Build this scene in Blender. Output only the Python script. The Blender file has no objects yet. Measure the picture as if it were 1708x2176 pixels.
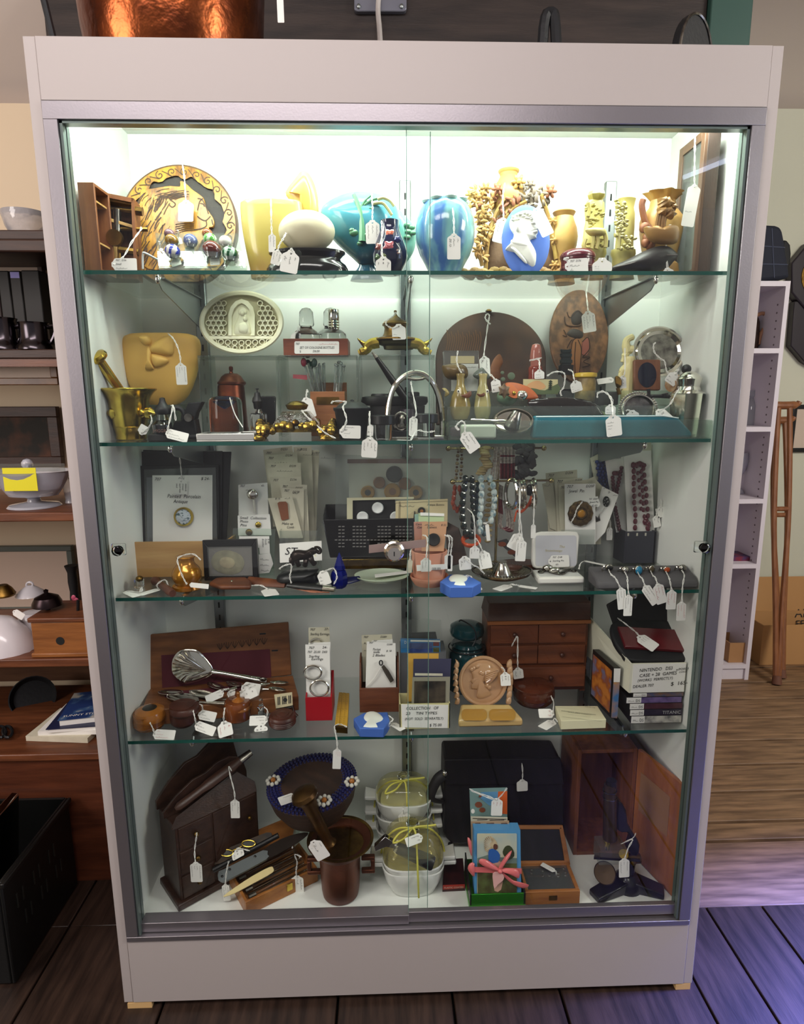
import bpy, bmesh, math, random
from mathutils import Vector as V, Matrix as Mx
Ro=Mx.Rotation; PI=math.pi; rnd=random.Random(7)
SC=bpy.context.scene; COL=SC.collection
# ---------------------------------------------------------------- camera
FPX=1302.286; W0,H0=1708,2176
RC=Mx(((0.9994903531987971,-0.03160285866266779,-0.004504795987788027),(-0.010257441934974269,-0.1843136398039484,-0.9828139534353235),(0.030229435117030887,0.9823592731310513,-0.1845438694347157)))
CP=V((-0.05087151,-1.10217505,1.27350877))
cd=bpy.data.cameras.new('camera'); cam=bpy.data.objects.new('camera',cd); COL.objects.link(cam)
cd.sensor_fit='VERTICAL'; cd.sensor_height=36; cd.lens=36*FPX/H0; cd.clip_start=.05
r=RC
cam.matrix_world=Mx(((r[0][0],-r[1][0],-r[2][0],CP.x),(r[0][1],-r[1][1],-r[2][1],CP.y),(r[0][2],-r[1][2],-r[2][2],CP.z),(0,0,0,1)))
SC.camera=cam
# ---------------------------------------------------------------- world, lights, exposure
vs=SC.view_settings; vs.view_transform='Standard'; vs.look='None'; vs.gamma=1; vs.exposure=.12
try: vs.use_curve_mapping=False
except Exception: pass
cy=SC.cycles
cy.use_denoising=True; cy.max_bounces=10; cy.diffuse_bounces=3; cy.glossy_bounces=4; cy.transmission_bounces=8; cy.transparent_max_bounces=32
cy.caustics_reflective=False; cy.caustics_refractive=False; cy.sample_clamp_indirect=4
wd=bpy.data.worlds.new('World'); SC.world=wd; wd.use_nodes=True
wd.node_tree.nodes['Background'].inputs[0].default_value=(.62,.58,.60,1); wd.node_tree.nodes['Background'].inputs[1].default_value=.46
def light(name,kind,loc,target,energy,col,size=1,sizey=None,spread=None):
    l=bpy.data.lights.new(name,kind); l.energy=energy; l.color=col
    if kind=='AREA':
        l.shape='RECTANGLE'; l.size=size; l.size_y=sizey or size
        if spread: l.spread=spread
    o=bpy.data.objects.new(name,l); COL.objects.link(o); o.location=loc
    o.rotation_euler=(V(target)-V(loc)).to_track_quat('-Z','Y').to_euler(); return o
LAMP_W=3.6
# assumed cold daylight onto the right floor; assumed ceiling lamp behind the viewer; added fills left and right
light('assumed_floor_daylight','AREA',(2.3,-.02,1.7),(1.2,-.36,0.0),95,(.16,.22,1.0),.4,.5,math.radians(38))  # assumed daylight: blue light standing off the window, aimed to tint the floor
light('assumed_ceiling_lamp','AREA',(-.4,-1.25,2.5),(-.2,0,.2),24,(1.0,.91,.89),1.6,.4)  # assumed lamp out of view, brightens the front of the showcase
light('fill_light_left','AREA',(-2.1,-1.3,1.75),(-.4,.3,.75),29,(1.0,.91,.87),.8,1.2)  # added fill from the left, brightens the shelves and the left background
light('fill_light_right','AREA',(2.3,-1.0,2.3),(1.6,1.5,.7),44,(1.0,.95,.84),.7,.9)  # added fill, brightens the wall and bookcase at the right
# ---------------------------------------------------------------- pixels to points in the room
def ray(px,py):
    c=V(((px-W0/2)/FPX,(py-H0/2)/FPX,1)); return RC.transposed()@c
def PY(px,py,y):
    d=ray(px,py); return CP+d*((y-CP.y)/d.y)
def PZ(px,py,z):
    d=ray(px,py); return CP+d*((z-CP.z)/d.z)
def PN(px,py,o,n):
    d=ray(px,py); n=V(n); return CP+d*((V(o)-CP).dot(n)/d.dot(n))
def mpp(p): return (RC@(V(p)-CP)).z/FPX     # metres per pixel at a point
def crop(x0,y0,s): return lambda x,y:(x0+x*s,y0+y*s)
FULL=crop(0,0,1)
A1=crop(150,260,.2342);A2=crop(500,340,.2342);A3=crop(870,340,.2342);A4=crop(1170,260,.26347)
B1=crop(180,600,.22248);B2=crop(540,600,.2342);B3=crop(900,600,.2342);B4=crop(1140,590,.2342)
C1=crop(210,930,.2342);C2=crop(540,930,.22248);C3=crop(840,930,.22248);C4=crop(1100,930,.25176)
D1=crop(250,1300,.2342);D2=crop(600,1280,.21077);D3=crop(840,1270,.2342);D4=crop(1080,1230,.2459)
E1=crop(280,1570,.2342);E2=crop(560,1570,.2459);E3=crop(880,1570,.22248);E4=crop(1100,1540,.2342)
L1=crop(0,420,.22989);L2=crop(0,920,.3217);L3=crop(0,1560,.2832);R1=crop(1480,420,.4043);R2=crop(1440,1240,.4302);T1=crop(680,0,.6019);T0=crop(0,0,.3513)
S1,S2,S3,S4,S5=1.496,1.192,.890,.584,.172   # top faces of the four glass shelves and of the deck
# ---------------------------------------------------------------- materials
KF=[1]
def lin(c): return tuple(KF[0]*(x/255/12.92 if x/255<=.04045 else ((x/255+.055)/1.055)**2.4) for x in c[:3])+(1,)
MATS={}
def mat(name,col,rough=.5,metal=0,col2=None,ns=20,st=(1,1,1),band=(.35,.65),bump=0,bs=200,trans=0,ior=1.45,coat=0,emit=0,det=4,spec=.5,sub=0,col3=None,wave=0):
    if name in MATS: return MATS[name]
    m=bpy.data.materials.new(name); MATS[name]=m; m.use_nodes=True; nt=m.node_tree; b=nt.nodes['Principled BSDF']
    I=b.inputs; I['Base Color'].default_value=lin(col); I['Roughness'].default_value=rough; I['Metallic'].default_value=metal
    I['Transmission Weight'].default_value=trans; I['IOR'].default_value=ior; I['Coat Weight'].default_value=coat; I['Specular IOR Level'].default_value=spec
    I['Coat Roughness'].default_value=.08
    if sub: I['Subsurface Weight'].default_value=sub; I['Subsurface Radius'].default_value=(.01,.008,.006)
    if emit: I['Emission Color'].default_value=lin(col); I['Emission Strength'].default_value=emit
    if col2 or bump:
        tc=nt.nodes.new('ShaderNodeTexCoord'); mp=nt.nodes.new('ShaderNodeMapping'); mp.inputs['Scale'].default_value=st
        nt.links.new(tc.outputs['Object'],mp.inputs['Vector'])
    if col2:
        if wave:
            n=nt.nodes.new('ShaderNodeTexWave'); n.inputs['Scale'].default_value=ns; n.inputs['Distortion'].default_value=wave; n.inputs['Detail'].default_value=2; n.inputs['Detail Scale'].default_value=1.5; oc=n.outputs[1]
        else:
            n=nt.nodes.new('ShaderNodeTexNoise'); n.inputs['Scale'].default_value=ns; n.inputs['Detail'].default_value=det; oc=n.outputs[0]
        nt.links.new(mp.outputs[0],n.inputs['Vector'])
        rp=nt.nodes.new('ShaderNodeValToRGB'); e=rp.color_ramp.elements
        e[0].position=band[0]; e[0].color=lin(col); e[1].position=band[1]; e[1].color=lin(col2)
        if col3: x=rp.color_ramp.elements.new((band[0]+band[1])/2); x.color=lin(col3)
        nt.links.new(oc,rp.inputs[0]); nt.links.new(rp.outputs[0],I['Base Color'])
    if bump:
        n2=nt.nodes.new('ShaderNodeTexNoise'); n2.inputs['Scale'].default_value=bs; n2.inputs['Detail'].default_value=3
        nt.links.new(mp.outputs[0],n2.inputs['Vector']); bp=nt.nodes.new('ShaderNodeBump'); bp.inputs['Strength'].default_value=bump; bp.inputs['Distance'].default_value=.002
        nt.links.new(n2.outputs[0],bp.inputs['Height']); nt.links.new(bp.outputs[0],I['Normal'])
    return m
def thin(name,tint,ior=1.45,rough=0,haze=0):    # clear sheet: see-through with a Fresnel mirror
    if name in MATS: return MATS[name]
    m=bpy.data.materials.new(name); MATS[name]=m; m.use_nodes=True; nt=m.node_tree; nt.nodes.remove(nt.nodes['Principled BSDF'])
    t=nt.nodes.new('ShaderNodeBsdfTransparent'); t.inputs[0].default_value=lin(tint)
    g=nt.nodes.new('ShaderNodeBsdfGlossy'); g.inputs['Roughness'].default_value=rough
    fr=nt.nodes.new('ShaderNodeFresnel'); ge=nt.nodes.new('ShaderNodeNewGeometry'); mr=nt.nodes.new('ShaderNodeMapRange')
    mr.inputs[3].default_value=ior; mr.inputs[4].default_value=1/ior; nt.links.new(ge.outputs['Backfacing'],mr.inputs[0]); nt.links.new(mr.outputs[0],fr.inputs[0])
    x=nt.nodes.new('ShaderNodeMixShader'); nt.links.new(fr.outputs[0],x.inputs[0]); nt.links.new(t.outputs[0],x.inputs[1]); nt.links.new(g.outputs[0],x.inputs[2])
    o=x
    if haze:
        d=nt.nodes.new('ShaderNodeBsdfDiffuse'); d.inputs[0].default_value=(.8,.82,.8,1); y=nt.nodes.new('ShaderNodeMixShader'); y.inputs[0].default_value=haze
        nt.links.new(x.outputs[0],y.inputs[1]); nt.links.new(d.outputs[0],y.inputs[2]); o=y
    nt.links.new(o.outputs[0],nt.nodes['Material Output'].inputs[0]); return m
def wood(name,c1,c2,axis='x',ns=14,rough=.45,coat=0,bump=.15,k=9,band=(.3,.7)):
    st={'x':(1,k,k),'y':(k,1,k),'z':(k,k,1)}[axis]
    return mat(name,c1,rough,col2=c2,ns=ns,st=st,band=band,bump=bump,bs=40,coat=coat,det=6)
# ---------------------------------------------------------------- mesh building
class M:
    def __init__(s): s.v=[]; s.f=[]
    def add(s,v,f):
        n=len(s.v); s.v+= [V(p) for p in v]; s.f+=[tuple(i+n for i in q) for q in f]; return s
    def box(s,c,d,R=None):
        c=V(c); P=[]
        for x in(-.5,.5):
            for y in(-.5,.5):
                for z in(-.5,.5):
                    q=V((x*d[0],y*d[1],z*d[2])); P.append(c+(R@q if R else q))
        return s.add(P,[(0,1,3,2),(4,6,7,5),(0,4,5,1),(2,3,7,6),(0,2,6,4),(1,5,7,3)])
    def bx(s,x0,x1,y0,y1,z0,z1): return s.box(((x0+x1)/2,(y0+y1)/2,(z0+z1)/2),(x1-x0,y1-y0,z1-z0))
    def lathe(s,prof,c=(0,0,0),n=32,R=None,sx=1,sy=1,mod=None):
        c=V(c); P=[];F=[]
        for k,(r,z) in enumerate(prof):
            for i in range(n):
                a=2*PI*i/n; rr=r*(mod(a,k) if mod else 1); q=V((rr*math.cos(a)*sx,rr*math.sin(a)*sy,z)); P.append(c+(R@q if R else q))
        m=len(prof)
        for k in range(m-1):
            for i in range(n):
                j=(i+1)%n; F.append((k*n+i,k*n+j,(k+1)*n+j,(k+1)*n+i))
        if prof[0][0]>1e-6: F.append(tuple(range(n-1,-1,-1)))
        if prof[-1][0]>1e-6: F.append(tuple((m-1)*n+i for i in range(n)))
        return s.add(P,F)
    def ball(s,c,r,n=16,R=None,sc=(1,1,1)):
        m=max(5,n//2); pr=[(math.sin(PI*k/m),-math.cos(PI*k/m)) for k in range(m+1)]
        c=V(c);P=[];F=[]
        P.append(V((0,0,-1)))
        for rr,z in pr[1:-1]:
            for i in range(n): P.append(V((rr*math.cos(2*PI*i/n),rr*math.sin(2*PI*i/n),z)))
        P.append(V((0,0,1))); L=len(P)-1
        P=[V((p.x*sc[0]*r,p.y*sc[1]*r,p.z*sc[2]*r)) for p in P]; P=[c+(R@p if R else p) for p in P]
        for i in range(n):
            j=(i+1)%n; F.append((0,1+j,1+i)); F.append((L,1+(m-2)*n+i,1+(m-2)*n+j))
            for k in range(m-2): F.append((1+k*n+i,1+k*n+j,1+(k+1)*n+j,1+(k+1)*n+i))
        return s.add(P,F)
    def tube(s,pts,r,n=8,closed=False,flat=1):
        pts=[V(p) for p in pts]; N=len(pts); rs=r if isinstance(r,(list,tuple)) else [r]*N
        P=[];F=[];u=None
        for i,p in enumerate(pts):
            a=pts[(i-1)%N] if (i>0 or closed) else p; b=pts[(i+1)%N] if (i<N-1 or closed) else p
            t=(b-a); t=t.normalized() if t.length>1e-9 else V((0,0,1))
            if u is None: u=t.orthogonal().normalized()
            u=u-t*u.dot(t)
            u=u.normalized() if u.length>1e-6 else t.orthogonal().normalized()
            w=t.cross(u)
            for k in range(n):
                g=2*PI*k/n; P.append(p+(u*math.cos(g)+w*math.sin(g)*flat)*rs[i])
        for i in range(N if closed else N-1):
            j=(i+1)%N
            for k in range(n): l=(k+1)%n; F.append((i*n+k,i*n+l,j*n+l,j*n+k))
        if not closed: F.append(tuple(range(n-1,-1,-1))); F.append(tuple((N-1)*n+k for k in range(n)))
        return s.add(P,F)
    def prism(s,pts,d,inset=0):        # polygon extruded by the vector d (front face = pts)
        pts=[V(p) for p in pts]; d=V(d); n=len(pts)
        fr=pts
        if inset:
            c=sum(pts,V())/n; fr=[p+(c-p).normalized()*inset for p in pts]
            mid=[p+d*.35 for p in pts]
            P=fr+mid+[p+d for p in pts]; F=[tuple(range(n)),tuple(range(3*n-1,2*n-1,-1))]
            for q in(0,1):
                for i in range(n): j=(i+1)%n; F.append((q*n+j,q*n+i,(q+1)*n+i,(q+1)*n+j))
        else:
            P=fr+[p+d for p in pts]; F=[tuple(range(n)),tuple(range(2*n-1,n-1,-1))]
            for i in range(n): j=(i+1)%n; F.append((j,i,n+i,n+j))
        return s.add(P,F)
    def grid(s,g):
        h=len(g);w=len(g[0]);P=[p for r in g for p in r]
        return s.add(P,[(i*w+j,i*w+j+1,(i+1)*w+j+1,(i+1)*w+j) for i in range(h-1) for j in range(w-1)])
    def merge(s,o): return s.add(o.v,o.f)
ZC=[None]      # lowest height allowed while the things of one shelf are built
def build(name,m,material,parent=None,org=None,bev=0,seg=2,sub=0,ang=35,solid=0):
    if ZC[0] is not None:
        for p in m.v: p.z=max(p.z,ZC[0])
    org=V(org) if org is not None else V((0,0,0))
    me=bpy.data.meshes.new(name); me.from_pydata([tuple(p-org) for p in m.v],[],m.f)
    bm=bmesh.new(); bm.from_mesh(me); bmesh.ops.recalc_face_normals(bm,faces=bm.faces); bm.to_mesh(me); bm.free()
    me.materials.append(material)
    me.polygons.foreach_set('use_smooth',[True]*len(me.polygons))
    try: me.set_sharp_from_angle(angle=math.radians(ang))
    except Exception: pass
    o=bpy.data.objects.new(name,me); COL.objects.link(o)
    if solid: md=o.modifiers.new('s','SOLIDIFY'); md.thickness=solid; md.offset=0
    if bev: md=o.modifiers.new('b','BEVEL'); md.width=bev; md.segments=seg; md.limit_method='ANGLE'; md.angle_limit=math.radians(40)
    if sub: md=o.modifiers.new('u','SUBSURF'); md.levels=sub; md.render_levels=sub
    if parent: o.parent=parent
    return o
def props(o,label,cat,group=None,kind=None):
    if label: o['label']=label
    if cat: o['category']=cat
    if group: o['group']=group
    if kind: o['kind']=kind
def base(m):
    xs=[p.x for p in m.v]; ys=[p.y for p in m.v]; zs=[p.z for p in m.v]
    return V(((min(xs)+max(xs))/2,(min(ys)+max(ys))/2,min(zs)))
class T:                                   # a thing with parts
    def __init__(s,name,label,cat,group=None,loc=None):
        s.e=bpy.data.objects.new(name,None); s.e.empty_display_size=.01; COL.objects.link(s.e); props(s.e,label,cat,group); s.loc=None
        if loc is not None: s.at(loc)
    def at(s,l): s.loc=V(l); s.e.location=s.loc
    def p(s,name,m,material,parent=None,label=None,**k):
        if s.loc is None: s.at(base(m))
        o=build(name,m,material,parent or s.e,s.loc,**k)
        if label: o['label']=label
        return o
def solo(name,label,cat,m,material,group=None,**k):
    b=base(m); o=build(name,m,material,None,b,**k); o.location=b; props(o,label,cat,group); return o
def struct(name,m,material,**k):
    o=build(name,m,material,**k); o['kind']='structure'; return o
# ---------------------------------------------------------------- silhouettes, lettering, price tags
def lpx(c,cx,y,prof,n=32,sy=1,mod=None,m=None,z0=None,zs=None):
    """turned shape: prof = (crop y of the ring's centre, crop half width) from top to bottom, on the axis at crop x = cx and depth y"""
    pr=[];ax=None
    for (yy,hw) in prof:
        a=PY(*c(cx,yy),y); b=PY(*c(cx+1,yy),y); k=(b-a).length
        if ax is None: ax=a.x
        pr.append((hw*k,a.z))
    if z0 is not None:                     # sit it on its surface
        dz=z0-min(z for _,z in pr); 
        if zs: lo=min(z for _,z in pr); hi=max(z for _,z in pr); pr=[(r_,z0+(z-lo)*(hi-z0)/(hi-lo)) for r_,z in pr]
        else: pr=[(r_,z+dz) for r_,z in pr]
    return (m or M()).lathe(pr,(ax,y,0),n,sy=sy,mod=mod)
class PL:                                   # a real plane in the scene, addressed through the photograph
    def __init__(s,o,n): s.o=V(o); s.n=V(n).normalized(); s.n=s.n if s.n.dot(CP-s.o)>0 else -s.n
    def __call__(s,c,x,y): return PN(*c(x,y),s.o,s.n)
    def pts(s,c,l): return [s(c,x,y) for x,y in l]
    def off(s,d): return PL(s.o+s.n*d,s.n)
def vert(y,yaw=0,x=0): return PL((x,y,0),(math.sin(yaw),-math.cos(yaw),0))
def lean(yb,zb,yt,zt,yaw=0,x=0):
    t=V((0,yt-yb,zt-zb)).normalized(); n=V((0,-t.z,t.y)); R=Ro(yaw,3,'Z'); return PL((x,yb,zb),R@n)
def flat(z): return PL((0,0,z),(0,0,1))
def slab(m,pl,c,pts,th,front=0,inset=0):    # outline traced on plane pl, th thick behind it; front: raised off the plane
    q=pl.off(front) if front else pl
    return m.prism(q.pts(c,pts),-q.n*th,inset)
def ell(cx,cy,rx,ry,n=32,a0=0,a1=2*PI): 
    return [(cx+rx*math.cos(a0+(a1-a0)*i/n),cy+ry*math.sin(a0+(a1-a0)*i/n)) for i in range(n)]
def rrect(x0,y0,x1,y1,r,n=4):
    o=[]
    for cx,cy,a in((x1-r,y1-r,0),(x0+r,y1-r,PI/2),(x0+r,y0+r,PI),(x1-r,y0+r,1.5*PI)):
        o+=[(cx+r*math.cos(a+PI/2*i/n),cy+r*math.sin(a+PI/2*i/n)) for i in range(n+1)]
    return o
def sp(pts,n=6):                            # smooth curve through points
    P=[V(p) for p in pts]; out=[]
    for i in range(len(P)-1):
        a=P[max(i-1,0)];b=P[i];c=P[i+1];d=P[min(i+2,len(P)-1)]
        for k in range(n):
            t=k/n; out.append(.5*((2*b)+(c-a)*t+(2*a-5*b+4*c-d)*t*t+(3*b-a-3*c+d)*t*t*t))
    return out+[P[-1]]
def sp2(pts,n=5): return [(p.x,p.y) for p in sp([V((x,y,0)) for x,y in pts],n)]
def csp(pts,n=4):                           # closed smooth outline (2-D)
    N=len(pts); out=[]
    for i in range(N):
        a,b,c,d=[V((*pts[(i+k)%N],0)) for k in(-1,0,1,2)]
        for k in range(n):
            t=k/n; q=.5*((2*b)+(c-a)*t+(2*a-5*b+4*c-d)*t*t+(3*b-a-3*c+d)*t*t*t); out.append((q.x,q.y))
    return out
TXT={}
def glyphs(s,shear):
    if (s,shear) in TXT: return TXT[s,shear]
    cu=bpy.data.curves.new('t','FONT'); cu.body=s; cu.resolution_u=2; cu.shear=shear; cu.size=1
    o=bpy.data.objects.new('t',cu); me=o.to_mesh(); vv=[(v.co.x,v.co.y) for v in me.vertices]; ff=[tuple(p.vertices) for p in me.polygons]
    o.to_mesh_clear(); bpy.data.objects.remove(o); bpy.data.curves.remove(cu)
    w=max([x for x,_ in vv] or [0]); TXT[s,shear]=(vv,ff,w); return TXT[s,shear]
def text(m,s,o,right,up,h,width=None,shear=0,align='l',eps=.0004):
    """lettering: baseline origin o, cap height h (metres); width squeezes the line"""
    vv,ff,w=glyphs(s,shear); k=h/.7; kx=(width/w if width and w else k); R=V(right).normalized(); U=V(up).normalized(); n=R.cross(U)
    o=V(o)-(R*w*kx*(.5 if align=='c' else 1 if align=='r' else 0))
    return m.add([o+R*x*kx+U*y*k+n*eps for x,y in vv],ff)
def scrawl(m,o,right,up,length,h,seed=0,eps=.0004,wd=None):   # a line of joined-up handwriting
    rr=random.Random(seed); R=V(right).normalized();U=V(up).normalized();n=R.cross(U); wd=wd or h*.12
    N=max(8,int(length/h*3.2)); pts=[]
    for i in range(N):
        t=i/(N-1); a=h*(.5+.5*math.sin(i*2.2+rr.random()))*(1.5 if rr.random()<.12 else rr.uniform(.5,1)); pts.append((t*length+.22*a,a if i%2 else rr.uniform(-.08,.15)*h))
    q=sp([V((x,y,0)) for x,y in pts],2); P=[];F=[]
    for i,p in enumerate(q):
        b=q[min(i+1,len(q)-1)];a=q[max(i-1,0)]; t=(b-a).normalized() if (b-a).length>0 else V((1,0,0)); s_=V((-t.y,t.x,0))*wd/2
        for e in(s_,-s_): P.append(V(o)+R*(p.x+e.x)+U*(p.y+e.y)+n*eps)
        if i: F.append((2*i-2,2*i-1,2*i+1,2*i))
    return m.add(P,F)
def grad(name,stops,rough=.3,axis=2,size=.1,coat=0,noise=0,metal=0,ns=12):
    """glaze colours that change along the thing's own height (metres from its base)"""
    if name in MATS: return MATS[name]
    m=mat(name,stops[0][1],rough,metal,coat=coat); nt=m.node_tree; b=nt.nodes['Principled BSDF']
    tc=nt.nodes.new('ShaderNodeTexCoord'); sx=nt.nodes.new('ShaderNodeSeparateXYZ'); nt.links.new(tc.outputs['Object'],sx.inputs[0])
    mr=nt.nodes.new('ShaderNodeMath'); mr.operation='DIVIDE'; mr.inputs[1].default_value=size; nt.links.new(sx.outputs[axis],mr.inputs[0]); o=mr.outputs[0]
    if noise:
        n=nt.nodes.new('ShaderNodeTexNoise'); n.inputs['Scale'].default_value=ns; mp=nt.nodes.new('ShaderNodeMapping'); mp.inputs['Scale'].default_value=(5,5,1)
        nt.links.new(tc.outputs['Object'],mp.inputs[0]); nt.links.new(mp.outputs[0],n.inputs['Vector'])
        a=nt.nodes.new('ShaderNodeMath'); a.operation='MULTIPLY_ADD'; a.inputs[1].default_value=noise; nt.links.new(n.outputs[0],a.inputs[0]); nt.links.new(o,a.inputs[2])
        s2=nt.nodes.new('ShaderNodeMath'); s2.operation='SUBTRACT'; s2.inputs[1].default_value=noise/2; nt.links.new(a.outputs[0],s2.inputs[0]); o=s2.outputs[0]
    rp=nt.nodes.new('ShaderNodeValToRGB'); e=rp.color_ramp.elements
    e[0].position=stops[0][0]; e[0].color=lin(stops[0][1]); e[1].position=stops[-1][0]; e[1].color=lin(stops[-1][1])
    for p_,c_ in stops[1:-1]: x=e.new(p_); x.color=lin(c_)
    nt.links.new(o,rp.inputs[0]); nt.links.new(rp.outputs[0],b.inputs['Base Color']); return m
def puff(m,pl,c,pts,df,db=None,n=5,pw=.5,front=0,ctr=None):
    """rounded body on plane pl: outline swelling df towards the viewer's side and db behind"""
    q=pl.off(front) if front else pl; P=q.pts(c,pts); o=q(c,*ctr) if ctr else sum(P,V())/len(P); k=len(P); vs=[];F=[]; db=df if db is None else db
    for s,d in((1,df),(-1,db)):
        st=len(vs)
        for i in range(n):
            t=math.cos(PI/2*i/n); h=d*(1-t*t)**pw
            vs+=[o+(p-o)*t+q.n*s*h for p in P]
        vs.append(o+q.n*s*d); e=len(vs)-1
        for i in range(n-1):
            for j in range(k): F.append((st+i*k+j,st+i*k+(j+1)%k,st+(i+1)*k+(j+1)%k,st+(i+1)*k+j))
        for j in range(k): F.append((st+(n-1)*k+j,st+(n-1)*k+(j+1)%k,e))
    return m.add(vs,F)
def stroke(m,pl,c,pts,w,lift=.0006):        # flat line of ink or a cut line, w crop pixels wide
    q=pl.off(lift); P=q.pts(c,pts); hw=w*(q(c,pts[0][0]+1,pts[0][1])-q(c,*pts[0])).length/2; vs=[];F=[]
    for i,p in enumerate(P):
        t=P[min(i+1,len(P)-1)]-P[max(i-1,0)]; t=t.normalized() if t.length>1e-9 else V((1,0,0)); s=t.cross(q.n)*hw; vs+=[p+s,p-s]
        if i: F.append((2*i-2,2*i-1,2*i+1,2*i))
    return m.add(vs,F)
def spiral(cx,cy,r,turns=1.4,a0=0,d=1,n=16): return [(cx+r*(1-.85*i/n)*math.cos(a0+d*2*PI*turns*i/n),cy+r*(1-.85*i/n)*math.sin(a0+d*2*PI*turns*i/n)) for i in range(n+1)]
def string(m,P,r=.0007):                    # two twisted strands
    Q=sp(P,5); a=[];b=[]
    for i,p in enumerate(Q):
        t=Q[min(i+1,len(Q)-1)]-Q[max(i-1,0)]; s=t.cross(V((0,1,.2))); s=s.normalized() if s.length>1e-9 else V((1,0,0))
        k=.0012*math.sin(i*1.1+.4); a.append(p+s*k); b.append(p-s*k+V((0,-.0006,0)))
    return m.tube(a,r,5).tube(b,r,5)
TAGN=[0]
def tag(c,A,B,w,pl,what,lines=('~',),path=(),ink=None,orient='h',yp=None,end=None,name='price_tag',cardm=None,col='white',r=.0007):
    """a strung price tag: hole at A, foot at B (crop pixels), lying in the real plane pl; path = where its string runs (x, y[, depth])"""
    zc,ZC[0]=ZC[0],None; ink=ink or INK; a=pl(c,*A); b=pl(c,*B); up=(a-b).normalized(); n=pl.n; ri=up.cross(n).normalized(); n=ri.cross(up); L=(a-b).length
    Wd=w*mpp(a)*(Vc(c)); TAGN[0]+=1
    t=T(name,'%s price tag %s'%(col,what),'price tag','price tags',loc=b)
    h=Wd/2; o=[(-h*.32,h*.34),(h*.32,h*.34),(h*.46,h*.12),(h*.92,-h*.18),(h,-h*.38),(h,-L+h*.16),(h*.86,-L),(-h*.86,-L),(-h,-L+h*.16),(-h,-h*.38),(-h*.92,-h*.18),(-h*.46,h*.12)]
    hr=min(.0019,h*.13); hole=[(hr*math.sin(2*PI*i/8+PI/8*0),hr*math.cos(2*PI*i/8)) for i in range(8)]
    outl=[(0,h*.34)]+o[1:]+o[:1]+[(0,h*.34)]; loop=[(x,y) for x,y in outl]+[hole[0]]+[hole[-i] for i in range(1,8)]+[hole[0]]
    m=M(); n3=len(loop); P=[a+ri*x+up*y for x,y in loop]; th=.0005
    m.add(P+[q-n*th for q in P],[tuple(range(n3)),tuple(range(2*n3-1,n3-1,-1))]+[(i,i+1,n3+i+1,n3+i) for i in range(n3-1)])
    t.p('card',m,cardm or PAPER,ang=20)
    m=M(); k=len(lines); rr=random.Random(TAGN[0])
    if orient=='h': R,U,wd,ht,org=ri,up,Wd*.8,L-h*.5,a-up*h*.45-ri*h*.8
    else: R,U,wd,ht,org=-up,ri,(L-h*.4)*.9,Wd*.9,a-up*h*.35+ri*h*.9
    for i,s in enumerate(lines):
        hh=min(ht/k*.5,.0042); p=org-U*(ht*(i+.62)/k)
        if not s: continue
        if s[0]=='~': scrawl(m,p,R,U,wd*(.55+.4*rr.random() if len(s)<2 else min(1,len(s)*.1)),hh*.8,TAGN[0]*9+i)
        else:
            ww=glyphs(s,.25)[2]*hh/.7; text(m,s,p,R,U,hh,width=min(ww,wd),shear=.25)
    if m.f: t.p('writing',m,ink)
    if path:
        y0=a.y; P=[a+n*.0004]; N=len(path); ye=yp if yp is not None else y0
        for i,q in enumerate(path):
            y=q[2] if len(q)>2 else y0+(ye-y0)*(i+1)/N
            P.append(PY(*c(q[0],q[1]),y))
        t.p('string',string(M(),P,r),STRING)
    ZC[0]=zc; return t
def Vc(c): x0,_=c(0,0); x1,_=c(1,0); return x1-x0
def px(c,n,p): return n*Vc(c)*mpp(p)          # n crop pixels at a point, in metres
def onz(c,x,y,z): return PZ(*c(x,y),z)
def beads(m,pts,r,n=8,sc=(1,1,1),step=None,jit=0):
    P=sp(pts,8); d=0; nxt=0; st=step or r*1.95; out=[]
    for i in range(len(P)-1):
        l=(P[i+1]-P[i]).length
        while nxt<=d+l and l>0: out.append(P[i]+(P[i+1]-P[i])*((nxt-d)/l)); nxt+=st
        d+=l
    for i,p in enumerate(out): m.ball(p+V((rnd.uniform(-jit,jit),rnd.uniform(-jit,jit),0)),r,n,sc=sc)
    return out
# ================================================================ materials of the place
WHITE=mat('white laminate',(178,170,167),.42)
LINER=mat('white case lining',(246,248,242),.5)
ALU=mat('brushed aluminium',(146,142,147),.38,.85,bump=.05,bs=300)
ALUD=mat('dark gasket',(104,118,114),.3,.3)
STEEL=mat('zinc standard',(150,156,156),.35,.9)
SLOT=mat('slot black',(18,20,20),.7)
GLASS=thin('shelf glass',(252,254,253),1.5)
DOORG=thin('door glass',(253,255,254),1.42)
EDGE=mat('glass edge green',(24,78,70),.15,trans=0,spec=.6)
ACR=thin('clear acrylic',(240,246,242),1.45,0,.03)
PLASTIC=thin('clear plastic sleeve',(235,238,236),1.5,.06,.05)
CRYS=mat('clear glass',(248,252,250),.02,trans=1,ior=1.45)
CREAM=mat('cream wall paint',(226,206,176),.8,bump=.05,bs=60)
CREAMR=mat('pale green cream wall paint',(208,208,190),.8,bump=.05,bs=60)
CEIL=mat('ceiling paint',(205,192,182),.85)
FLA=mat('worn brown floor boards',(104,80,60),.45,col2=(152,120,90),ns=6,st=(1,9,1),bump=.1,bs=30,det=7)
FLB=mat('dark stained floor boards',(34,25,21),.36,col2=(60,45,37),ns=6,st=(9,1,1),bump=.2,bs=40,det=7)
DWOOD=wood('dark old wood',(40,24,18),(66,42,30),'x',8,.5)
DWOOD2=wood('red brown wood',(84,46,28),(122,72,44),'x',8,.42)
MWOOD=wood('mid brown wood',(120,72,40),(158,100,56),'x',10,.4)
BLACK=mat('black plastic',(20,20,22),.35)
BLACKM=mat('matt black',(22,22,24),.7,bump=.1)
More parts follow.
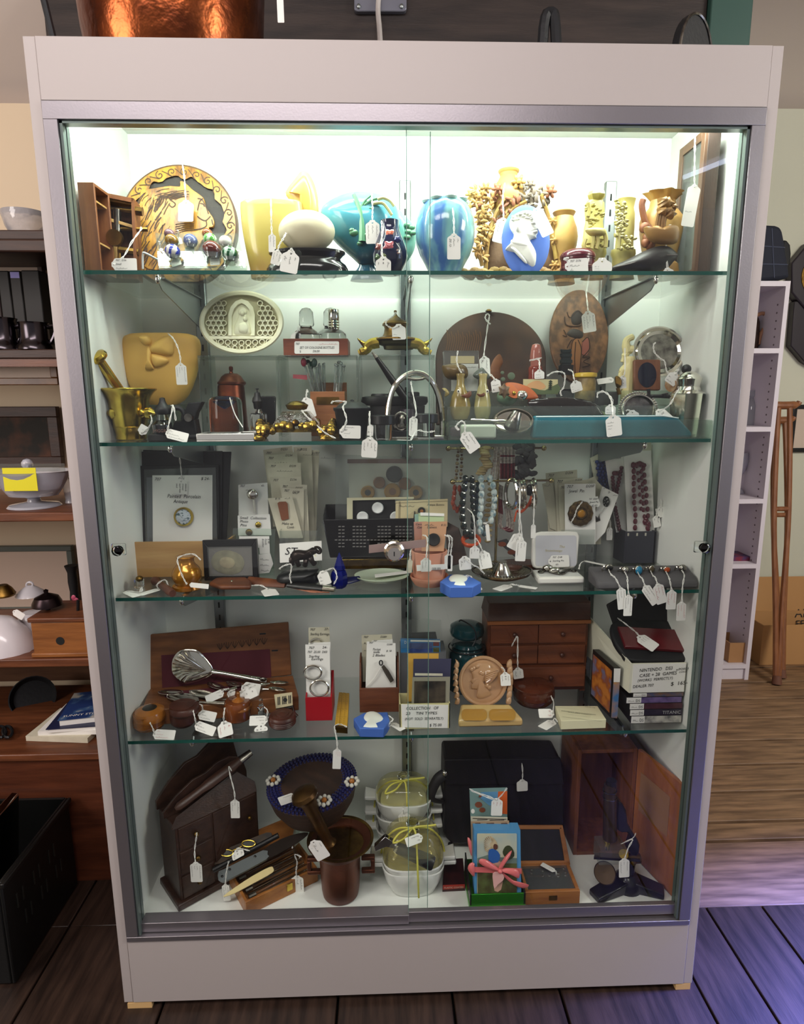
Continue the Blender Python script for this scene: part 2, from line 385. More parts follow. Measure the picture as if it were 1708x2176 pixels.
PAPER=mat('white card',(238,236,230),.75)
CARDY=mat('yellowed card',(214,208,186),.8,col2=(200,194,172),ns=30)
INK=mat('black ink',(38,38,42),.8)
INKR=mat('red ink',(196,96,104),.8)
STRING=mat('white cotton string',(236,234,228),.85)
BRASS=mat('polished brass',(216,190,88),.22,1,col2=(176,144,62),ns=25)
BRASSO=mat('aged brass',(140,108,52),.35,1,col2=(92,70,34),ns=30)
SILVER=mat('polished silver',(214,210,200),.12,1)
SILVERD=mat('tarnished silver',(150,146,138),.25,1,col2=(90,86,82),ns=60)
COPPER=mat('old copper',(128,66,42),.35,.9,col2=(84,46,34),ns=30)
IRON=mat('black cast iron',(30,31,34),.5,.3,bump=.25,bs=120)
# ================================================================ room shell
m=M(); 
for a,b in((.214,.4486),(.4486,.528),(.528,.6686),(.6686,.8152),(.8152,.9658),(.9658,1.1209),(1.1209,1.2778),(1.2778,1.43),(1.43,1.58),(1.58,1.86)): m.bx(.3,2.65,a,b-.012,-.03,0)
struct('floor_back',m,FLA,bev=.002)
m=M()
for a,b in((-2.6,-2.35),(-2.35,-2.08),(-2.08,-1.85),(-1.85,-1.6),(-1.6,-1.35),(-1.35,-1.08),(-1.08,-.83),(-.83,-.53),(-.53,-.157),(-.157,.09),(.09,.325),(.325,.63),(.63,.757),(.757,.90),(.90,1.15),(1.15,1.4),(1.4,1.65),(1.65,1.9),(1.9,2.15),(2.15,2.4),(2.4,2.65)):
    m.bx(a,b-.005,-3.4,.214,-.03,0)
    if b<.4: m.bx(a,b-.005,.214,.8,-.03,0)
struct('floor',m,FLB,bev=.002)
struct('trim_1',M().bx(-2.65,2.65,-3.4,1.9,-.08,-.031),SLOT)
struct('wall_left',M().bx(-2.7,-2.62,-3.4,.8,0,2.6),CREAM)
struct('wall_rear_left',M().bx(-2.65,-.30,.78,.86,0,2.066),CREAM)
struct('wall_inner',M().bx(-.36,-.30,.86,1.9,0,2.6),CREAM)
struct('wall_back',M().bx(-.3,2.65,1.85,1.93,0,2.525),CREAMR)
struct('wall_right',M().bx(2.62,2.7,-3.4,1.9,0,2.6),CREAMR)
m=M(); m.prism([(-2.65,.86,2.05),(-.3,.86,2.05),(-.3,.25,2.56),(-2.65,.25,2.56)],(0,.02,.05)); struct('ceiling_slope_left',m,CEIL)
m=M(); m.prism([(-.3,1.93,2.51),(2.65,1.93,2.51),(2.65,1.5,2.8),(-.3,1.5,2.8)],(0,.02,.05)); struct('ceiling_slope_right',m,CEIL)
struct('ceiling',M().bx(-2.65,2.65,-3.4,.62,2.56,2.62),CEIL)
struct('ceiling_back',M().bx(-.3,2.65,.62,1.75,2.79,2.85),CEIL)
struct('baseboard_back',M().bx(-.3,2.62,1.835,1.85,0,.10),mat('dark green paint',(34,52,48),.5))
# dark boarded loft front behind the top of the case, with a green painted end
m=M()
for i in range(3): m.bx(-.858,.766,.60,.66,1.70+i*.215,1.70+i*.215+.212)
struct('trim_2',m,wood('loft board wood',(36,30,29),(58,48,44),'x',6,.55),bev=.003)
struct('trim_3',M().bx(.768,.873,.585,.68,1.70,2.36),mat('dark green painted post',(44,74,66),.5),bev=.003)
struct('assumed_window_frame_1',M().bx(2.585,2.62,-1.5,-1.45,.9,2.0).bx(2.585,2.62,-.55,-.5,.9,2.0).bx(2.585,2.62,-1.5,-.5,.85,.9).bx(2.585,2.62,-1.5,-.5,2.0,2.05).bx(2.59,2.62,-1.5,-.5,1.43,1.46),WHITE)  # frame of the assumed window, out of view
struct('assumed_window_1',M().bx(2.612,2.616,-1.45,-.55,.9,2.0),mat('assumed daylight pane',(200,215,255),.3,emit=3))  # assumed window out of view, its pane made to glow
t=T('ceiling_light','fluorescent batten lamp on the ceiling behind the viewer','lamp',loc=(1.85,-2.1,2.46))
dv=V((.26,.65,0)).normalized(); R=Ro(math.atan2(dv.y,dv.x),3,'Z')
t.p('housing',M().box((1.85,-2.1,2.53),(1.1,.09,.05),R),WHITE)
t.p('tube',M().tube([V((1.85,-2.1,2.485))-dv*.5,V((1.85,-2.1,2.485))+dv*.5],.013),mat('lit cold tube',(215,225,255),.4,emit=9))
# ================================================================ display case
CX=.61; ZT=1.8335
cab=T('display_cabinet','tall white laminate showcase with aluminium framed sliding glass doors, full of curios','display cabinet',loc=(0,.19,0))
p=cab.p
for s in(-1,1):
    xx=(s*.591,s*.61); p('side_panel',M().bx(min(xx),max(xx),0,.372,.016,ZT),WHITE,bev=.0008)
    p('side_lining',M().bx(min(s*.587,s*.591),max(s*.587,s*.591),.032,.35,.172,1.826),LINER)
p('back_panel',M().bx(-.591,.591,.345,.365,.03,1.826),LINER)
p('top_panel',M().bx(-.591,.591,.02,.372,1.8265,1.8325),LINER)
p('fascia',M().bx(-.5905,.5905,-.001,.018,1.7425,ZT),WHITE,bev=.0006)
p('deck',M().bx(-.591,.591,.03,.345,.15,S5),LINER)
p('kick_panel',M().bx(-.5905,.5905,-.001,.018,.016,.167),WHITE,bev=.0006)
for x0,x1 in((-.604,-.553),(.575,.607)): p('shim',M().prism([(x0,.0,0),(x1,.0,0),(x1,.0,.016),(x0,.0,.012)],(0,.07,0)),mat('raw pine',(214,176,120),.7))
fr=M().bx(-.590,.590,-.004,.02,1.714,1.741).bx(-.590,-.567,-.004,.02,.18,1.714).bx(.567,.590,-.004,.02,.18,1.714)
p('door_frame',fr,ALU,bev=.0008)
p('door_track',M().bx(-.590,.590,-.004,.05,.168,.179),ALU,bev=.0008)
g=M()
for s in(-1,1):
    for a,b,y0,y1 in((.5615,.566,.0,.010),(.5635,.5665,.018,.028)): g.bx(min(s*a,s*b),max(s*a,s*b),y0,y1,.18,1.713)
g.bx(-.566,.566,.0,.016,1.7095,1.713)
p('gasket',g,ALUD)
for s,x0,x1,yy in((-1,-.563,.0345,.027),(1,-.0065,.563,.012)):
    d=p('sliding_door',M().bx(x0,x1,yy,yy+.005,.20,1.712),DOORG,label='clear glass sliding door, '+('left' if s<0 else 'right'))
    e=p('glass_edge',M().bx(x1-.0006 if s<0 else x0-.0006,x1+.0006 if s<0 else x0+.0006,yy-.0002,yy+.0052,.20,1.712),mat('pane edge',(110,140,128),.2),d)
    if s<0: p('bottom_rail',M().bx(x0,-.006,.006,.034,.181,.2025),ALU,d,bev=.0008)
    else: p('bottom_rail',M().bx(x0,x1,.008,.019,.184,.208),ALU,d,bev=.0008)
    kx,kz=(PY(241,1174,.0)[0],PY(241,1174,.0)[2]) if s<0 else (PY(1494,1164,.0)[0],PY(1494,1164,.0)[2])
    kn=M().box((kx,yy-.003,kz),(.026,.006,.022)); kn.lathe([(.009,0),(.0075,.004),(.0105,.012),(.006,.015)],(kx+.002,yy-.006,kz),12,Ro(PI/2,3,'X'))
    p('finger_pull',kn,CRYS,d,bev=.002,label='clear faceted acrylic pull')
for x in(-.452,.003,.455):
    u=M().bx(x-.0125,x+.0125,.331,.345,.172,1.735)
    st=p('shelf_standard',u,STEEL,bev=.002)
    q=M()
    for i in range(48): z=.2+i*.0318; q.bx(x-.002,x+.002,.3305,.3315,z,z+.014)
    p('slot',q,SLOT,st)
    for zs in(S1,S2,S3,S4):
        z=zs-.0065; b=M().prism([(x-.001,.335,z),(x-.001,.085,z),(x-.001,.075,z-.012),(x-.001,.09,z-.022),(x-.001,.335,z-.068)],(.002,0,0))
        b.bx(x-.006,x+.006,.09,.33,z-.002,z)
        bb=p('shelf_bracket',b,STEEL)
        p('shelf_clip',M().ball((x,.07,z-.006),.005,10,sc=(1,1,1.6)),SILVER,bb)
for nm,z,x0,x1 in(('top',S1,-.586,.581),('second',S2,-.586,.578),('third',S3,-.575,.587),('lowest',S4,-.578,.584)):
    t=T('glass_shelf','clear glass shelf with green edge, %s of the four in the showcase'%nm,'shelf','glass shelves of the showcase',loc=((x0+x1)/2,.2,z-.006))
    t.p('pane',M().bx(x0,x1,.06,.335,z-.006,z),GLASS)
    t.p('front_edge',M().bx(x0,x1,.0592,.0600,z-.0064,z+.0004),EDGE)
lm=T('showcase_lamp','fluorescent tube lamp hidden behind the top panel of the showcase','lamp',loc=(0,.07,1.79))
lm.p('housing',M().bx(-.56,.56,.03,.105,1.79,1.8262),WHITE)
lm.p('tube',M().tube([(-.55,.082,1.776),(.55,.082,1.776)],.009,10),mat('lit tube',(240,255,240),.4,emit=62))
la=light('showcase_lamp_light','AREA',(0,.082,1.765),(0,.115,1.0),LAMP_W,(.97,1.0,.93),1.12,.03); la.parent=lm.e; la.matrix_parent_inverse=Mx.Translation(-lm.loc)
lk=T('showcase_lock','chrome ratchet lock clipped over the meeting edge of the two glass doors','lock',loc=(.0,0,.97))
c=C2; f=vert(.002); m=M(); slab(m,f,c,[(1095,1030),(1640,975),(1640,1045),(1095,1104)],.004)
lk.p('ratchet_bar',m,mat('satin lock steel',(150,132,126),.5,.3))
q=f(c,1335,1080); R=Ro(PI/2,3,'X')
lk.p('barrel',M().lathe([(.019,-.006),(.019,.004),(.016,.006),(.0155,.022),(.012,.026),(.012,.024),(0,.024)],q,28,R),SILVER)
lk.p('keyway',M().box(q+V((0,-.0245,0)),(.002,.001,.008)),SLOT)
m=M(); slab(m,f,c,[(1370,1045),(1430,1050),(1440,1075),(1400,1100),(1370,1100)],.01,.004); lk.p('thumb_tab',m,SILVER,bev=.002)
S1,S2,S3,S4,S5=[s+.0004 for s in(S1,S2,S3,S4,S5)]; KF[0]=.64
# ================================================================ top shelf, left to right
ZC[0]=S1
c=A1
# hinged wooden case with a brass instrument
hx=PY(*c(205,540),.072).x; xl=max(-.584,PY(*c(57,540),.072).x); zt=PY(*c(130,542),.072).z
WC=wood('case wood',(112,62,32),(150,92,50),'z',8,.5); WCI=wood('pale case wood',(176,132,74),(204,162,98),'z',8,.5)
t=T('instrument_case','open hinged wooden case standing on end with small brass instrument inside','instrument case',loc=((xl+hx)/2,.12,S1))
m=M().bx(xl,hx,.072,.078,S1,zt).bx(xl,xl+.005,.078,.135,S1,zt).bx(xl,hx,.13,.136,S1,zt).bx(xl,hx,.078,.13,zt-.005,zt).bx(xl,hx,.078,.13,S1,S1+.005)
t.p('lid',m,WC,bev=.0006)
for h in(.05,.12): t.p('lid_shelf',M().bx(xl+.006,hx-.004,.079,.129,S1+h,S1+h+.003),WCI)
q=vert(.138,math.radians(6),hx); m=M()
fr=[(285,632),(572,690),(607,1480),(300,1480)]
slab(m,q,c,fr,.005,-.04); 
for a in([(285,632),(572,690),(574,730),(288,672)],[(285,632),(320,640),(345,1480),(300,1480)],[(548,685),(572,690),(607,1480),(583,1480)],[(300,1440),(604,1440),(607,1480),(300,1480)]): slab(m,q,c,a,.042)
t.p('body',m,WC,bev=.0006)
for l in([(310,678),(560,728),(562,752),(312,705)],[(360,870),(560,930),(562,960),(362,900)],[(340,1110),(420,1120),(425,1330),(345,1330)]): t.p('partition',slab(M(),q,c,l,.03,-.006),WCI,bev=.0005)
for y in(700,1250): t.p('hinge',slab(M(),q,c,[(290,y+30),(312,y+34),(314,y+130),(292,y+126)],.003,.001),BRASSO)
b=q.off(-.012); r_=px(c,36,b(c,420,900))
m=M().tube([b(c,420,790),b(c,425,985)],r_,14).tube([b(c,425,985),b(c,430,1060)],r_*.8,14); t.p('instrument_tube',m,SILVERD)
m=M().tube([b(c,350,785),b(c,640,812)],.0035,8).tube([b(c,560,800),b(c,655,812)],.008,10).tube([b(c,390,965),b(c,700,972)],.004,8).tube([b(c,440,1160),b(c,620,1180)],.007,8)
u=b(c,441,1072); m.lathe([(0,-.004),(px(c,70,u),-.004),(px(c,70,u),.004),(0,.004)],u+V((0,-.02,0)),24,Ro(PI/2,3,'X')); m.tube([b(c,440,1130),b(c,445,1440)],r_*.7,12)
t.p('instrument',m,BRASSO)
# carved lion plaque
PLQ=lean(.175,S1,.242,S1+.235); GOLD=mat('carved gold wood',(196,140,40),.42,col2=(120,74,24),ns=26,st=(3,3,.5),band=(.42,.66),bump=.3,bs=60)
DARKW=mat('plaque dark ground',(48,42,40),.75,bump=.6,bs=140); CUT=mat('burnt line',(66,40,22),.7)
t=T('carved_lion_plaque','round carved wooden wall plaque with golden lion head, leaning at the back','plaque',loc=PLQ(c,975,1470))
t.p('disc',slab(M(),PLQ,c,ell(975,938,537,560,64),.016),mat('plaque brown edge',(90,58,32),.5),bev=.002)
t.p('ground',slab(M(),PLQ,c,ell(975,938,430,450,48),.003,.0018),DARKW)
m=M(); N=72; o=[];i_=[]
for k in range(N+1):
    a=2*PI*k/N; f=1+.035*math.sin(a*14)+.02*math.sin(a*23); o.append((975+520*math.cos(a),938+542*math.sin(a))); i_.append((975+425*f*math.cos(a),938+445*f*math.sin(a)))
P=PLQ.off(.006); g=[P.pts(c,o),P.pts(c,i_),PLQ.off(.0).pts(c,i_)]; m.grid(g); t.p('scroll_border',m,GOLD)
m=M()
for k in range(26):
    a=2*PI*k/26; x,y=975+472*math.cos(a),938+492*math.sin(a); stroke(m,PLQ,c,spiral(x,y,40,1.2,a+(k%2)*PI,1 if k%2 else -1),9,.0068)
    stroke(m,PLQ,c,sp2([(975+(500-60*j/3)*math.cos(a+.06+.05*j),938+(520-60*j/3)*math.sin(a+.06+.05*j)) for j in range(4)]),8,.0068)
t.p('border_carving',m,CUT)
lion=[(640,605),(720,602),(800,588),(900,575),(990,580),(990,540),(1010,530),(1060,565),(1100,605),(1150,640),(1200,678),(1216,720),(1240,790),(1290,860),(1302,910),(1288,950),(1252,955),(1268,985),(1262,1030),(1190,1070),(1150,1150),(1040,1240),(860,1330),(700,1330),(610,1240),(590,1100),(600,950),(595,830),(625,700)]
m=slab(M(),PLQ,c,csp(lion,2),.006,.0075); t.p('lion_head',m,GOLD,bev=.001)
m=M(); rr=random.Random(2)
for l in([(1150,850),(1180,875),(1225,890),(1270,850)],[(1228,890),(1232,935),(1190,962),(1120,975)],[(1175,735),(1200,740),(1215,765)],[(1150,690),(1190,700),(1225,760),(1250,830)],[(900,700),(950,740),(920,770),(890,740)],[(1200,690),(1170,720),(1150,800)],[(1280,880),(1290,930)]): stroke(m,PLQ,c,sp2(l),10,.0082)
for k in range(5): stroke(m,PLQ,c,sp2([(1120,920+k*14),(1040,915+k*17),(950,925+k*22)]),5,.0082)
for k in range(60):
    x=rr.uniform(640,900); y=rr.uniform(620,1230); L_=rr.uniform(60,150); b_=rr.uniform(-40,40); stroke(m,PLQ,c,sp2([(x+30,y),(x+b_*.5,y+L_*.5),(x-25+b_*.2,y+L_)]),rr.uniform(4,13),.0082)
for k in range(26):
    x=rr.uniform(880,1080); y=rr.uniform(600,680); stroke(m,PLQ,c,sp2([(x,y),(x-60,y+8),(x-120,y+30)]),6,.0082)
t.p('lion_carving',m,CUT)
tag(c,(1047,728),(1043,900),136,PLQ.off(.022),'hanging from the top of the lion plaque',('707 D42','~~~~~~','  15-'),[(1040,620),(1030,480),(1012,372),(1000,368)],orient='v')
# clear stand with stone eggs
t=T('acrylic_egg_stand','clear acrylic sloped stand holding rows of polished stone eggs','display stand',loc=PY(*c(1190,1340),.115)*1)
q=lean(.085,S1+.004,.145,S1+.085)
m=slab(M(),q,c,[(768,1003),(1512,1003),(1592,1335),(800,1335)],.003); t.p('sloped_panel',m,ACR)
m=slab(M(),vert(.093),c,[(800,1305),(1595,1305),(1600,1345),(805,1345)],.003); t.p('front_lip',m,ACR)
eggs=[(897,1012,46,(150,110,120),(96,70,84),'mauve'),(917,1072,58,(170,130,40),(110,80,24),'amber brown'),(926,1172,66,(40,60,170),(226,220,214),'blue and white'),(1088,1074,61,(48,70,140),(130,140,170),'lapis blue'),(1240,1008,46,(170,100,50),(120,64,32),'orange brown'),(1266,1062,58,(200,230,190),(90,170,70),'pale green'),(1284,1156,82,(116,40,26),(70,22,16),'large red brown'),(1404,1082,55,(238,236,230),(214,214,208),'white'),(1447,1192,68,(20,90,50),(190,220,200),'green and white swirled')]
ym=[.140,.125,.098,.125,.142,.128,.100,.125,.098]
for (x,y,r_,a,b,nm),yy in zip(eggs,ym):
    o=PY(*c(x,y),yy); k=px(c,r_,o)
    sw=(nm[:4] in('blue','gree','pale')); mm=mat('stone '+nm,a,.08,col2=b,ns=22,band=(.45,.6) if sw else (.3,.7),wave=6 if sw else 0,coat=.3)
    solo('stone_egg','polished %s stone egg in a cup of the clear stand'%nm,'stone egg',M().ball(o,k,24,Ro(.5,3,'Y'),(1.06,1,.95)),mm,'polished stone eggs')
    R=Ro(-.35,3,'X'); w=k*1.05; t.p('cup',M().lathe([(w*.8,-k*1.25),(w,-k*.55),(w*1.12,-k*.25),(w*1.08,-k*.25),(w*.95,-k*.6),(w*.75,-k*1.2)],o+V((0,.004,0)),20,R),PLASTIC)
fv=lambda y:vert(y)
for A,B,w,yy,s in(((805,1150),(835,1160),30,.098,'beside the blue and white egg, leftmost on the stand'),((975,1050),(990,1105),55,.13,'behind the amber egg'),((1075,1130),(1090,1220),85,.105,'under the lapis blue egg'),((945,1245),(965,1300),90,.092,'under the blue and white egg'),((1305,1205),(1310,1295),86,.090,'under the red brown egg'),((1520,1235),(1550,1295),90,.090,'under the green swirled egg')):
    tag(c,A,B,w,lean(yy,S1,yy+.02,S1+.05),s,('~','~','~~'),[(A[0]+6,A[1]-30),(A[0]-2,A[1]-70)],yp=yy)
m=M(); W_=[PY(*c(x,y),d) for x,y,d in((655,1330,.1),(655,1200,.1),(680,1188,.1),(800,1250,.12),(930,1290,.14))]
solo('wire_plate_stand','white coated wire plate stand on the top shelf beside the case','wire stand',m.tube(sp(W_,4),.002,8),mat('white coated wire',(236,238,236),.4))
tag(c,(390,1290),(600,1290),110,lean(.062,S1,.066,S1+.05),'propped in front of the instrument case',('707   D36','Small','~~~~~~'),[(480,1220,.07),(560,1080,.08),(640,970,.1),(635,955,.1)],orient='v')
c=A2
# yellow horn shaped vase
YG=grad('yellow vase glaze',[(0,(196,150,84)),(.35,(206,184,88)),(.7,(214,196,112)),(1,(224,186,116))],.22,2,.15,.3,.25,ns=8)
t=T('yellow_pottery_vase','yellow glazed pottery vase with swept up lip, on the top shelf','vase',loc=PY(*c(330,1000),.14).xy.to_3d()+V((0,0,S1)))
m=lpx(c,325,.150,[(333,200),(338,262),(352,280),(400,284),(520,280),(640,268),(800,244),(950,218),(1040,210),(1050,190)],48,.45,z0=S1); t.p('body',m,YG)
q=vert(.165); m=puff(M(),q,c,csp([(455,292),(540,170),(585,112),(625,100),(672,130),(722,230),(752,370),(750,560),(690,640),(600,640),(560,480),(500,380)],3),.016,.03,5); t.p('swept_lip',m,YG)
m=puff(M(),q,c,csp([(480,290),(560,190),(620,140),(660,190),(690,300),(695,470),(640,560),(600,480),(580,330),(540,290)],3),.008,.001,4,front=.0125); t.p('lip_hollow',m,mat('vase inside orange',(236,186,92),.25))
tag(c,(333,680),(335,835),66,vert(.079),'hanging on the front of the yellow vase',('~','~~~~'),[(328,600),(325,470),(322,330,.11),(325,318,.13)],orient='v')
# egg on black stand
EGG=mat('cream egg shell',(236,228,196),.38,col2=(218,204,168),ns=10)
o=PY(*c(648,650),.10); k=px(c,255,o)
solo('cream_egg','large cream coloured egg resting on a black lacquer stand','egg',M().ball(o,k,40,sc=(1,.6,.71)),EGG)
t=T('lacquer_stand','black lacquered oval stand under the large cream egg','stand')
m=lpx(c,650,.10,[(822,250),(822,300),(835,345),(858,348),(878,325),(905,300),(930,312),(960,350),(1000,370),(1050,372)],40,.5,z0=S1,zs=1); t.p('base',m,mat('black lacquer',(14,15,18),.12,coat=.6))
tag(c,(384,830),(358,950),86,vert(.066),'hanging at the left end of the black egg stand',('~','~~~','~'),[(400,770),(430,720),(462,662,.075)],orient='v')
tag(c,(505,848),(478,1022),160,vert(.0575),'large one hanging over the shelf edge below the cream egg',('~~','~~~~~','~~~'),[(500,815),(512,806),(522,830)],orient='v')
# blue vase with branch
BG=grad('blue vase glaze',[(0,(36,92,150)),(.25,(58,140,160)),(.6,(96,184,204)),(1,(128,206,222))],.14,2,.18,.5,.2)
GRN=mat('green glaze relief',(122,186,142),.2,coat=.4); 
q=vert(.16); t=T('blue_branch_vase','turquoise fan shaped pottery vase with green branch in relief','vase',loc=q(c,1180,1060).xy.to_3d()+V((0,0,S1)))
m=puff(M(),q,c,csp([(775,480),(800,415),(900,345),(1000,308),(1110,292),(1240,300),(1350,330),(1430,380),(1475,460),(1490,600),(1470,750),(1400,860),(1280,940),(1150,960),(1060,890),(960,800),(890,730),(810,600)],3),.05,.05,6); t.p('body',m,BG)
t.p('foot',lpx(c,1190,.16,[(900,60),(960,75),(1010,120),(1060,150),(1068,150)],32,.6,z0=S1,zs=1),BG)
m=puff(M(),vert(.2),c,csp([(1470,460),(1530,500),(1600,570),(1638,660),(1630,790),(1590,880),(1520,960),(1440,960),(1420,700)],3),.018,.02,5); t.p('back_wing',m,mat('pale turquoise glaze',(140,214,196),.15,coat=.4))
f=vert(.115); m=M().tube(sp([f(c,1075,310),f(c,1110,400),f(c,1140,500),f(c,1150,620),f(c,1150,740)],4),[.004+.0002*i for i in range(17)],8)
for a,b in(((1140,430),(1230,320)),((1170,410),(1300,345)),((1160,470),(1250,440))): m.tube(sp([f(c,*a),f(c,(a[0]+b[0])/2-10,(a[1]+b[1])/2-8),f(c,*b)],3),.0025,6)
for x,y,r_ in((1150,480,40),(1080,660,48),(1060,640,32),(1180,690,40),(1130,760,30)): puff(m,f.off(-.004),c,ell(x,y,r_,r_*.7,10),.008,.006,3)
t.p('branch_relief',m,GRN)
m=M(); 
for l in([(1290,360),(1340,345),(1400,370),(1440,420)],[(1240,400),(1330,390),(1380,440),(1420,500)]): m.tube(sp([vert(.113+.0*x)(c,x,y) for x,y in l],3),.0028,6)
t.p('stamen_relief',m,mat('pale stamen',(214,214,150),.25))
m=M()
for x,y in((1560,590),(1600,610),(1570,650),(1610,660),(1560,700)): puff(m,vert(.182),c,ell(x,y,34,26,10),.005,.003,3)
t.p('wing_leaf_relief',m,GRN)
tag(c,(1243,568),(1250,760),128,vert(.095),'hanging on the turquoise branch vase',('~','~~~~~','~'),[(1243,500),(1245,430),(1238,350,.1),(1238,295,.13)],orient='v')
# small dark vase with flowers
t=T('dark_blue_vase','small cobalt blue vase with salmon flowers, tag around its neck','vase')
m=lpx(c,1400,.1,[(548,76),(552,84),(600,82),(640,90),(700,112),(790,146),(860,160),(930,148),(1000,108),(1030,95),(1034,90)],36,1,z0=S1,zs=1); t.p('body',m,mat('cobalt glaze',(18,22,58),.08,coat=.6))
for x,y,r_,cc in((1400,680,55,(214,110,84)),(1395,790,58,(190,96,104)),(1310,790,40,(150,80,74)),(1360,870,40,(110,120,70)),(1450,840,44,(150,110,96)),(1300,880,34,(80,110,70)),(1470,720,34,(40,50,120))):
    dx=(x-1400)/160; yy=.1-px(c,158,V((0,.1,1.55)))*math.sqrt(max(0,1-dx*dx))*(.62 if y<720 else .9)
    t.p('flower',puff(M(),vert(yy+.003),c,[(x+r_*(1+.16*math.sin(5*a))*math.cos(a),y+r_*(1+.16*math.sin(5*a))*math.sin(a)) for a in [2*PI*i/20 for i in range(20)]],.006,.004,3),mat('flower %d'%cc[0]+str(cc[1]),cc,.15,coat=.5))
tag(c,(1342,900),(1342,1012),140,vert(.063),'in front of the small cobalt vase',('~','~~','~~~'),[(1330,840),(1328,720,.066),(1330,620,.07),(1325,550,.075)],orient='v')
c=A3
# teal ovoid jar
t=T('teal_drip_jar','round teal pottery jar with blue streaked glaze and scalloped mouth','vase')
TG=mat('teal streak glaze',(76,126,196),.12,col2=(146,212,214),ns=22,st=(1.6,1.6,.16),band=(.38,.58),coat=.6)
m=lpx(c,325,.115,[(385,132),(372,150),(378,172),(420,208),(470,235),(540,255),(640,266),(760,258),(870,222),(950,178),(1010,148),(1050,142),(1056,130)],56,1,mod=lambda a,k:1+.012*math.cos(a*8),z0=S1,zs=1); t.p('body',m,TG)
m=M(); o=PY(*c(325,372),.115); k=px(c,160,o)
for i in range(8): a=2*PI*i/8+.2; m.ball(o+V((k*math.cos(a),k*math.sin(a),-.002)),.012,12,sc=(1,1,.55))
t.p('scalloped_mouth',m,mat('pale mint glaze',(206,234,220),.12,coat=.5))
tag(c,(403,690),(402,902),122,vert(.046),'hanging on the teal streaked jar',('~ ','~~~~','D5 12-'),[(403,600,.047),(395,470,.058),(375,385,.085)],orient='v')
# soapstone flower carving with two vases
SOAP=mat('tan soapstone',(220,180,104),.45,col2=(200,146,76),ns=18,bump=.12,bs=80); SOAPY=mat('yellow soapstone',(210,176,92),.45,col2=(176,130,70),ns=22); SOAPR=mat('reddish soapstone',(176,112,72),.5,col2=(140,84,56),ns=22); SOAPG=mat('grey soapstone',(150,132,112),.5,col2=(104,92,82),ns=24)
t=T('soapstone_flower_carving','openwork tan soapstone carving of flowers, leaves and two small vases','carving',loc=PY(*c(1000,1000),.18).xy.to_3d()+V((0,0,S1)))
t.p('vase',lpx(c,900,.205,[(92,90),(98,95),(112,92),(125,80),(150,76),(190,95),(240,130),(330,160),(450,150),(520,110)],32),SOAP)
t.p('vase',lpx(c,1405,.19,[(405,95),(415,102),(430,95),(455,82),(500,96),(560,118),(640,130),(720,122),(800,95),(880,85),(960,100),(1065,120)],32,z0=S1),SOAP)
q=vert(.175); rr=random.Random(11); rg=[(540,330),(640,220),(720,190),(800,300),(900,260),(980,200),(1080,190),(1200,220),(1300,280),(1260,400)]
def flower(m,x,y,r_,d=.175):
    o=PY(*c(x,y),d); k=px(c,r_,o)
    for i in range(6):
        a=i*PI/3; R=Ro(-a,3,'Y'); m.ball(o+V((math.cos(a)*k*.6,-.004,math.sin(a)*k*.6)),k*.55,8,R,(1,.35,.55))
    m.ball(o+V((0,-.008,0)),k*.42,10,sc=(1,.7,1)); 
for x,y,r_,mm in((795,270,52,SOAPR),(985,205,62,SOAP),(1270,290,58,SOAPR),(625,340,50,SOAP),(630,420,52,SOAPR),(645,520,60,SOAP),(550,320,44,SOAPY),(1290,560,40,SOAP),(1310,730,40,SOAP),(1310,960,44,SOAP),(690,260,48,SOAPY),(1090,230,46,SOAPG),(670,640,46,SOAP)): m=M(); flower(m,x,y,r_); t.p('flower',m,mm)
for nm,mm,n_,box in(('leaf_cluster',SOAPY,44,(540,760,240,420)),('leaf_cluster',SOAPR,60,(760,1010,330,560)),('leaf_cluster',SOAPG,56,(1010,1260,230,480)),('leaf_cluster',SOAP,56,(600,760,420,760)),('leaf_cluster',SOAP,36,(590,700,740,900))):
    m=M()
    for i in range(n_):
        x=rr.uniform(box[0],box[1]); y=rr.uniform(box[2],box[3]); o=PY(*c(x,y),.175+rr.uniform(-.012,.02)); k=px(c,rr.uniform(16,30),o)
        m.ball(o,k,8,Ro(rr.uniform(0,6),3,'Y')@Ro(rr.uniform(-.6,.6),3,'X'),(1.35,.3,.6))
    t.p(nm,m,mm)
m=M()
for l in([(690,1000),(700,820),(730,650),(780,500),(850,380),(980,240)],[(700,820),(650,640),(640,480),(590,330)],[(740,640),(850,540),(960,430),(1060,380)],[(720,700),(860,520),(930,330),(990,220)],[(1330,900),(1300,700),(1250,480),(1200,330),(1270,290)],[(660,960),(620,760),(640,640)]): m.tube(sp([q(c,x,y) for x,y in l],4),.0042,6)
t.p('branch',m,SOAPY)
m=puff(M(),vert(.19),c,csp([(720,650),(850,700),(960,690),(1200,640),(1300,760),(1320,1060),(1000,1070),(720,1060),(700,850)],3),.02,.02,4); t.p('rock_body',m,mat('rough brown soapstone',(150,116,84),.7,col2=(116,88,66),ns=30,bump=.5,bs=90))
m=M()
for i in range(46):
    x=490+i*20; o=PY(*c(x,1040+rr.uniform(-22,12)),.15+rr.uniform(-.012,.012)); m.ball(V((o.x,o.y,S1+.010+rr.uniform(-.004,.006))),.0095,8,sc=(1.2,.8,.9))
t.p('foot_scrolls',m,SOAPY)
tag(c,(852,545),(800,750),115,vert(.125),'hanging on the soapstone flower carving behind the blue medallion',('~','~'),[(852,480),(845,380),(850,290,.135),(865,212,.16)],orient='v')
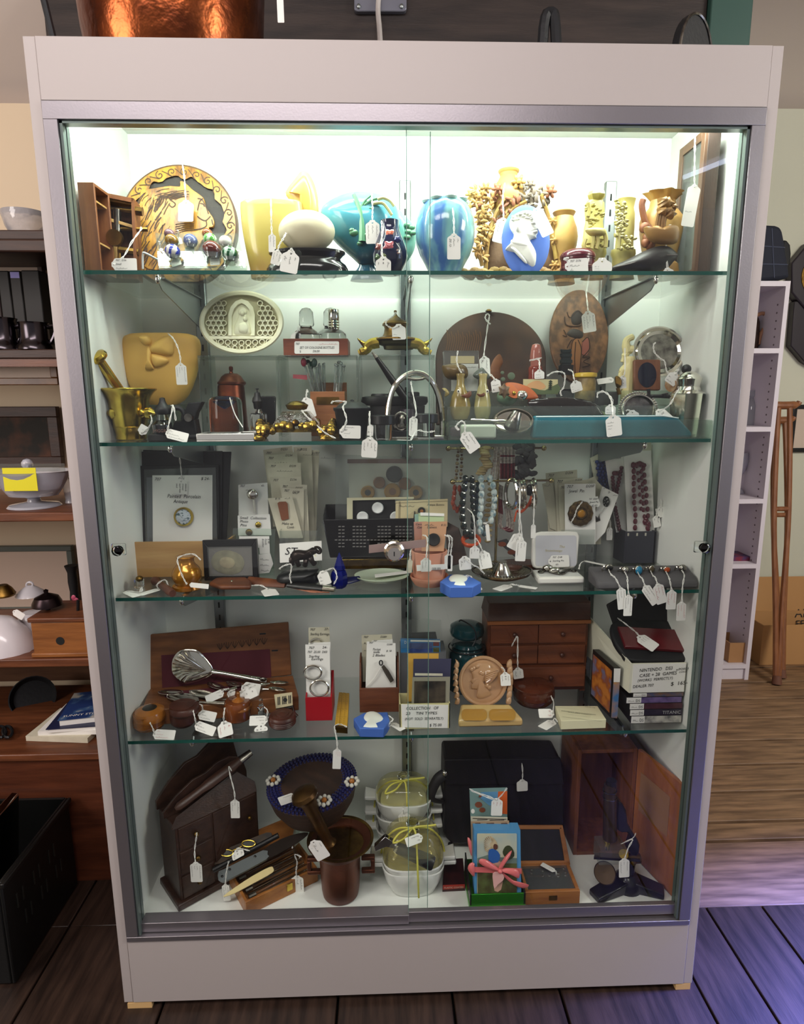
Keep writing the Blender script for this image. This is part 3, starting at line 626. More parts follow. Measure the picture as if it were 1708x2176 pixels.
# blue medallion with white bust
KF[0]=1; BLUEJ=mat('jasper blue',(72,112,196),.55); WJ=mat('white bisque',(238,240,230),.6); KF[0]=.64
q=lean(.085,S1,.115,S1+.145); t=T('oval_portrait_medallion','blue oval medallion with white relief bust of a man in uniform','medallion',loc=q(c,1055,1060))
t.p('plaque',puff(M(),q,c,ell(1055,735,218,328,40),.004,.008,4,.35),BLUEJ)
bust=[(905,590),(915,540),(960,490),(1030,460),(1090,458),(1130,475),(1145,520),(1150,555),(1165,600),(1180,625),(1160,640),(1165,660),(1150,690),(1150,712),(1110,722),(1090,740),(1085,790),(1130,820),(1150,870),(1140,950),(1110,968),(1060,935),(1000,880),(950,840),(868,815),(905,770),(935,720),(945,680),(920,640)]
t.p('bust',puff(M(),q,c,csp(bust,2),.011,.002,5,.45,.003,(1030,690)),WJ)
m=M(); puff(m,q,c,csp([(950,560),(985,575),(1000,610),(985,650),(965,640),(955,600)],3),.006,.003,4,front=.013); puff(m,q,c,csp([(1085,575),(1140,565),(1150,580),(1100,590)],3),.004,.002,3,front=.010); puff(m,q,c,csp([(1110,650),(1160,640),(1160,660),(1120,668)],3),.004,.002,3,front=.0095)
puff(m,q,c,csp([(940,720),(1090,770),(1085,800),(930,760)],3),.004,.002,3,front=.010); puff(m,q,c,csp([(920,800),(960,800),(1060,920),(1040,930)],3),.004,.002,3,front=.009)
rr=random.Random(5)
for i in range(22): x=rr.uniform(935,1110);y=475+rr.uniform(0,50)+abs(x-1040)*.25; puff(m,q,c,ell(x,y,16,9,8),.003,.002,3,front=.0115)
t.p('bust_detail',m,WJ)
tag(c,(1150,455),(1260,682),118,q.off(.016),'slanting across the top of the blue medallion',('~~','~~~~~','~~'),(),orient='v')
# red lidded box
RLQ=mat('dark red lacquer',(104,24,42),.25,coat=.4)
t=T('red_round_box','small dark red turned round box with domed lid','trinket box')
m=lpx(c,1528,.1,[(900,154),(905,148),(960,148),(968,154),(985,154),(992,148),(1030,150),(1034,140)],36,z0=S1); t.p('body',m,RLQ)
m=lpx(c,1528,.1,[(803,20),(805,90),(818,125),(840,148),(858,157),(880,157),(886,150),(900,150)],36); z_=max(v.z for v in t.e.children[0].data.vertices and [v.co for v in t.e.children[0].data.vertices])+S1-min(v.z for v in m.v)
for v in m.v: v.z+=z_
t.p('lid',m,RLQ)
tag(c,(1432,965),(1620,952),125,lean(.061,S1,.064,S1+.05),'propped before the dark red round box',('707  D76','~~~~~~','~~'),[(1440,920),(1400,900),(1420,890),(1445,890)],orient='v')
c=A4
JADE=mat('olive yellow soapstone',(232,220,140),.35,col2=(206,192,108),ns=16,bump=.1)
t=T('crane_soapstone_vase','narrow yellow green soapstone vase carved with a crane and flower bud top','carving')
t.p('pedestal',lpx(c,345,.14,[(1020,100),(1040,104),(1060,85),(1100,80),(1130,92)],24,.7,z0=S1,zs=1),JADE)
t.p('flower_bud',lpx(c,370,.14,[(548,30),(560,58),(590,68),(615,58),(632,40)],24,mod=lambda a,k:1+.07*math.cos(a*8)),JADE)
t.p('body',lpx(c,358,.14,[(630,60),(650,74),(720,80),(800,70),(860,80),(940,85),(1020,84)],24,.6),JADE)
m=M(); q=vert(.108); puff(m,q,c,csp([(275,870),(330,850),(430,860),(440,900),(400,920),(320,915)],3),.014,.008,4)
for l in([(345,915),(340,960),(330,1020)],[(370,915),(380,960),(365,1020)],[(430,880),(445,940),(440,1010)],[(280,940),(265,990),(275,1020)],[(300,760),(310,700),(300,650)]): m.tube(sp([q(c,x,y) for x,y in l],3),.004,6)
rr=random.Random(8)
for i in range(40): x=rr.uniform(285,430);y=rr.uniform(640,850) if i<26 else rr.uniform(930,1020); puff(m,q.off(-.006),c,ell(x,y,rr.uniform(12,24),rr.uniform(8,14),8),.008,.004,3)
t.p('crane_relief',m,JADE)
t=T('leaf_soapstone_vase','narrow olive soapstone vase with leafy sprays up its side','carving')
t.p('pedestal',lpx(c,585,.14,[(1030,96),(1045,100),(1060,85),(1105,85),(1130,100)],24,.7,z0=S1,zs=1),JADE)
t.p('body',lpx(c,615,.14,[(612,60),(618,72),(640,66),(690,58),(740,70),(850,72),(950,70),(1035,72)],24,.7),JADE)
m=M();q=vert(.112)
for i in range(60): x=rr.uniform(525,610)-(0 if i<30 else 0);y=rr.uniform(630,1020); x+=(y>900)*rr.uniform(-10,70); puff(m,q,c,[(x+rr.uniform(14,26)*math.cos(a),y+rr.uniform(10,22)*math.sin(a)) for a in (0,1,2,3,4,5)],.007,.004,2)
m.tube(sp([q(c,545,1020),q(c,560,850),q(c,580,700),q(c,575,630)],4),.004,6)
t.p('leaf_relief',m,mat('pale olive soapstone',(236,228,156),.4))
t=T('amber_soapstone_vase','large amber soapstone vase with torn rim and carved lotus bouquet','vase')
t.p('body',lpx(c,920,.14,[(425,150),(445,128),(490,98),(545,105),(620,160),(660,172),(760,165),(850,150),(930,132),(985,120),(1010,150),(1080,160),(1130,150)],40,.8,mod=lambda a,k:1+(.09*math.sin(a*7)+.05*math.sin(a*11) if k<2 else 0),z0=S1),SOAP)
m=M();q=vert(.083)
flw=[(925,660,66),(905,640,44),(960,745,44),(940,720,50),(900,720,44),(980,690,36)]
for x,y,r_ in flw: puff(m,q,c,csp([(x+r_*(1+.2*math.cos(5*a))*math.cos(a),y+r_*(1+.2*math.cos(5*a))*.8*math.sin(a)) for a in [2*PI*i/10 for i in range(10)]],2),.014,.012,4)
for x in(845,865,890,910): m.tube(sp([q(c,x,860),q(c,x+6,800),q(c,x+22,730)],3),.0035,6)
puff(m,q,c,csp([(750,850),(800,850),(840,835),(880,860),(950,830),(1030,850),(1020,970),(900,985),(800,950)],3),.016,.02,4)
t.p('lotus_relief',m,SOAPG if 0 else mat('dark amber soapstone',(176,132,76),.4))
m=M().tube(sp([vert(.12)(c,745,625),vert(.12)(c,735,680),vert(.12)(c,760,800),vert(.12)(c,800,860)],4),.006,8)
for x,y in((755,850),(780,930),(770,970),(800,985)): m.ball(vert(.11)(c,x,y),.010,10)
t.p('twig_handle',m,SOAPR)
q=vert(.09); t=T('leather_pouch','dark grey stitched leather sap lying on the top shelf','leather sap',loc=q(c,760,1190).xy.to_3d()+V((0,0,S1)))
m=puff(M(),q,c,csp([(495,1165),(620,1105),(760,1035),(860,1000),(940,1000),(1000,1040),(1025,1078),(985,1130),(930,1180),(800,1205),(600,1205),(500,1200)],3),.022,.022,5,.55); t.p('body',m,mat('dark worn leather',(50,46,46),.45,bump=.25,bs=80))
m=M().tube(sp([q.off(.018)(c,x,y) for x,y in((500,1170),(640,1140),(780,1095),(900,1072),(1020,1072))],4),.0012,6); t.p('seam',m,mat('leather seam',(104,96,92),.6))
# tall glazed wooden case at the right
x0=PY(*c(1208,600),.10).x; x1=PY(*c(1335,600),.10).x; zt=PY(*c(1300,45),.10).z; FW=wood('walnut frame',(86,58,40),(116,82,58),'z',8,.45); FWD=wood('dark walnut',(52,36,30),(74,52,42),'z',8,.5)
t=T('tall_shadow_box','tall narrow dark wooden case with glazed door, standing at right end of top shelf','display box',loc=((x0+x1)/2,.15,S1))
t.p('carcass',M().bx(x0+.006,x1,.10,.105,S1,zt).bx(x1-.004,x1,.105,.2,S1,zt).bx(x0+.006,x1,.195,.2,S1,zt).bx(x0+.006,x1-.004,.105,.195,S1,S1+.005).bx(x0+.006,x1-.004,.105,.195,zt-.005,zt),FWD,bev=.0006)
t.p('door_frame',M().bx(x0,x0+.006,.10,.114,S1,zt).bx(x0,x0+.006,.186,.2,S1,zt).bx(x0,x0+.006,.114,.186,zt-.016,zt).bx(x0,x0+.006,.114,.186,S1,S1+.014),FW,bev=.0006)
t.p('glass_pane',M().bx(x0+.002,x0+.004,.114,.186,S1+.014,zt-.016),PLASTIC)
t.p('lining',M().bx(x1-.006,x1-.004,.105,.195,S1+.005,zt-.005),mat('grey green lining',(150,156,138),.8))
q=PL((x0-.002,.1,0),(-1,0,0)); 
tag(c,(1160,520),(1100,840),105,vert(.095),'long string over the tall glazed case at the right end',('~',),[(1158,440),(1160,280),(1162,150),(1165,92,.10)],r=.0008)
tag(c,(415,1120),(415,1205),160,lean(.061,S1,.064,S1+.05),'propped between red box and leather sap',('707    12','~~~','~~~~'),[(420,1105),(425,1095)])
tag(c,(940,1190),(945,1230),100,vert(.07),'under the tip of the leather sap',('~',),[(930,985,.085),(970,860,.1),(960,830,.1),(975,900,.09),(965,960,.09)])
# ================================================================ second shelf
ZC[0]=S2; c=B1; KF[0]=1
def gem(m,c,x,y,yy,r_,n=12,**k): o=PY(*c(x,y),yy); return m.ball(o,px(c,r_,o),n,**k)
# three clear risers
for nm,a,b in(('left',419,588),('middle',590,759),('right',762,924)):
    x0=PY(a,755,.2).x; x1=PY(b,755,.2).x; zt=PY(500,755,.2).z
    t=T('acrylic_riser','clear acrylic riser, %s of three on the second shelf'%nm,'riser','clear acrylic risers',loc=((x0+x1)/2,.25,S2))
    t.p('top',M().bx(x0,x1,.2,.325,zt-.003,zt),ACR,bev=.0008)
    for x in(x0,x1-.003): t.p('side',M().bx(x,x+.003,.2,.325,S2,zt-.003),ACR,bev=.0008)
ZR=zt
# brass mortar and pestle
t=T('brass_mortar','polished brass mortar with flared rim and side knobs, left end of the second shelf','mortar')
pr=[(1003,258),(1012,268),(1022,262),(1045,235),(1075,212),(1120,190),(1250,172),(1365,152),(1372,158),(1384,150),(1450,136),(1485,140),(1492,130)]
m=lpx(c,448,.15,[(1480,100),(1300,130),(1100,170),(1020,240)]+pr,40); 
k=S2-min(v.z for v in m.v)
for v in m.v: v.z+=k
t.p('bowl',m,BRASS)
for s,x in((-1,262),(1,628)):
    o=PY(*c(x,1250),.128); R=Ro(-s*PI/2,3,'Y')@Mx.Identity(3)
    t.p('side_knob',M().lathe([(.006,-.02),(.009,-.016),(.006,-.012),(.011,-.008),(.012,0),(.008,.004),(.004,.010),(0,.012)],o,18,Ro(s*PI/2,3,'Y')@Ro(0,3,'X')),BRASS)
t=T('brass_pestle','brass pestle with flat round head leaning out of the mortar','pestle')
a=PY(*c(345,1040),.15);b=PY(*c(128,735),.11); d=(b-a).normalized(); m=M().tube([a-d*.09,a-d*.07,a,b],[.008,.011,.0085,.0098],16); R=d.to_track_quat('Z','Y').to_matrix()
m.lathe([(.010,-.006),(.019,0),(.0205,.005),(.018,.010),(.010,.013),(0,.0135)],b,24,R); t.p('shaft',m,BRASS)
tag(c,(540,1440),(580,1370),90,lean(.095,S2,.11,S2+.08),'curling at the foot of the brass mortar',('~','~~'),[(600,1400),(640,1330),(630,1270,.12)])
# yellow vase with bow, raised on a clear block
zb=PY(*c(740,1168),.25).z
t=T('clear_block','clear acrylic block under the yellow bow vase','riser'); x0=PY(*c(560,1150),.25).x; x1=PY(*c(900,1150),.25).x
t.p('top',M().bx(x0,x1,.2,.31,zb-.003,zb),ACR); t.p('front',M().bx(x0,x1,.2,.203,S2,zb-.003),ACR); t.p('back',M().bx(x0,x1,.307,.31,S2,zb-.003),ACR)
YM=mat('mustard matte glaze',(232,188,98),.5,col2=(220,170,84),ns=6)
t=T('mustard_bow_vase','wide tapering mustard yellow vase with raised bow, behind the brass mortar','vase')
q=vert(.25); 
def oval_loft(c,y,rows,sy,n=56,p=2.6):
    m=M();P=[];F=[]
    for (yy,xl,xr) in rows:
        a=PY(*c(xl,yy),y);b=PY(*c(xr,yy),y);o=(a+b)/2;w=(b-a).length/2
        for i in range(n):
            t_=2*PI*i/n; C_,S_=math.cos(t_),math.sin(t_); P.append(o+V((w*math.copysign(abs(C_)**(2/p),C_),w*sy*math.copysign(abs(S_)**(2/p),S_),0)))
    for k in range(len(rows)-1):
        for i in range(n): F.append((k*n+i,k*n+(i+1)%n,(k+1)*n+(i+1)%n,(k+1)*n+i))
    F.append(tuple(range(n))); F.append(tuple((len(rows)-1)*n+i for i in range(n))); return m.add(P,F)
t.p('body',oval_loft(c,.25,[(600,480,960),(500,500,940),(488,520,920),(494,440,1000),(515,390,1060),(550,352,1092),(600,334,1104),(700,336,1100),(800,362,1085),(900,395,1062),(1000,440,1030),(1080,500,990),(1130,560,950),(1168,620,890)],.42),YM)
m=M(); q=vert(.215)
puff(m,q,c,csp([(520,520),(600,510),(640,560),(620,600),(560,590)],3),.010,.03,4); puff(m,q,c,csp([(640,600),(740,520),(830,515),(852,600),(840,690),(770,700),(660,680),(620,650)],3),.012,.04,4); puff(m,q,c,csp([(600,620),(640,640),(640,760),(660,830),(580,830),(590,760)],3),.009,.03,4); puff(m,q,c,csp([(640,680),(770,710),(800,760),(690,815),(640,760)],3),.009,.03,4)
t.p('bow_relief',m,YM)
tag(c,(915,790),(930,978),104,vert(.175),'hanging on the mustard bow vase',('~','~~','~~~~','~'),[(910,700),(880,600,.18),(840,530,.19),(795,490,.21)],orient='v')
# ink bottle, punch
t=T('black_cap_ink_bottle','squat ink bottle with black bell cap and lettered label beside the brass mortar','ink bottle')
m=lpx(c,738,.098,[(1350,85),(1358,92),(1460,92),(1474,86)],28); t.p('glass_body',m,mat('dark ink glass',(26,26,30),.06,coat=.6))
t.p('shoulder',lpx(c,738,.098,[(1262,52),(1320,60),(1350,88)],28),CRYS)
t.p('cap',lpx(c,738,.098,[(1098,8),(1104,24),(1140,30),(1165,42),(1195,72),(1225,80),(1255,70),(1262,60)],28),BLACK)
t.p('foot',lpx(c,725,.10,[(1470,92),(1480,112),(1530,118),(1540,110)],28,z0=S2),BLACKM)
m=M(); o=PY(*c(735,1432),.098-px(c,93,V((0,.098,1.2)))); text(m,'HIGGINS',o,(1,0,0),(0,0,1),.006,width=.030,align='c',eps=.0006); t.p('lettering',m,mat('faded label ink',(120,90,80),.7))
tag(c,(788,1440),(985,1490),92,lean(.066,S2,.075,S2+.04),'lying against the foot of the black capped ink bottle',('~~','~~~~~~','~'),[(800,1370),(840,1200,.08),(828,1180,.09),(850,1190),(870,1320)],orient='v')
t=T('paper_punch','black metal desk punch with raised lever on the second shelf','punch'); q=vert(.14)
t.p('body',slab(M(),q,c,[(850,1330),(1050,1300),(1075,1440),(1080,1480),(820,1480),(830,1400)],.03),IRON,bev=.003)
t.p('base',M().box(PY(*c(985,1475),.155),(.06,.05,.012)),IRON,bev=.004)
t.p('lever',slab(M(),q,c,[(985,1150),(1118,1140),(1062,1250),(1050,1310),(960,1330),(935,1270)],.026,.004),IRON,bev=.002)
t.p('arm',M().tube(sp([q(c,850,1200),q(c,910,1205),q(c,945,1250),q(c,940,1320)],4),.005,8),IRON)
t.p('pivot',M().lathe([(.008,-.016),(.008,.016)],q(c,1010,1290),16,Ro(PI/2,3,'X')),SILVERD)
# ivory oval icon on the left riser
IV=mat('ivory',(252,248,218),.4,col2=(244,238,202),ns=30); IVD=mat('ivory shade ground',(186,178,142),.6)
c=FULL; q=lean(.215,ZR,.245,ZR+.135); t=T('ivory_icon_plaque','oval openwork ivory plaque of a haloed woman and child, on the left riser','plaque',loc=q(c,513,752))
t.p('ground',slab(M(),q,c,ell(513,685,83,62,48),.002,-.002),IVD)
m=M(); P=q.off(.002); g=[P.pts(c,ell(513,685,90*1,68,65,0,2*PI*65/64)),q.off(.006).pts(c,ell(513,685,87,65,65,0,2*PI*65/64)),q.off(.006).pts(c,ell(513,685,80,59,65,0,2*PI*65/64)),q.pts(c,ell(513,685,78,57,65,0,2*PI*65/64))]; m.grid(g)
slab(m,q,c,[(436,714),(590,714),(588,720),(440,720)],.004,.004)
t.p('rim',m,IV)
m=M()
def ring(m,q,c,x,y,r_,w,n=14,h=.0035):
    P=q.off(h*.6); n1=n+1; m.grid([q.pts(c,ell(x,y,r_,r_,n1,0,2*PI*n1/n)),q.off(h).pts(c,ell(x,y,r_-w*.3,r_-w*.3,n1,0,2*PI*n1/n)),q.off(h).pts(c,ell(x,y,r_-w,r_-w,n1,0,2*PI*n1/n)),q.pts(c,ell(x,y,r_-w,r_-w,n1,0,2*PI*n1/n))])
for i in range(15):
    for j in range(8):
        x=437+i*11+(j%2)*5.5; y=634+j*10.5; u,v=(x-513)/76,(y-685)/55
        if u*u+v*v<.95 and not(478<x<548 and y<713) and not 708<y<722: ring(m,q,c,x,y,6.6,2.2,10)
for i in range(9):
    x=455+i*14.5; ring(m,q,c,x,729+abs(i-4)*-.8,6.8,2.2,10)
for i in range(7): ring(m,q,c,470+i*14.5,739,5.5,2,10) if 1<=i<=5 else None
t.p('openwork',m,IV)
m=M(); a=[(485,713),(485,668),(490,652),(500,640),(513,635),(527,640),(537,652),(541,668),(541,713)]; b=[(534,713),(534,670),(528,655),(520,647),(513,644),(505,647),(497,656),(492,670),(492,713)]
slab(m,q,c,a+b,.004,.006); t.p('arch',m,IV)
m=M(); slab(m,q,c,b,.003,.001); puff(m,q,c,csp([(500,712),(497,695),(503,680),(508,668),(516,660),(524,668),(530,685),(533,700),(531,712)],3),.005,.001,4,front=.001); puff(m,q,c,ell(515,663,9,10,16),.003,.001,3,front=.003); puff(m,q,c,ell(515,666,5,6.5,12),.005,.001,3,front=.005); puff(m,q,c,ell(521,679,5,6,12),.005,.001,3,front=.004); puff(m,q,c,csp([(506,690),(520,684),(528,694),(524,708),(508,706)],3),.005,.001,3,front=.004)
t.p('figures',m,IV)
# copper canister, inkwells inside the left riser
c=B1; t=T('copper_canister','small lidded copper canister inside the left clear riser','canister')
t.p('body',lpx(c,1395,.25,[(982,122),(1000,126),(1300,142),(1312,148),(1370,150)],32,z0=S2,zs=1),COPPER)
t.p('lid',lpx(c,1395,.25,[(800,5),(806,18),(830,20),(850,14),(868,20),(872,60),(900,95),(940,118),(955,134),(972,134),(984,122)],32),COPPER)
GLT=mat('thick clear glass',(240,246,246),.02,trans=1,ior=1.3)
t=T('glass_inkwell','thick clear glass inkwell with a trace of blue ink inside the left riser','inkwell')
m=lpx(c,1335,.15,[(1085,60),(1095,130),(1110,152),(1140,160),(1250,162),(1340,160),(1390,140)],28,z0=S2,zs=1); t.p('body',m,GLT)
t.p('ink_funnel',lpx(c,1335,.15,[(1130,60),(1145,88),(1180,50),(1210,10)],20),mat('blue ink glass',(50,76,190),.1,trans=.5))
m=M().tube(sp([PY(*c(x,y),d) for x,y,d in((1385,1100,.11),(1400,1160,.108),(1440,1270,.105),(1510,1385,.095))],4),.0011,6); t.p('string',m,STRING)
c=B2; t=T('black_top_ink_bottle','square ink bottle with black turned stopper at the edge of the left riser','ink bottle')
t.p('glass_body',M().box(PY(*c(42,1265),.16),(.029,.029,.035)),CRYS,bev=.003); t.p('neck',lpx(c,42,.16,[(1150,22),(1195,40),(1200,60)],16),CRYS)
t.p('stopper',lpx(c,25,.16,[(962,16),(972,16),(975,6),(995,6),(1000,24),(1030,30),(1050,44),(1080,50),(1100,40),(1140,36),(1150,30)],24),BLACK)
t=T('black_hinged_clip','black enamelled clip standing behind the square ink bottle','clip'); t.p('plate',slab(M(),vert(.2),c,rrect(55,1030,190,1330,20),.012),BLACK,bev=.002)
c=B1; t=T('tin_tray','shallow white metal tin holding small dark trinkets, at front of the second shelf','tin')
zf=S2; xa,xb=PY(*c(1078,1500),.07).x,PY(*c(1625,1500),.07).x; m=M(); m.bx(xa,xb,.062,.15,zf,zf+.003).bx(xa,xb,.062,.065,zf+.003,zf+.015).bx(xa,xb,.147,.15,zf+.003,zf+.015).bx(xa,xa+.003,.065,.147,zf+.003,zf+.015).bx(xb-.003,xb,.065,.147,zf+.003,zf+.015)
t.p('tray',m,mat('white tin',(214,210,206),.25,.6),bev=.0012)
for i,(dx,l,mm) in enumerate(((.02,.02,'a'),(.05,.03,'b'),(.085,.034,'c'))): solo('trinket',('pale','dark','brass')[i]+' little trinket lying in the white tin','trinket',M().ball((xa+dx+.012,.1,zf+.006),.5*l,12,sc=(1,.4,.2)),(SILVERD,BLACKM,BRASSO)[i],'trinkets in the tin')
# perfume set box on the middle riser
c=B2; BXW=wood('box mahogany',(96,46,30),(132,70,46),'x',10,.5)
x0=PY(*c(265,600),.215).x; x1=PY(*c(850,600),.215).x; zt=PY(*c(500,510),.215).z; h=zt-ZR; t=T('wooden_bottle_box','low open wooden box with a hand lettered label holding clear bottles','box',loc=((x0+x1)/2,.26,ZR))
ZC[0]=ZR
t.p('front',M().bx(x0,x1,.215,.221,ZR,zt),BXW,bev=.0006); t.p('back',M().bx(x0,x1,.299,.305,ZR,zt),BXW); t.p('end',M().bx(x0,x0+.005,.221,.299,ZR,zt),BXW); t.p('end',M().bx(x1-.005,x1,.221,.299,ZR,zt),BXW); t.p('bottom',M().bx(x0+.005,x1-.005,.221,.299,ZR,ZR+.004),BXW)
q=vert(.2148); m=slab(M(),q,c,rrect(365,535,770,648,14),.0005,.0004); lb=t.p('label',m,PAPER)
m=M(); text(m,'SET OF COLOGNE BOTTLES',q(c,412,603),(1,0,0),(0,0,1),.0048,width=px(c,315,q(c,500,600)),shear=.15,eps=.001); text(m,'707',q(c,376,566),(1,0,0),(0,0,1),.004,eps=.001); text(m,'$',q(c,412,636),(1,0,0),(0,0,1),.004,eps=.001); text(m,'24.00',q(c,530,634),(1,0,0),(0,0,1),.0045,shear=.2,eps=.001); scrawl(m,q(c,545,626)+V((0,0,-.003)),(1,0,0),(0,0,1),.016,.0008,3)
t.p('lettering',m,INK,lb); m=M(); scrawl(m,q(c,585,566),(1,0,0),(0,0,1),px(c,170,q(c,500,560)),.003,5,eps=.001); t.p('red_lettering',m,INKR,lb)
for i,(x,yy,capy,nm) in enumerate(((470,.245,230,'in front at left of the box, with domed clear cap'),(690,.28,230,'at the back of the box, with domed clear cap'))):
    w=62; t=T('clear_bottle','round clear glass bottle %s'%nm,'bottle','bottles in the wooden box')
    t.p('flask',lpx(c,x,yy,[(400,50),(415,56),(440,95),(470,125),(520,130),(640,120)],28,z0=ZR+.004,zs=1),CRYS); t.p('cap',lpx(c,x,yy,[(capy,10),(capy+10,40),(capy+40,w),(capy+155,w+6),(capy+168,w)],28),CRYS)
t=T('clear_bottle','round clear glass bottle with ribbed aluminium screw cap in the wooden box','bottle','bottles in the wooden box')
t.p('flask',lpx(c,720,.243,[(425,50),(440,80),(465,110),(490,114),(640,105)],28,z0=ZR+.004,zs=1),CRYS)
t.p('cap',lpx(c,720,.243,[(247,48),(252,51),(345,51)]+[(350+i*12,54 if i%2 else 48) for i in range(7)]+[(430,50)],28),SILVER)
tag(c,(380,468),(380,560),96,vert(.2135+.01),'sticking out of the front of the wooden bottle box',(),[(395,440),(400,405),(410,440)])
# brass dolphin inkwell on the right riser
t=T('dolphin_inkwell','brass inkwell with pointed lid on two dolphin feet, on the right riser','inkwell'); y0=.262
t.p('lid',lpx(c,1280,y0,[(252,3),(256,12),(268,14),(280,8),(290,12),(310,26),(335,60),(352,95),(368,112),(380,120),(386,112)],32),BRASSO)
t.p('body',lpx(c,1280,y0,[(386,116),(392,120),(400,104),(420,98),(460,104),(490,118),(500,150),(512,188),(526,192)],32),BRASSO)
t.p('tray',lpx(c,1310,y0,[(526,200),(535,218),(560,200),(580,140),(608,132),(612,120)],32,sy=.45),mat('dark verdigris brass',(74,72,46),.45,.8))
for s,x0 in((-1,930),(1,1620)):
    q=vert(y0-.01); m=M(); X=lambda v: x0+s*-1*(v-930)
    m.tube(sp([q(c,X(1130),545),q(c,X(1050),565),q(c,X(1010),615),q(c,X(965),640),q(c,X(948),648)],4),[.012]*4+[.011]*4+[.010]*4+[.008]*4+[.006],10); puff(m,q,c,csp([(X(933),507),(X(965),520),(X(1045),560),(X(1020),600),(X(985),585)],3),.006,.006,3)
    t.p('dolphin_foot',m,BRASS)
tag(c,(1310,400),(1316,520),125,vert(.218),'hanging on the brass dolphin inkwell',('','~ ~','  ~'),[(1250,415),(1195,380),(1210,340,.23),(1270,300,.24),(1280,270,.25)])
ZC[0]=S2
# swizzle sticks in a wooden box
x0=PY(*c(508,1050),.215).x; x1=PY(*c(822,1050),.215).x; zt=PY(*c(660,990),.215).z
t=T('wooden_stick_box','open wooden drawer box with brass label holder standing on end inside the middle riser','box',loc=((x0+x1)/2,.26,S2))
BX2=wood('drawer oak',(128,78,46),(160,104,62),'x',9,.5)
t.p('front',M().bx(x0,x1,.215,.222,S2,zt),BX2,bev=.0008); t.p('back',M().bx(x0-.006,x1,.29,.296,S2,zt+.02),BX2); t.p('side',M().bx(x0,x0+.006,.222,.29,S2,zt),BX2); t.p('side',M().bx(x1-.006,x1,.222,.29,S2,zt),BX2)
q=vert(.2145); m=M(); slab(m,q,c,rrect(565,1040,770,1110,8),.001,.0008); t.p('label_holder',m,BRASSO)
rr=random.Random(4); SWZ=mat('stick glass',(226,236,234),.05,trans=.85,ior=1.4)
for i in range(15):
    bx_=560+i*6; tx=455+i*13+rr.uniform(-12,12); ty=735+rr.uniform(-15,40); a=PY(*c(bx_,1080),.255+rr.uniform(-.02,.02)); b=PY(*c(tx,ty),.25+rr.uniform(-.03,.03))
    t=T('glass_swizzle_stick','one of the clear glass swizzle sticks bunched at left in the wooden stick box','swizzle stick','swizzle sticks bunched in the wooden box'); t.p('rod',M().tube([a,b],.0021,6),SWZ)
    if i in(0,3,5,7): t.p('knob',M().ball(b,.0062,10,sc=(1,1,1.5)),mat('knob %d'%i,((120,30,50),0,0,(24,60,50),0,(30,90,70),0,(40,60,54))[i],.2))if i!=3 else t.p('knob',M().ball(b,.0062,10),BLACK)
for i in range(7):
    a=PY(*c(722+i*9,1060),.25+rr.uniform(-.02,.02)); b=PY(*c(738+i*13,715+rr.uniform(0,45)),.25+rr.uniform(-.02,.02))
    t=T('glass_swizzle_stick','one of the thin glass swizzle sticks leaning at right in the wooden stick box','swizzle stick','swizzle sticks at right in the wooden box'); t.p('rod',M().tube([a,b],.0021,6),SWZ); t.p('knob',M().ball(b,.0034,8),SWZ)
solo('red_plastic_pick','flat red plastic pick sticking out at left of the swizzle sticks','pick',slab(M(),vert(.25),c,[(352,835),(480,842),(480,885),(350,870)],.001),mat('red pick',(190,90,100),.5))
tag(c,(468,1062),(515,1228),108,lean(.19,S2,.2,S2+.1),'standing before the wooden stick box',(),[(475,1010,.2),(480,975,.213),(490,1000,.21)])
# gilt crystal inkwell
GILT=mat('gilt cast brass',(196,164,74),.25,1,col2=(96,70,32),ns=60,bump=.9,bs=90)
t=T('crystal_inkwell','cut crystal inkwell with bronze lid on an ornate gilt brass base','inkwell'); y0=.13
P=lambda x,y,d: PY(*c(x,y),d); m=M(); zt=P(380,1168,y0).z; zb=P(380,1318,y0).z; o=P(385,1200,y0); wt=px(c,122,o); wb=px(c,185,o)
m.add([o.xy.to_3d()+V((sx*w,sy*w,z)) for w,z in((wb,zb),(wb,zb+.008),(wt,zt-.004),(wt*.9,zt)) for sx,sy in((-1,-1),(1,-1),(1,1),(-1,1))],[(0,1,2,3),(12,13,14,15)]+[(4*k+i,4*k+(i+1)%4,4*k+4+(i+1)%4,4*k+4+i) for k in range(3) for i in range(4)])
g=mat('cut crystal',(236,240,236),.03,trans=1,ior=1.5,bump=.9,bs=150); t.p('crystal_body',m,g)
t.p('lid',lpx(c,386,y0,[(1075,20),(1085,62),(1100,80),(1112,100),(1150,84),(1160,60)],28,mod=lambda a,k:1+.05*math.cos(a*4)),GILT)
m=M(); zt=zb; 
for (xa,ya,da),(xb,yb,db) in(((60,1410,.075),(700,1410,.075)),((60,1360,.19),(740,1350,.19)),((60,1410,.075),(60,1360,.19)),((700,1410,.075),(740,1350,.19))):
    for i in range(13):
        u=i/12; o=P(xa+(xb-xa)*u,ya+(yb-ya)*u,da+(db-da)*u); o.z=S2+.016+.014*math.sin(PI*u); m.ball(o+V((0,0,.004*math.sin(i*2.3))),.0085+.002*math.sin(i*1.7),8)
for xx,yy,dd in((45,1425,.072),(665,1425,.072),(60,1380,.19),(740,1370,.19)):
    o=P(xx,yy,dd); o.z=S2+.006; m.ball(o,.012,10,sc=(1.3,1,.6)); m.ball(o+V((.010 if xx<300 else -.010,.004,.010)),.010,8)
o=P(385,1320,y0); m.box(V((o.x,o.y,zb-.004)),(wb*2.1,wb*2.1,.006)); t.p('gilt_stand',m,GILT)
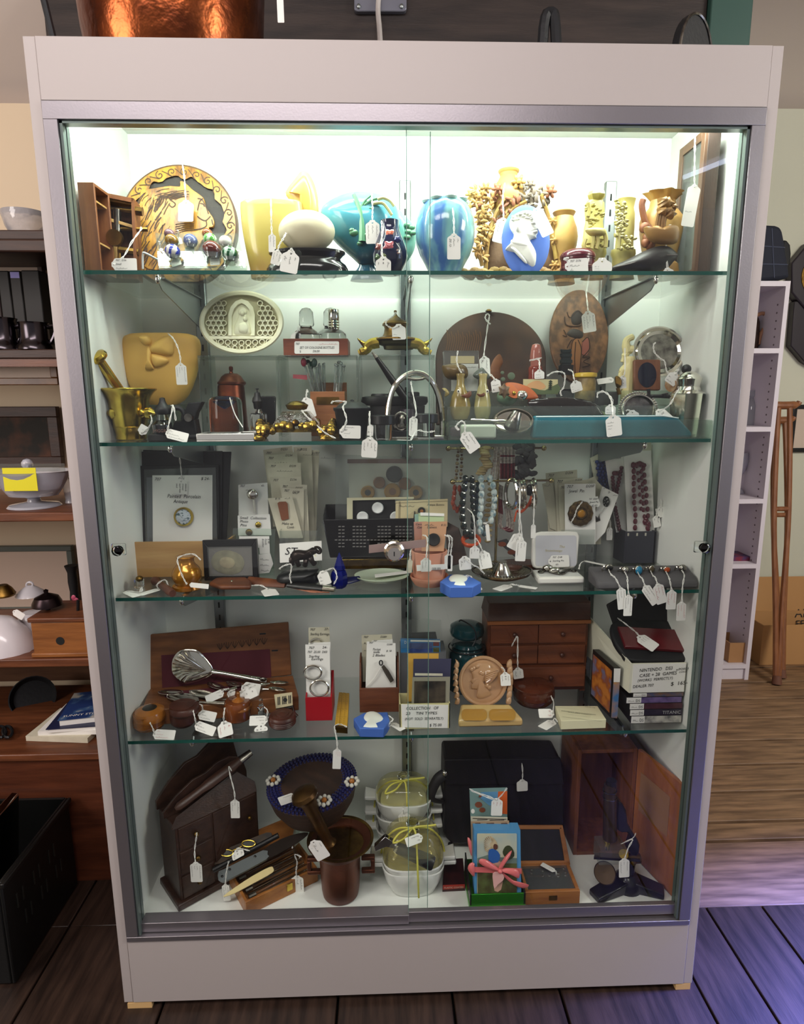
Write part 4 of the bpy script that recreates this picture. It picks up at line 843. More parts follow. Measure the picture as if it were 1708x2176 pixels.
solo('folded_string_tag','white tag string trailing from the crystal inkwell','string',string(M(),[P(430,1160,.09),P(480,1220,.08),P(560,1290,.072),P(650,1370,.066),P(740,1415,.062)]),STRING)
# black pot, black dish, desk pen, stirrup, jars
t=T('black_iron_pot','small black lidded cast iron pot with white price tag, middle of the second shelf','pot')
t.p('body',lpx(c,888,.12,[(1135,166),(1140,172),(1158,170),(1172,158),(1300,140),(1415,118)],32,z0=S2,zs=1),IRON)
t.p('lid',lpx(c,888,.12,[(1062,4),(1066,18),(1078,18),(1082,30),(1086,80),(1100,110),(1118,132),(1136,150)],32),mat('ribbed iron lid',(58,62,60),.5,.4,bump=.4,bs=160))
tag(c,(793,1355),(966,1360),118,vert(.0605),'standing in front of the black iron pot',('~~   34','707','~~~~','  ~'),[(838,1250),(805,1130,.075),(835,1085,.09),(720,1080,.09),(700,1100,.09)],orient='v')
t=T('black_round_dish','flat black lacquer double dish with raised lids behind the jars','dish'); 
t.p('plate',lpx(c,1275,.24,[(1032,260),(1040,298),(1085,302),(1112,285),(1118,260)],40,sy=.4),BLACK)
for x,w in((1145,86),(1440,60)): t.p('lid',lpx(c,x,.24,[(1010 if x<1300 else 994,w-10),(1020 if x<1300 else 1002,w),(1038,w)],28,sy=.6),BLACK)
t.p('foot',lpx(c,1300,.24,[(1118,250),(1200,240),(1260,120)],40,sy=.4,z0=S2,zs=1),BLACKM)
t=T('desk_pen','black tapered desk pen with silver tip slanting in its holder','pen'); a=PY(*c(1440,1155),.2);b=PY(*c(1108,680),.17);e=PY(*c(1070,632),.167)
t.p('barrel',M().tube([a,a+(b-a)*.3,a+(b-a)*.6,b],[.007,.0085,.0075,.0045],14),BLACK); t.p('tip',M().tube([b,e],[.0042,.0018],12),SILVER)
t=T('pen_holder','dark plastic desk pen holder behind the horse head mascot','pen holder'); t.p('socket',M().tube([PY(*c(1445,1160),.2),PY(*c(1400,1100),.195)],[.012,.009],14),BLACK); t.p('base',lpx(c,1400,.2,[(1150,70),(1200,90),(1330,100)],24,z0=S2,zs=1),mat('purple black plastic',(46,36,48),.3))
t=T('silver_stirrup','polished silver riding stirrup standing upright between two glass jars','stirrup'); q=vert(.125)
l=[(1215,1390),(1210,1250),(1225,1100),(1265,960),(1340,870),(1450,820),(1560,850),(1640,950),(1685,1090),(1705,1250),(1706,1390)]; t.p('arch',M().tube(sp([q(c,*p_) for p_ in l],4),.0055,10),SILVER)
t.p('strap_slot',M().tube(sp([q(c,x,y) for x,y in((1345,870),(1400,870),(1460,880),(1530,872),(1550,850),(1460,825),(1390,840))],3),.0032,8),SILVER); t.p('tread',M().bx(q(c,1205,1390).x,q(c,1712,1390).x,.1,.15,S2,S2+.007),SILVER,bev=.002)
t=T('horse_head_mascot','small silver horse head in a ring standing under the stirrup','mascot'); q=vert(.108); m=M().tube([q(c,*p_) for p_ in ell(1332,1262,62,78,24)],.003,8,True); puff(m,q,c,csp([(1300,1330),(1305,1260),(1320,1210),(1345,1195),(1375,1230),(1365,1270),(1385,1330)],3),.006,.006,4); t.p('ring_and_head',m,SILVERD); t.p('foot',M().box(PY(*c(1333,1372),.108)+V((0,0,0)),(.036,.02,.012)),BLACK,bev=.001)
for nm,x,y,yl,yc,w in(('left of the stirrup foot',1168,1205,1290,.088,112),('right, under the stirrup',1556,1190,1275,.094,110)):
    t=T('black_lid_jar','low clear glass jar with flat black lid, %s'%nm,'jar','glass jars with black lids')
    t.p('glass',lpx(c,x,yc,[(yl,w-24),(yl+20,w-24),(1400,w-28),(1425,w-36)],28,z0=S2,zs=1),CRYS); t.p('lid',lpx(c,x,yc,[(y,w-8),(y+6,w),(yl-8,w),(yl,w-6)],32),BLACK)
tag(c,(1050,1428),(1040,1590),142,vert(.054),'hanging over the second shelf edge below the left glass jar',('~','~~~~','~~~','~'),[(1055,1390,.056),(1045,1240,.06),(1048,1170,.07)],orient='v')
tag(c,(1055,1300),(1050,1392),56,vert(.07),'narrow one standing left of the first black lidded jar',('~',),())
tag(c,(1445,1230),(1440,1392),76,lean(.07,S2,.072,S2+.05),'leaning on the right black lidded jar',('~~','~'),[(1470,1180),(1430,960,.11),(1420,900,.12)],orient='v')
tag(c,(1420,1432),(1300,1428),30,flat(S2+.0012),'lying flat by the right black lidded jar',(),[(1480,1345,.07),(1560,1360,.068),(1640,1350,.068)])
# ---- right half: dark plaques at the back
c=B3; PYRO=mat('dark pyrography wood',(62,44,36),.5,col2=(96,64,42),ns=9,band=(.4,.7)); ORG=mat('stained orange wood',(150,92,52),.5,col2=(112,66,40),ns=30)
q=lean(.25,S2,.306,S2+.2); t=T('half_round_plaque','dark half round burnt wood plaque with faint figure, at back of the second shelf','plaque',loc=q(c,610,1280))
t.p('board',slab(M(),q,c,[(115,1290)]+[(610+500*math.cos(a),705+440*math.sin(a)) for a in [PI+PI*i/40 for i in range(41)]]+[(1110,1290)],.010),PYRO,bev=.002)
m=M(); puff(m,q,c,csp([(610,760),(640,690),(690,650),(720,720),(690,790),(700,860),(620,880),(600,820)],3),.002,.001,3); t.p('figure',m,ORG)
m=M()
for i in range(16): x=200+i*20; stroke(m,q,c,sp2([(x,620),(x+20,520),(x+10,430+((i*37)%60))]),7,.0008)
t.p('reed_marks',m,mat('reed tan',(110,74,44),.6)); t.p('hook',M().lathe([(.004,-.002),(.008,0),(.004,.004)],q.off(.004)(c,590,262),10),BRASSO)
tag(c,(550,686),(560,860),95,vert(.235),'hanging on the half round dark plaque',('~','~~'),[(548,640),(580,400,.28),(595,300,.29),(570,290,.29),(560,330,.285),(605,380,.28)],orient='v')
q=lean(.243,S2,.306,S2+.23); t=T('oval_lady_plaque','tall oval burnt wood plaque of a dancing lady with long skirt','plaque',loc=q(c,1410,900))
t.p('board',slab(M(),q,c,ell(1412,490,266,425,56),.010),mat('grained brown plaque',(88,62,44),.5,col2=(136,94,62),ns=60,st=(1,1,.7),band=(.4,.65)),bev=.002)
m=M(); slab(m,q,c,csp([(1340,860),(1330,640),(1345,540),(1400,510),(1440,560),(1430,700),(1410,860)],3),.001,.0012); t.p('skirt',m,mat('skirt ochre',(150,98,58),.5)); m=M(); slab(m,q,c,csp([(1440,540),(1490,500),(1500,600),(1480,660),(1430,640)],3),.001,.0012); t.p('sash',m,mat('sash red',(146,80,66),.5))
m=M(); puff(m,q,c,csp([(1300,460),(1360,420),(1440,450),(1440,500),(1390,510),(1320,490)],3),.002,.001,3); puff(m,q,c,csp([(1340,300),(1400,250),(1440,300),(1420,380),(1350,380)],3),.002,.001,3); t.p('hair',m,mat('burnt dark',(50,40,36),.6))
m=M()
for l in([(1345,860),(1335,700),(1350,540),(1400,500)],[(1410,860),(1425,700),(1430,600),(1400,520)],[(1375,860),(1370,680),(1380,540)],[(1300,600),(1330,540),(1350,520)],[(1440,540),(1490,500),(1505,600),(1440,680)],[(1440,680),(1510,680),(1450,720),(1510,750),(1440,770)],[(1280,310),(1290,380),(1360,400),(1430,390)],[(1270,430),(1300,490),(1260,480)],[(1300,270),(1330,320),(1400,260),(1450,300)]): stroke(m,q,c,sp2(l),8,.0016)
t.p('burnt_lines',m,CUT)
tag(c,(1490,282),(1508,452),122,vert(.235),'hanging at the top of the oval lady plaque',('~','~~~~','~','~'),[(1488,230),(1475,110,.28),(1462,66,.31)],orient='v')
# stepped acrylic display
x0=PY(*c(235,1300),.066).x; x1=PY(*B4(1580,1300),.066).x; H1=S2+.034; H2=S2+.062
t=T('stepped_acrylic_stand','long clear stepped acrylic display tray on the right of the second shelf','display stand',loc=((x0+x1)/2,.13,S2))
t.p('front_lip',M().bx(x0,x1,.062,.0645,S2,S2+.036),ACR,bev=.0006); t.p('first_step',M().bx(x0,x1,.105,.108,S2,H1+.028),ACR,bev=.0006); t.p('second_step',M().bx(x0,x1,.165,.168,S2,H2+.03),ACR,bev=.0006); t.p('back_rail',M().bx(x0,x1,.245,.248,S2,H2+.03),ACR)
t.p('first_tread',M().bx(x0,x1,.108,.165,H1-.0025,H1),ACR); t.p('second_tread',M().bx(x0,x1,.168,.245,H2-.0025,H2),ACR); t.p('tray_floor',M().bx(x0,x1,.0645,.105,S2,S2+.002),ACR)
for x in(x0-.0025,x1): t.p('end',M().bx(x,x+.0025,.062,.248,S2,H1),ACR)
ZF=S2+.002
# front tray
def on(m,z): k=z-min(v.z for v in m.v); [setattr(v,'z',v.z+k) for v in m.v]; return m
t=T('white_soap_box','white folded linen box lying in the front of the clear stepped tray','box'); m=M().box(PY(*c(495,1268),.086),(.066,.03,.026)); t.p('box',on(m,ZF),mat('white linen',(226,222,212),.8),bev=.004); 
tag(c,(370,1380),(470,1525),122,vert(.053),'slanting over the shelf edge in front of the white box',('~','~~~~','~'),[(375,1290),(340,1260),(290,1310),(320,1340),(290,1300)],orient='v')
t=T('silver_bell_dish','oval silver dish with a small bell shaped cup on it','dish'); q=lean(.07,S2+.002,.098,S2+.055)
m=puff(M(),q,c,ell(815,1258,178,112,36),.002,.004,4); m.tube([q.off(.003)(c,*p_) for p_ in ell(815,1258,174,108,36)],.0022,6,True); t.p('dish',m,SILVER)
t.p('cup',M().tube([q.off(.002)(c,800,1310),q.off(.010)(c,820,1250),q.off(.014)(c,850,1180)],[.016,.0135,.009],16),SILVERD)
solo('silver_spoon','small silver spoon lying across the oval silver dish','spoon',puff(M().tube([q.off(.008)(c,430,1245),q.off(.008)(c,740,1258)],.0016,6),q.off(.008),c,ell(690,1256,80,14,12),.002,.002,3),SILVER)
TEAL=mat('teal leatherette',(38,124,140),.45,col2=(30,104,122),ns=14,bump=.15,bs=200)
t=T('teal_spectacle_case','long teal leather spectacle case lying along the front of the clear tray','spectacle case'); a=PY(*c(975,1300),.088); b=PY(*B4(1375,1370),.088); m=M()
zt=PY(*c(1300,1210),.086).z; o=[(a.x,ZF),(b.x,ZF),(b.x,ZF+.008),(b.x-.03,zt-.004),(b.x-.06,zt),(a.x+.004,zt)]; m.prism([(x,.07,z) for x,z in o],(0,.03,0)); t.p('case',m,TEAL,bev=.004)
t.p('seam',M().tube([(a.x+.004,.069,zt-.001),(b.x-.06,.069,zt-.001),(b.x-.03,.069,zt-.005)],.0012,6),mat('white seam',(214,226,226),.6))
c=B4; tag(c,(693,1268),(708,1438),142,vert(.0575),'hanging in front of the teal spectacle case',('~~  ~','~~~~','~~~','','  ~'),[(690,1230),(680,1130,.08),(640,1050,.095),(560,1040,.1),(550,1090,.1)])
# first step
ZF=H1; c=B3
for x,nm in((335,'left'),(565,'right')): 
    m=M().box(PY(*c(x,1125),.13),(.042,.03,.018)); solo('purple_stone_box','small purple stone pillbox under the %s fish vase'%nm,'pillbox',on(m,S2+.003),mat('purple stone',(112,70,92),.25,col2=(90,54,74),ns=40),'purple stone pillboxes',bev=.004)
t=T('black_shell_comb','black lacquered shell shaped tray standing on the clear step','tray'); q=lean(.118,H1,.132,H1+.06); m=puff(M(),q,c,csp([(945,1100),(1000,1060),(1120,1045),(1300,1045),(1450,1062),(1560,1100),(1612,1170),(1610,1210),(1300,1230),(1100,1230),(1000,1160)],3),.004,.004,4,.4); t.p('shell',m,mat('black tortoise lacquer',(34,30,30),.12,coat=.5))
t=T('silver_pin_dish','little round silver dish with beaded rim propped behind the teal case','dish'); c=B4; q=lean(.112,H1,.128,H1+.06); m=M(); puff(m,q,c,ell(922,1200,176,160,36),.001,.004,4,.4); t.p('dish',m,SILVERD); m=M().tube([q.off(.002)(c,*p_) for p_ in ell(922,1200,150,138,36)],.0055,8,True,.6); [m.ball(q.off(.003)(c,*p_),.0028,6) for p_ in ell(922,1200,172,158,44)]; t.p('beaded_rim',m,SILVER)
tag(c,(868,1222),(872,1290),120,vert(.102),'propped in front of the little beaded silver dish',(),[(830,1200),(810,1210)])
tag(c,(672,1165),(668,1240),95,vert(.1),'left of the little beaded silver dish',('~ ~','~'),[(690,1130),(670,1080),(600,1030,.115),(560,1050,.12)])
# second step: fish vases, stones, tins
c=B3; FISH=mat('olive stone glaze',(128,108,56),.18,col2=(176,160,104),ns=14,coat=.4,band=(.4,.7)); FISH2=mat('pale jade glaze',(178,164,108),.18,col2=(150,150,110),ns=16,coat=.4)
for x,d,mm,nm in((335,1,FISH,'darker olive'),(540,-1,FISH2,'paler')):
    t=T('fish_vase','small %s stone vase shaped as an open mouthed fish'%nm,'vase','fish shaped vases'); y0=.145; w=96 if d>0 else 78
    t.p('body',lpx(c,x,y0,[(828,38),(832,40),(845,34),(880,34),(905,48),(940,w*.82),(990,w),(1030,w*.92),(1058,w*.7),(1064,w*.5)],28,z0=H1,zs=1,sy=.85),mm)
    f=vert(y0-.022); mx=x+ (48 if d>0 else -20)
    t.p('mouth',puff(M(),f,c,csp([(mx-45,1030),(mx,1010),(mx+45,985),(mx+48,1030),(mx+10,1052)],3) if d>0 else csp([(mx-40,1010),(mx,1015),(mx+30,1000),(mx+35,1030),(mx-10,1040)],3),.003,.006,3),mat('fish mouth',(110,66,46),.5))
    ex=x-20 if d>0 else x+38; m=M(); gem(m,c,ex,988,y0-.021,16,sc=(.8,.5,1.2)); t.p('eye',m,mat('eye white',(240,236,220),.1)); m=M(); gem(m,c,ex,988,y0-.026,8); t.p('pupil',m,BLACK)
    if d>0: t.p('tail',puff(M(),vert(y0),c,csp([(235,1010),(200,960),(165,965),(195,990),(190,1040)],3),.005,.005,3),mm)
t=T('clear_box_with_card','small clear plastic box holding a bright white card, before the half round plaque','box'); q=vert(.2); t.p('shell',M().bx(q(c,183,800).x,q(c,498,800).x,.2,.235,H2,q(c,300,620).z),PLASTIC,bev=.001)
m=slab(M(),vert(.21),c,[(250,740),(495,740),(495,985),(250,985)],.001); t.p('card',m,PAPER); m=slab(M(),vert(.215),c,[(245,668),(460,668),(460,735),(245,735)],.004); t.p('pale_wood_piece',m,mat('pale wood',(206,186,140),.5)); m=M(); scrawl(m,vert(.2098)(c,370,775),(1,0,0),(0,0,1),.024,.003,3); t.p('writing',m,INK)
t=T('mottled_stone_fish','round brown mottled stone fish lying behind the olive fish vase','stone figure'); q=vert(.185); m=puff(M(),q,c,csp([(165,765),(200,745),(300,735),(380,760),(405,830),(370,880),(250,885),(190,850)],3),.02,.02,5); t.p('body',m,mat('mottled brown stone',(112,92,56),.25,col2=(70,54,34),ns=24))
solo('stone_tag_string','white string over the mottled stone fish','string',string(M(),[PY(*c(x,y),.158) for x,y in((310,620),(300,720),(330,800),(345,820))]),STRING)
t=T('grey_stone_leaf','pointed grey green stone leaf behind the paler fish vase','stone figure'); m=puff(M(),vert(.19),c,csp([(445,845),(480,800),(530,772),(560,800),(605,860),(560,885),(490,880)],2),.012,.012,4); t.p('leaf',m,mat('grey green stone',(104,112,104),.2,coat=.3))
tag(c,(650,890),(665,995),88,vert(.138),'between the paler fish vase and the orange pouch',('~','~~'),[(630,860),(590,820,.16)])
t=T('jade_openwork_ball','pale jade green openwork stone ball on the clear stand','carving'); o=PY(*c(762,845),.2); m=M().ball(o,px(c,96,o),24,sc=(1,.9,.8)); t.p('ball',on(m,H2),mat('pale jade',(164,196,160),.25,col2=(190,214,184),ns=20)); 
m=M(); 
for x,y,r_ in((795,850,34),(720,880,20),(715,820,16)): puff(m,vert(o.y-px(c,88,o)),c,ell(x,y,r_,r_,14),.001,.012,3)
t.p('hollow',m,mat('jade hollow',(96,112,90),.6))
t=T('red_glass_bottle','small reddish glass scent bottle with rounded stopper','bottle'); t.p('body',lpx(c,1015,.215,[(760,54),(770,64),(800,62),(860,66),(960,60)],24,z0=H2,zs=1),mat('red brown glass',(140,62,50),.08,coat=.5)); t.p('stopper',lpx(c,1022,.215,[(556,14),(566,36),(600,46),(680,54),(710,50),(760,46)],24),mat('pink brown glass',(170,104,92),.1,coat=.5))
tag(c,(1050,806),(1050,875),90,vert(.158),'on the small red glass bottle',('~','~'),[(1050,760),(1040,700,.17),(960,710,.18),(1070,685,.18)])
t=T('black_pagoda_figure','little black pagoda tower figure in front of the oval plaque','figurine'); m=M()
for i,(y,w) in enumerate(((625,40),(665,44),(720,48),(770,54))): o=PY(*c(1290,y),.23); k=px(c,w,o); m.box(o,(k*2,k*1.6,.006)); m.box(o-V((0,0,.007)),(k*1.7,k*1.3,.010)); m.ball(o+V((-k,0,.002)),.003,6); m.ball(o+V((k,0,.002)),.003,6)
t.p('tower',m,mat('black green stone',(34,42,42),.35)); t.p('plinth',on(M().box(PY(*c(1290,850),.23),(.03,.028,.034)),H2).merge(M().box(PY(*c(1290,795),.23),(.026,.024,.02))),BLACKM)
t=T('yellow_lid_jar','round pot with decorated sides and bright yellow lid on the clear stand','pot'); t.p('body',lpx(c,1472,.2,[(868,78),(880,88),(960,90),(990,80)],28,z0=H2,zs=1),mat('decorated tan pot',(176,150,92),.4,col2=(92,74,50),ns=40)); t.p('lid',lpx(c,1472,.2,[(818,60),(824,96),(840,100),(858,98),(868,80)],28),mat('yellow enamel',(222,186,72),.25))
tag(c,(1375,908),(1395,992),104,vert(.155),'beside the yellow lidded pot',('~~','~~','~'),[(1360,860),(1350,810,.18),(1310,790,.19)])
t=T('landscape_card','small painted landscape card of hills and a pine tree','picture card'); q=vert(.16); t.p('card',slab(M(),q,c,[(903,878),(1218,880),(1218,1015),(903,1012)],.001),mat('card sky',(196,186,142),.6)); 
m=slab(M(),q,c,csp([(905,985),(960,960),(1020,965),(1100,980),(1216,920),(1216,1012),(905,1010)],2),.0005,.0008); t.p('hills',m,mat('card hills',(90,104,72),.6)); m=slab(M(),q,c,csp([(930,940),(990,900),(1050,895),(1110,945),(1060,975),(960,975)],2),.0004,.0006); t.p('mountain',m,mat('card mountain',(208,160,112),.6)); m=M()
for k in range(5): slab(m,q,c,[(1152,885+k*16),(1172-k*2,905+k*18),(1132+k*-1,905+k*18)],.0004,.0012)
t.p('pine_tree',m,mat('card pine',(44,54,40),.6))
t=T('orange_leather_pouch','orange brown leather pouch with round snap on the clear stand','pouch'); q=lean(.12,H1,.15,H1+.05); m=puff(M(),q,c,csp([(735,925),(790,908),(880,925),(980,970),(1040,1045),(960,1060),(850,1050),(760,1030)],3),.006,.006,4,.4); t.p('leather',m,mat('orange leather',(168,84,42),.45,bump=.1)); m=slab(M(),q,c,csp([(745,930),(800,925),(860,990),(850,1045),(790,1040),(740,990)],3),.003,.0085); t.p('flap',m,mat('orange leather flap',(186,98,50),.45)); m=M(); m.ball(q.off(.012)(c,820,1005),.0042,12,sc=(1,.6,1)); t.p('snap',m,BRASS)
solo('silver_trinket','polished silver trinket lying below the orange pouch','trinket',puff(M(),vert(.112),c,csp([(860,990),(920,985),(945,1030),(900,1075),(850,1050)],3),.007,.007,4),SILVER)
solo('dark_shell','dark spiky shell at the left of the orange pouch','shell',puff(M(),vert(.135),c,[(690+(60 if i%2 else 40)*math.cos(i*.5236)+40,985+(75 if i%2 else 50)*math.sin(i*.5236)) for i in range(12)],.010,.010,4),mat('dark shell',(80,58,44),.35,col2=(150,128,100),ns=40))
JD=mat('green soapstone',(96,122,84),.3,col2=(150,160,110),ns=22)
solo('green_stone_frog','small crumpled green stone frog in front of the landscape card','stone figure',on(puff(M(),vert(.138),c,csp([(1110,1010),(1150,965),(1200,968),(1240,1000),(1220,1040),(1150,1045)],2),.014,.014,4),H1),JD)
solo('green_stone_turtle','lumpy green soapstone turtle on the right of the clear stand','stone figure',on(puff(M(),vert(.138),B4,csp([(435,1070),(470,1015),(560,1010),(640,1035),(660,1085),(540,1100)],2),.016,.016,4),H1),JD)
solo('tag_string_loop','white string loop hanging before the black pagoda','string',string(M(),[PY(*c(x,y),.152) for x,y in((1120,850),(1180,815),(1255,815),(1282,850),(1270,950),(1240,990),(1250,1030))]),STRING)
c=B4; t=T('black_velvet_box','low black box with a white tag on top, beside the yellow lidded pot','box'); t.p('box',on(M().box(PY(*c(628,955),.205),(.044,.04,.028)),H2),BLACKM,bev=.003)
tag(c,(690,925),(550,945),56,lean(.178,H2,.2,H2+.04),'lying on the low black box',('~~',),(),orient='v')
t=T('brass_hand_clip','small brass letter clip shaped like a hand','clip'); m=puff(M(),vert(.16),c,csp([(712,900),(740,893),(770,930),(765,985),(735,1010),(715,960)],2),.008,.008,4)
for i in range(4): m.tube([vert(.152)(c,722+i*12,905+i*8),vert(.150)(c,726+i*11,960+i*6)],.003,6)
m.tube([vert(.16)(c,735,1000),vert(.16)(c,752,1060)],.004,8); t.p('hand',m,BRASSO)
t=T('ivory_giraffe_carving','tall cream ivory carving of stacked giraffes','carving'); q=vert(.21); m=M()
for l,r_ in(([(830,1000),(830,900),(835,780),(845,640),(850,560)],[.014,.013,.014,.012,.011]),([(830,520),(820,440),(838,400),(890,378)],[.009,.0075,.007,.0045]),([(785,610),(805,560),(850,500),(880,500)],[.004,.007,.009,.006]),([(775,860),(770,760),(790,690),(840,640)],[.006,.006,.008,.010]),([(862,1000),(866,860),(862,720),(850,600)],[.006,.006,.007,.010]),([(765,690),(785,720),(830,720)],[.004,.006,.008])): 
    P_=[q(c,*p_) for p_ in l]; n_=len(P_); Q=sp(P_,4); m.tube(Q,[r_[min(i//4,n_-1)] for i in range(len(Q))],10)
t.p('giraffes',on(m,H2),mat('cream ivory',(224,212,156),.4))
tag(c,(780,900),(785,1005),62,vert(.158),'at the feet of the ivory giraffes',('~',),[(800,850),(800,640,.19)],orient='v')
t=T('silver_salver','round polished silver plate standing at the back right of the second shelf','plate'); q=lean(.2,S2+.035,.22,S2+.13); c_=(1112,672)
t.p('well',slab(M(),q,c,ell(*c_,170,162,44),.002),SILVERD); m=M(); n1=57; g=[qq.pts(c,ell(*c_,a,b,n1,0,2*PI*n1/56)) for qq,a,b in((q.off(-.002),244,234),(q.off(.008),240,230),(q.off(.007),228,218),(q.off(.002),214,205),(q.off(.004),196,188),(q.off(0),168,160))]; m.grid(g); t.p('rim',m,SILVER)
t.p('support',M().bx(q(c,1000,900).x,q(c,1230,900).x,.205,.23,S2,S2+.034),ACR)
solo('salver_tag_string','white string looped over the face of the silver plate','string',string(M(),[PY(*c(x,y),.19) for x,y in((1080,590),(1060,610),(1070,680),(1130,740),(1160,760),(1180,850),(1215,880))]),STRING)
t=T('cased_portrait','brown wooden portrait case with dark oval glass standing on the clear stand','portrait'); q=lean(.168+.004,H2,.18,H2+.06); t.p('case',slab(M(),q,c,rrect(885,742,1126,1022,16),.010),wood('case brown',(96,58,40),(126,80,54),'z',10,.4),bev=.002); t.p('oval_glass',slab(M(),q,c,ell(1003,882,84,114,32),.002,.001),mat('dark photo glass',(24,26,44),.06,coat=.7))
t=T('rolled_leather_tube','small roll of brown and cream leather beside the silver caddy','leather roll'); t.p('roll',M().tube([PY(*c(1215,975),.15),PY(*c(1285,960),.16)],[.014,.018],16),mat('tan leather',(150,104,64),.5,col2=(206,184,150),ns=60))
solo('black_iron_key','black iron key shaped latch lying on the clear step','key',M().tube([PY(*c(1015,1010),.12),PY(*c(1020,1075),.12),PY(*c(1120,1075),.12),PY(*c(1215,1080),.12)],.004,8).merge(M().tube([PY(*c(1160,1050),.12),PY(*c(1165,1078),.12)],.007,8)),BLACK)
t=T('silver_caddy','tall six sided silver tea caddy with domed lid, right end of the second shelf','caddy'); y0=.115; o=PY(*c(1360,1050),y0)
pr=[(1050,150),(1060,152),(1300,132),(1392,124)]; t.p('body',lpx(c,1362,y0,pr,6,z0=S2+.002,zs=1),mat('bright silver',(226,222,206),.1,1)); t.p('shoulder',lpx(c,1380,y0,[(985,92),(1005,100),(1020,104),(1050,146)],24),SILVER); t.p('lid',lpx(c,1390,y0,[(850,20),(856,46),(875,74),(900,98),(920,110),(950,100),(985,94)],28),SILVER)
t.p('finial',M().ball(PY(*c(1358,830),y0+.02),.0095,14),BLACK)
tag(c,(1105,1215),(1215,1315),120,lean(.066,S2,.09,S2+.05),'grey shaded one standing before the silver caddy',('707  D47','~~~~','~~~',' ~'),[(1200,1160,.07),(1260,1060,.075),(1290,1010,.08)])
tag(c,(1258,880),(1200,960),110,vert(.14),'tucked behind the silver caddy',('~~','~'),[(1290,830),(1285,850)])
# ================================================================ third shelf
ZC[0]=S3; c=C1
def fb(c,xl,xr,yt,yf,ym=None):
    a=PY(*c(xl,ym or yt),yf); b=PY(*c(xr,ym or yt),yf); return a.x,b.x,PY(*c((xl+xr)/2,yt),yf).z
def openbox(t,x0,x1,y0,y1,z0,zt,mm,th=.004,bev=.0006,zb=None):
    t.p('front',M().bx(x0,x1,y0,y0+th,z0,zt),mm,bev=bev); t.p('back',M().bx(x0,x1,y1-th,y1,z0,zb or zt),mm,bev=bev)
    for x in(x0,x1-th): t.p('side',M().bx(x,x+th,y0+th,y1-th,z0,zt),mm,bev=bev)
    t.p('bottom',M().bx(x0+th,x1-th,y0+th,y1-th,z0,z0+th),mm)
def hand(m,pl,c,x,y,s,h,w=None,lift=.0008,sh=.25):      # a line of lettering on plane pl, baseline at crop (x, y), h crop pixels tall, w crop pixels wide
    o=pl(c,x,y); up=(pl(c,x,y-10)-o).normalized(); R=up.cross(pl.n); k=px(c,1,o)
    if s[0]=='~': return scrawl(m,o,R,up,(w or 60)*k,h*k,int(x*7+y),eps=lift)
    return text(m,s,o,R,up,h*k,width=w*k if w else None,shear=sh,eps=lift)
def card(name,label,cat,c,quad,pl,lines=(),mm=None,group=None,ink=None,th=.0006):
    t=T(name,label,cat,group); t.p('card',slab(M(),pl,c,quad,th),mm or PAPER)
    if lines:
        m=M()
        for l in lines: hand(m,pl,c,*l)
        t.p('writing',m,ink or INK)
    return t
# black display sleeves in a bent wood bin
x0=PY(*c(275,1100),.2).x; x1=PY(*c(1225,900),.26).x; zt=PY(*c(600,945),.2).z; BENT=wood('bent maple',(186,140,84),(206,164,106),'x',6,.45,k=7)
t=T('bentwood_bin','pale maple bentwood bin holding black framed sleeves, at left of the third shelf','bin',loc=((x0+x1)/2,.23,S3))
m=M(); P=[(x1+.004,.262)]+[(x1,.215),(x1-.02,.2)]+[(x0+.012,.2),(x0+.003,.205),(x0,.215),(x0-.002,.262)]; Pi=[(x,y+.004 if 0<i<6 else y) for i,(x,y) in enumerate(P)]; Pi=[(x+(.004 if i>=4 else -.004 if i<2 else 0),y) for i,(x,y) in enumerate(Pi)]
n=len(P); m.grid([[V((x,y,z)) for x,y in P+Pi[::-1]+P[:1]] for z in(S3,zt)]); m.add([(x,y,zt) for x,y in P+Pi[::-1]],[(i,i+1,2*n-2-i,2*n-1-i) for i in range(n-1)]); t.p('band',m,BENT)
t.p('bottom',M().bx(x0,x1,.205,.262,S3,S3+.004),BENT)
BKC=mat('black display case',(26,26,28),.3,bump=.05)
for i,(qd,yb,nm) in enumerate(((((400,110),(1200,128),(1150,1050),(360,1050)),.254,'rearmost of three, leaning right'),(((315,128),(1120,120),(1110,1050),(340,1050)),.247,'middle one of three, tallest at the left'),(((350,255),(1085,250),(1090,1050),(370,1050)),.238,'front one of three, holding the porcelain brooch card'))):
    q=lean(yb,S3,yb+.03,S3+.25); t=T('black_display_sleeve','black display sleeve in the bentwood bin, %s'%nm,'display sleeve','black display sleeves in the bin'); t.p('sheet',slab(M(),q,c,qd,.004),BKC,bev=.001)
    if i==1: t.p('zip_strip',slab(M(),q,c,[(400,170),(1050,160),(1050,240),(400,245)],.001,.0012),BLACK)
    if i==2: t.p('inner_sleeve',slab(M(),q,c,[(432,360),(485,360),(490,1000),(440,1000)],.0005,.0008),mat('grey sleeve',(120,120,134),.3)); t.p('plastic_window',slab(M(),q,c,[(410,290),(1060,270),(1075,1040),(425,1045)],.0008,.0038),PLASTIC)
q=lean(.2340,S3,.2640,S3+.25); t=card('brooch_card','white card lettered Painted Porcelain Antique with round gilt brooch','brooch card',c,[(485,342),(1030,340),(1030,1000),(490,1000)],q,[(505,388,'707',26),(720,384,'D11',22),(925,384,'$ 24-',26),(620,545,'Painted  Porcelain',34,300),(675,592,'Antique',32,130)])
o=q.off(.004)(c,768,718); R=q.n.to_track_quat('Z','Y').to_matrix(); k=px(c,88,o)
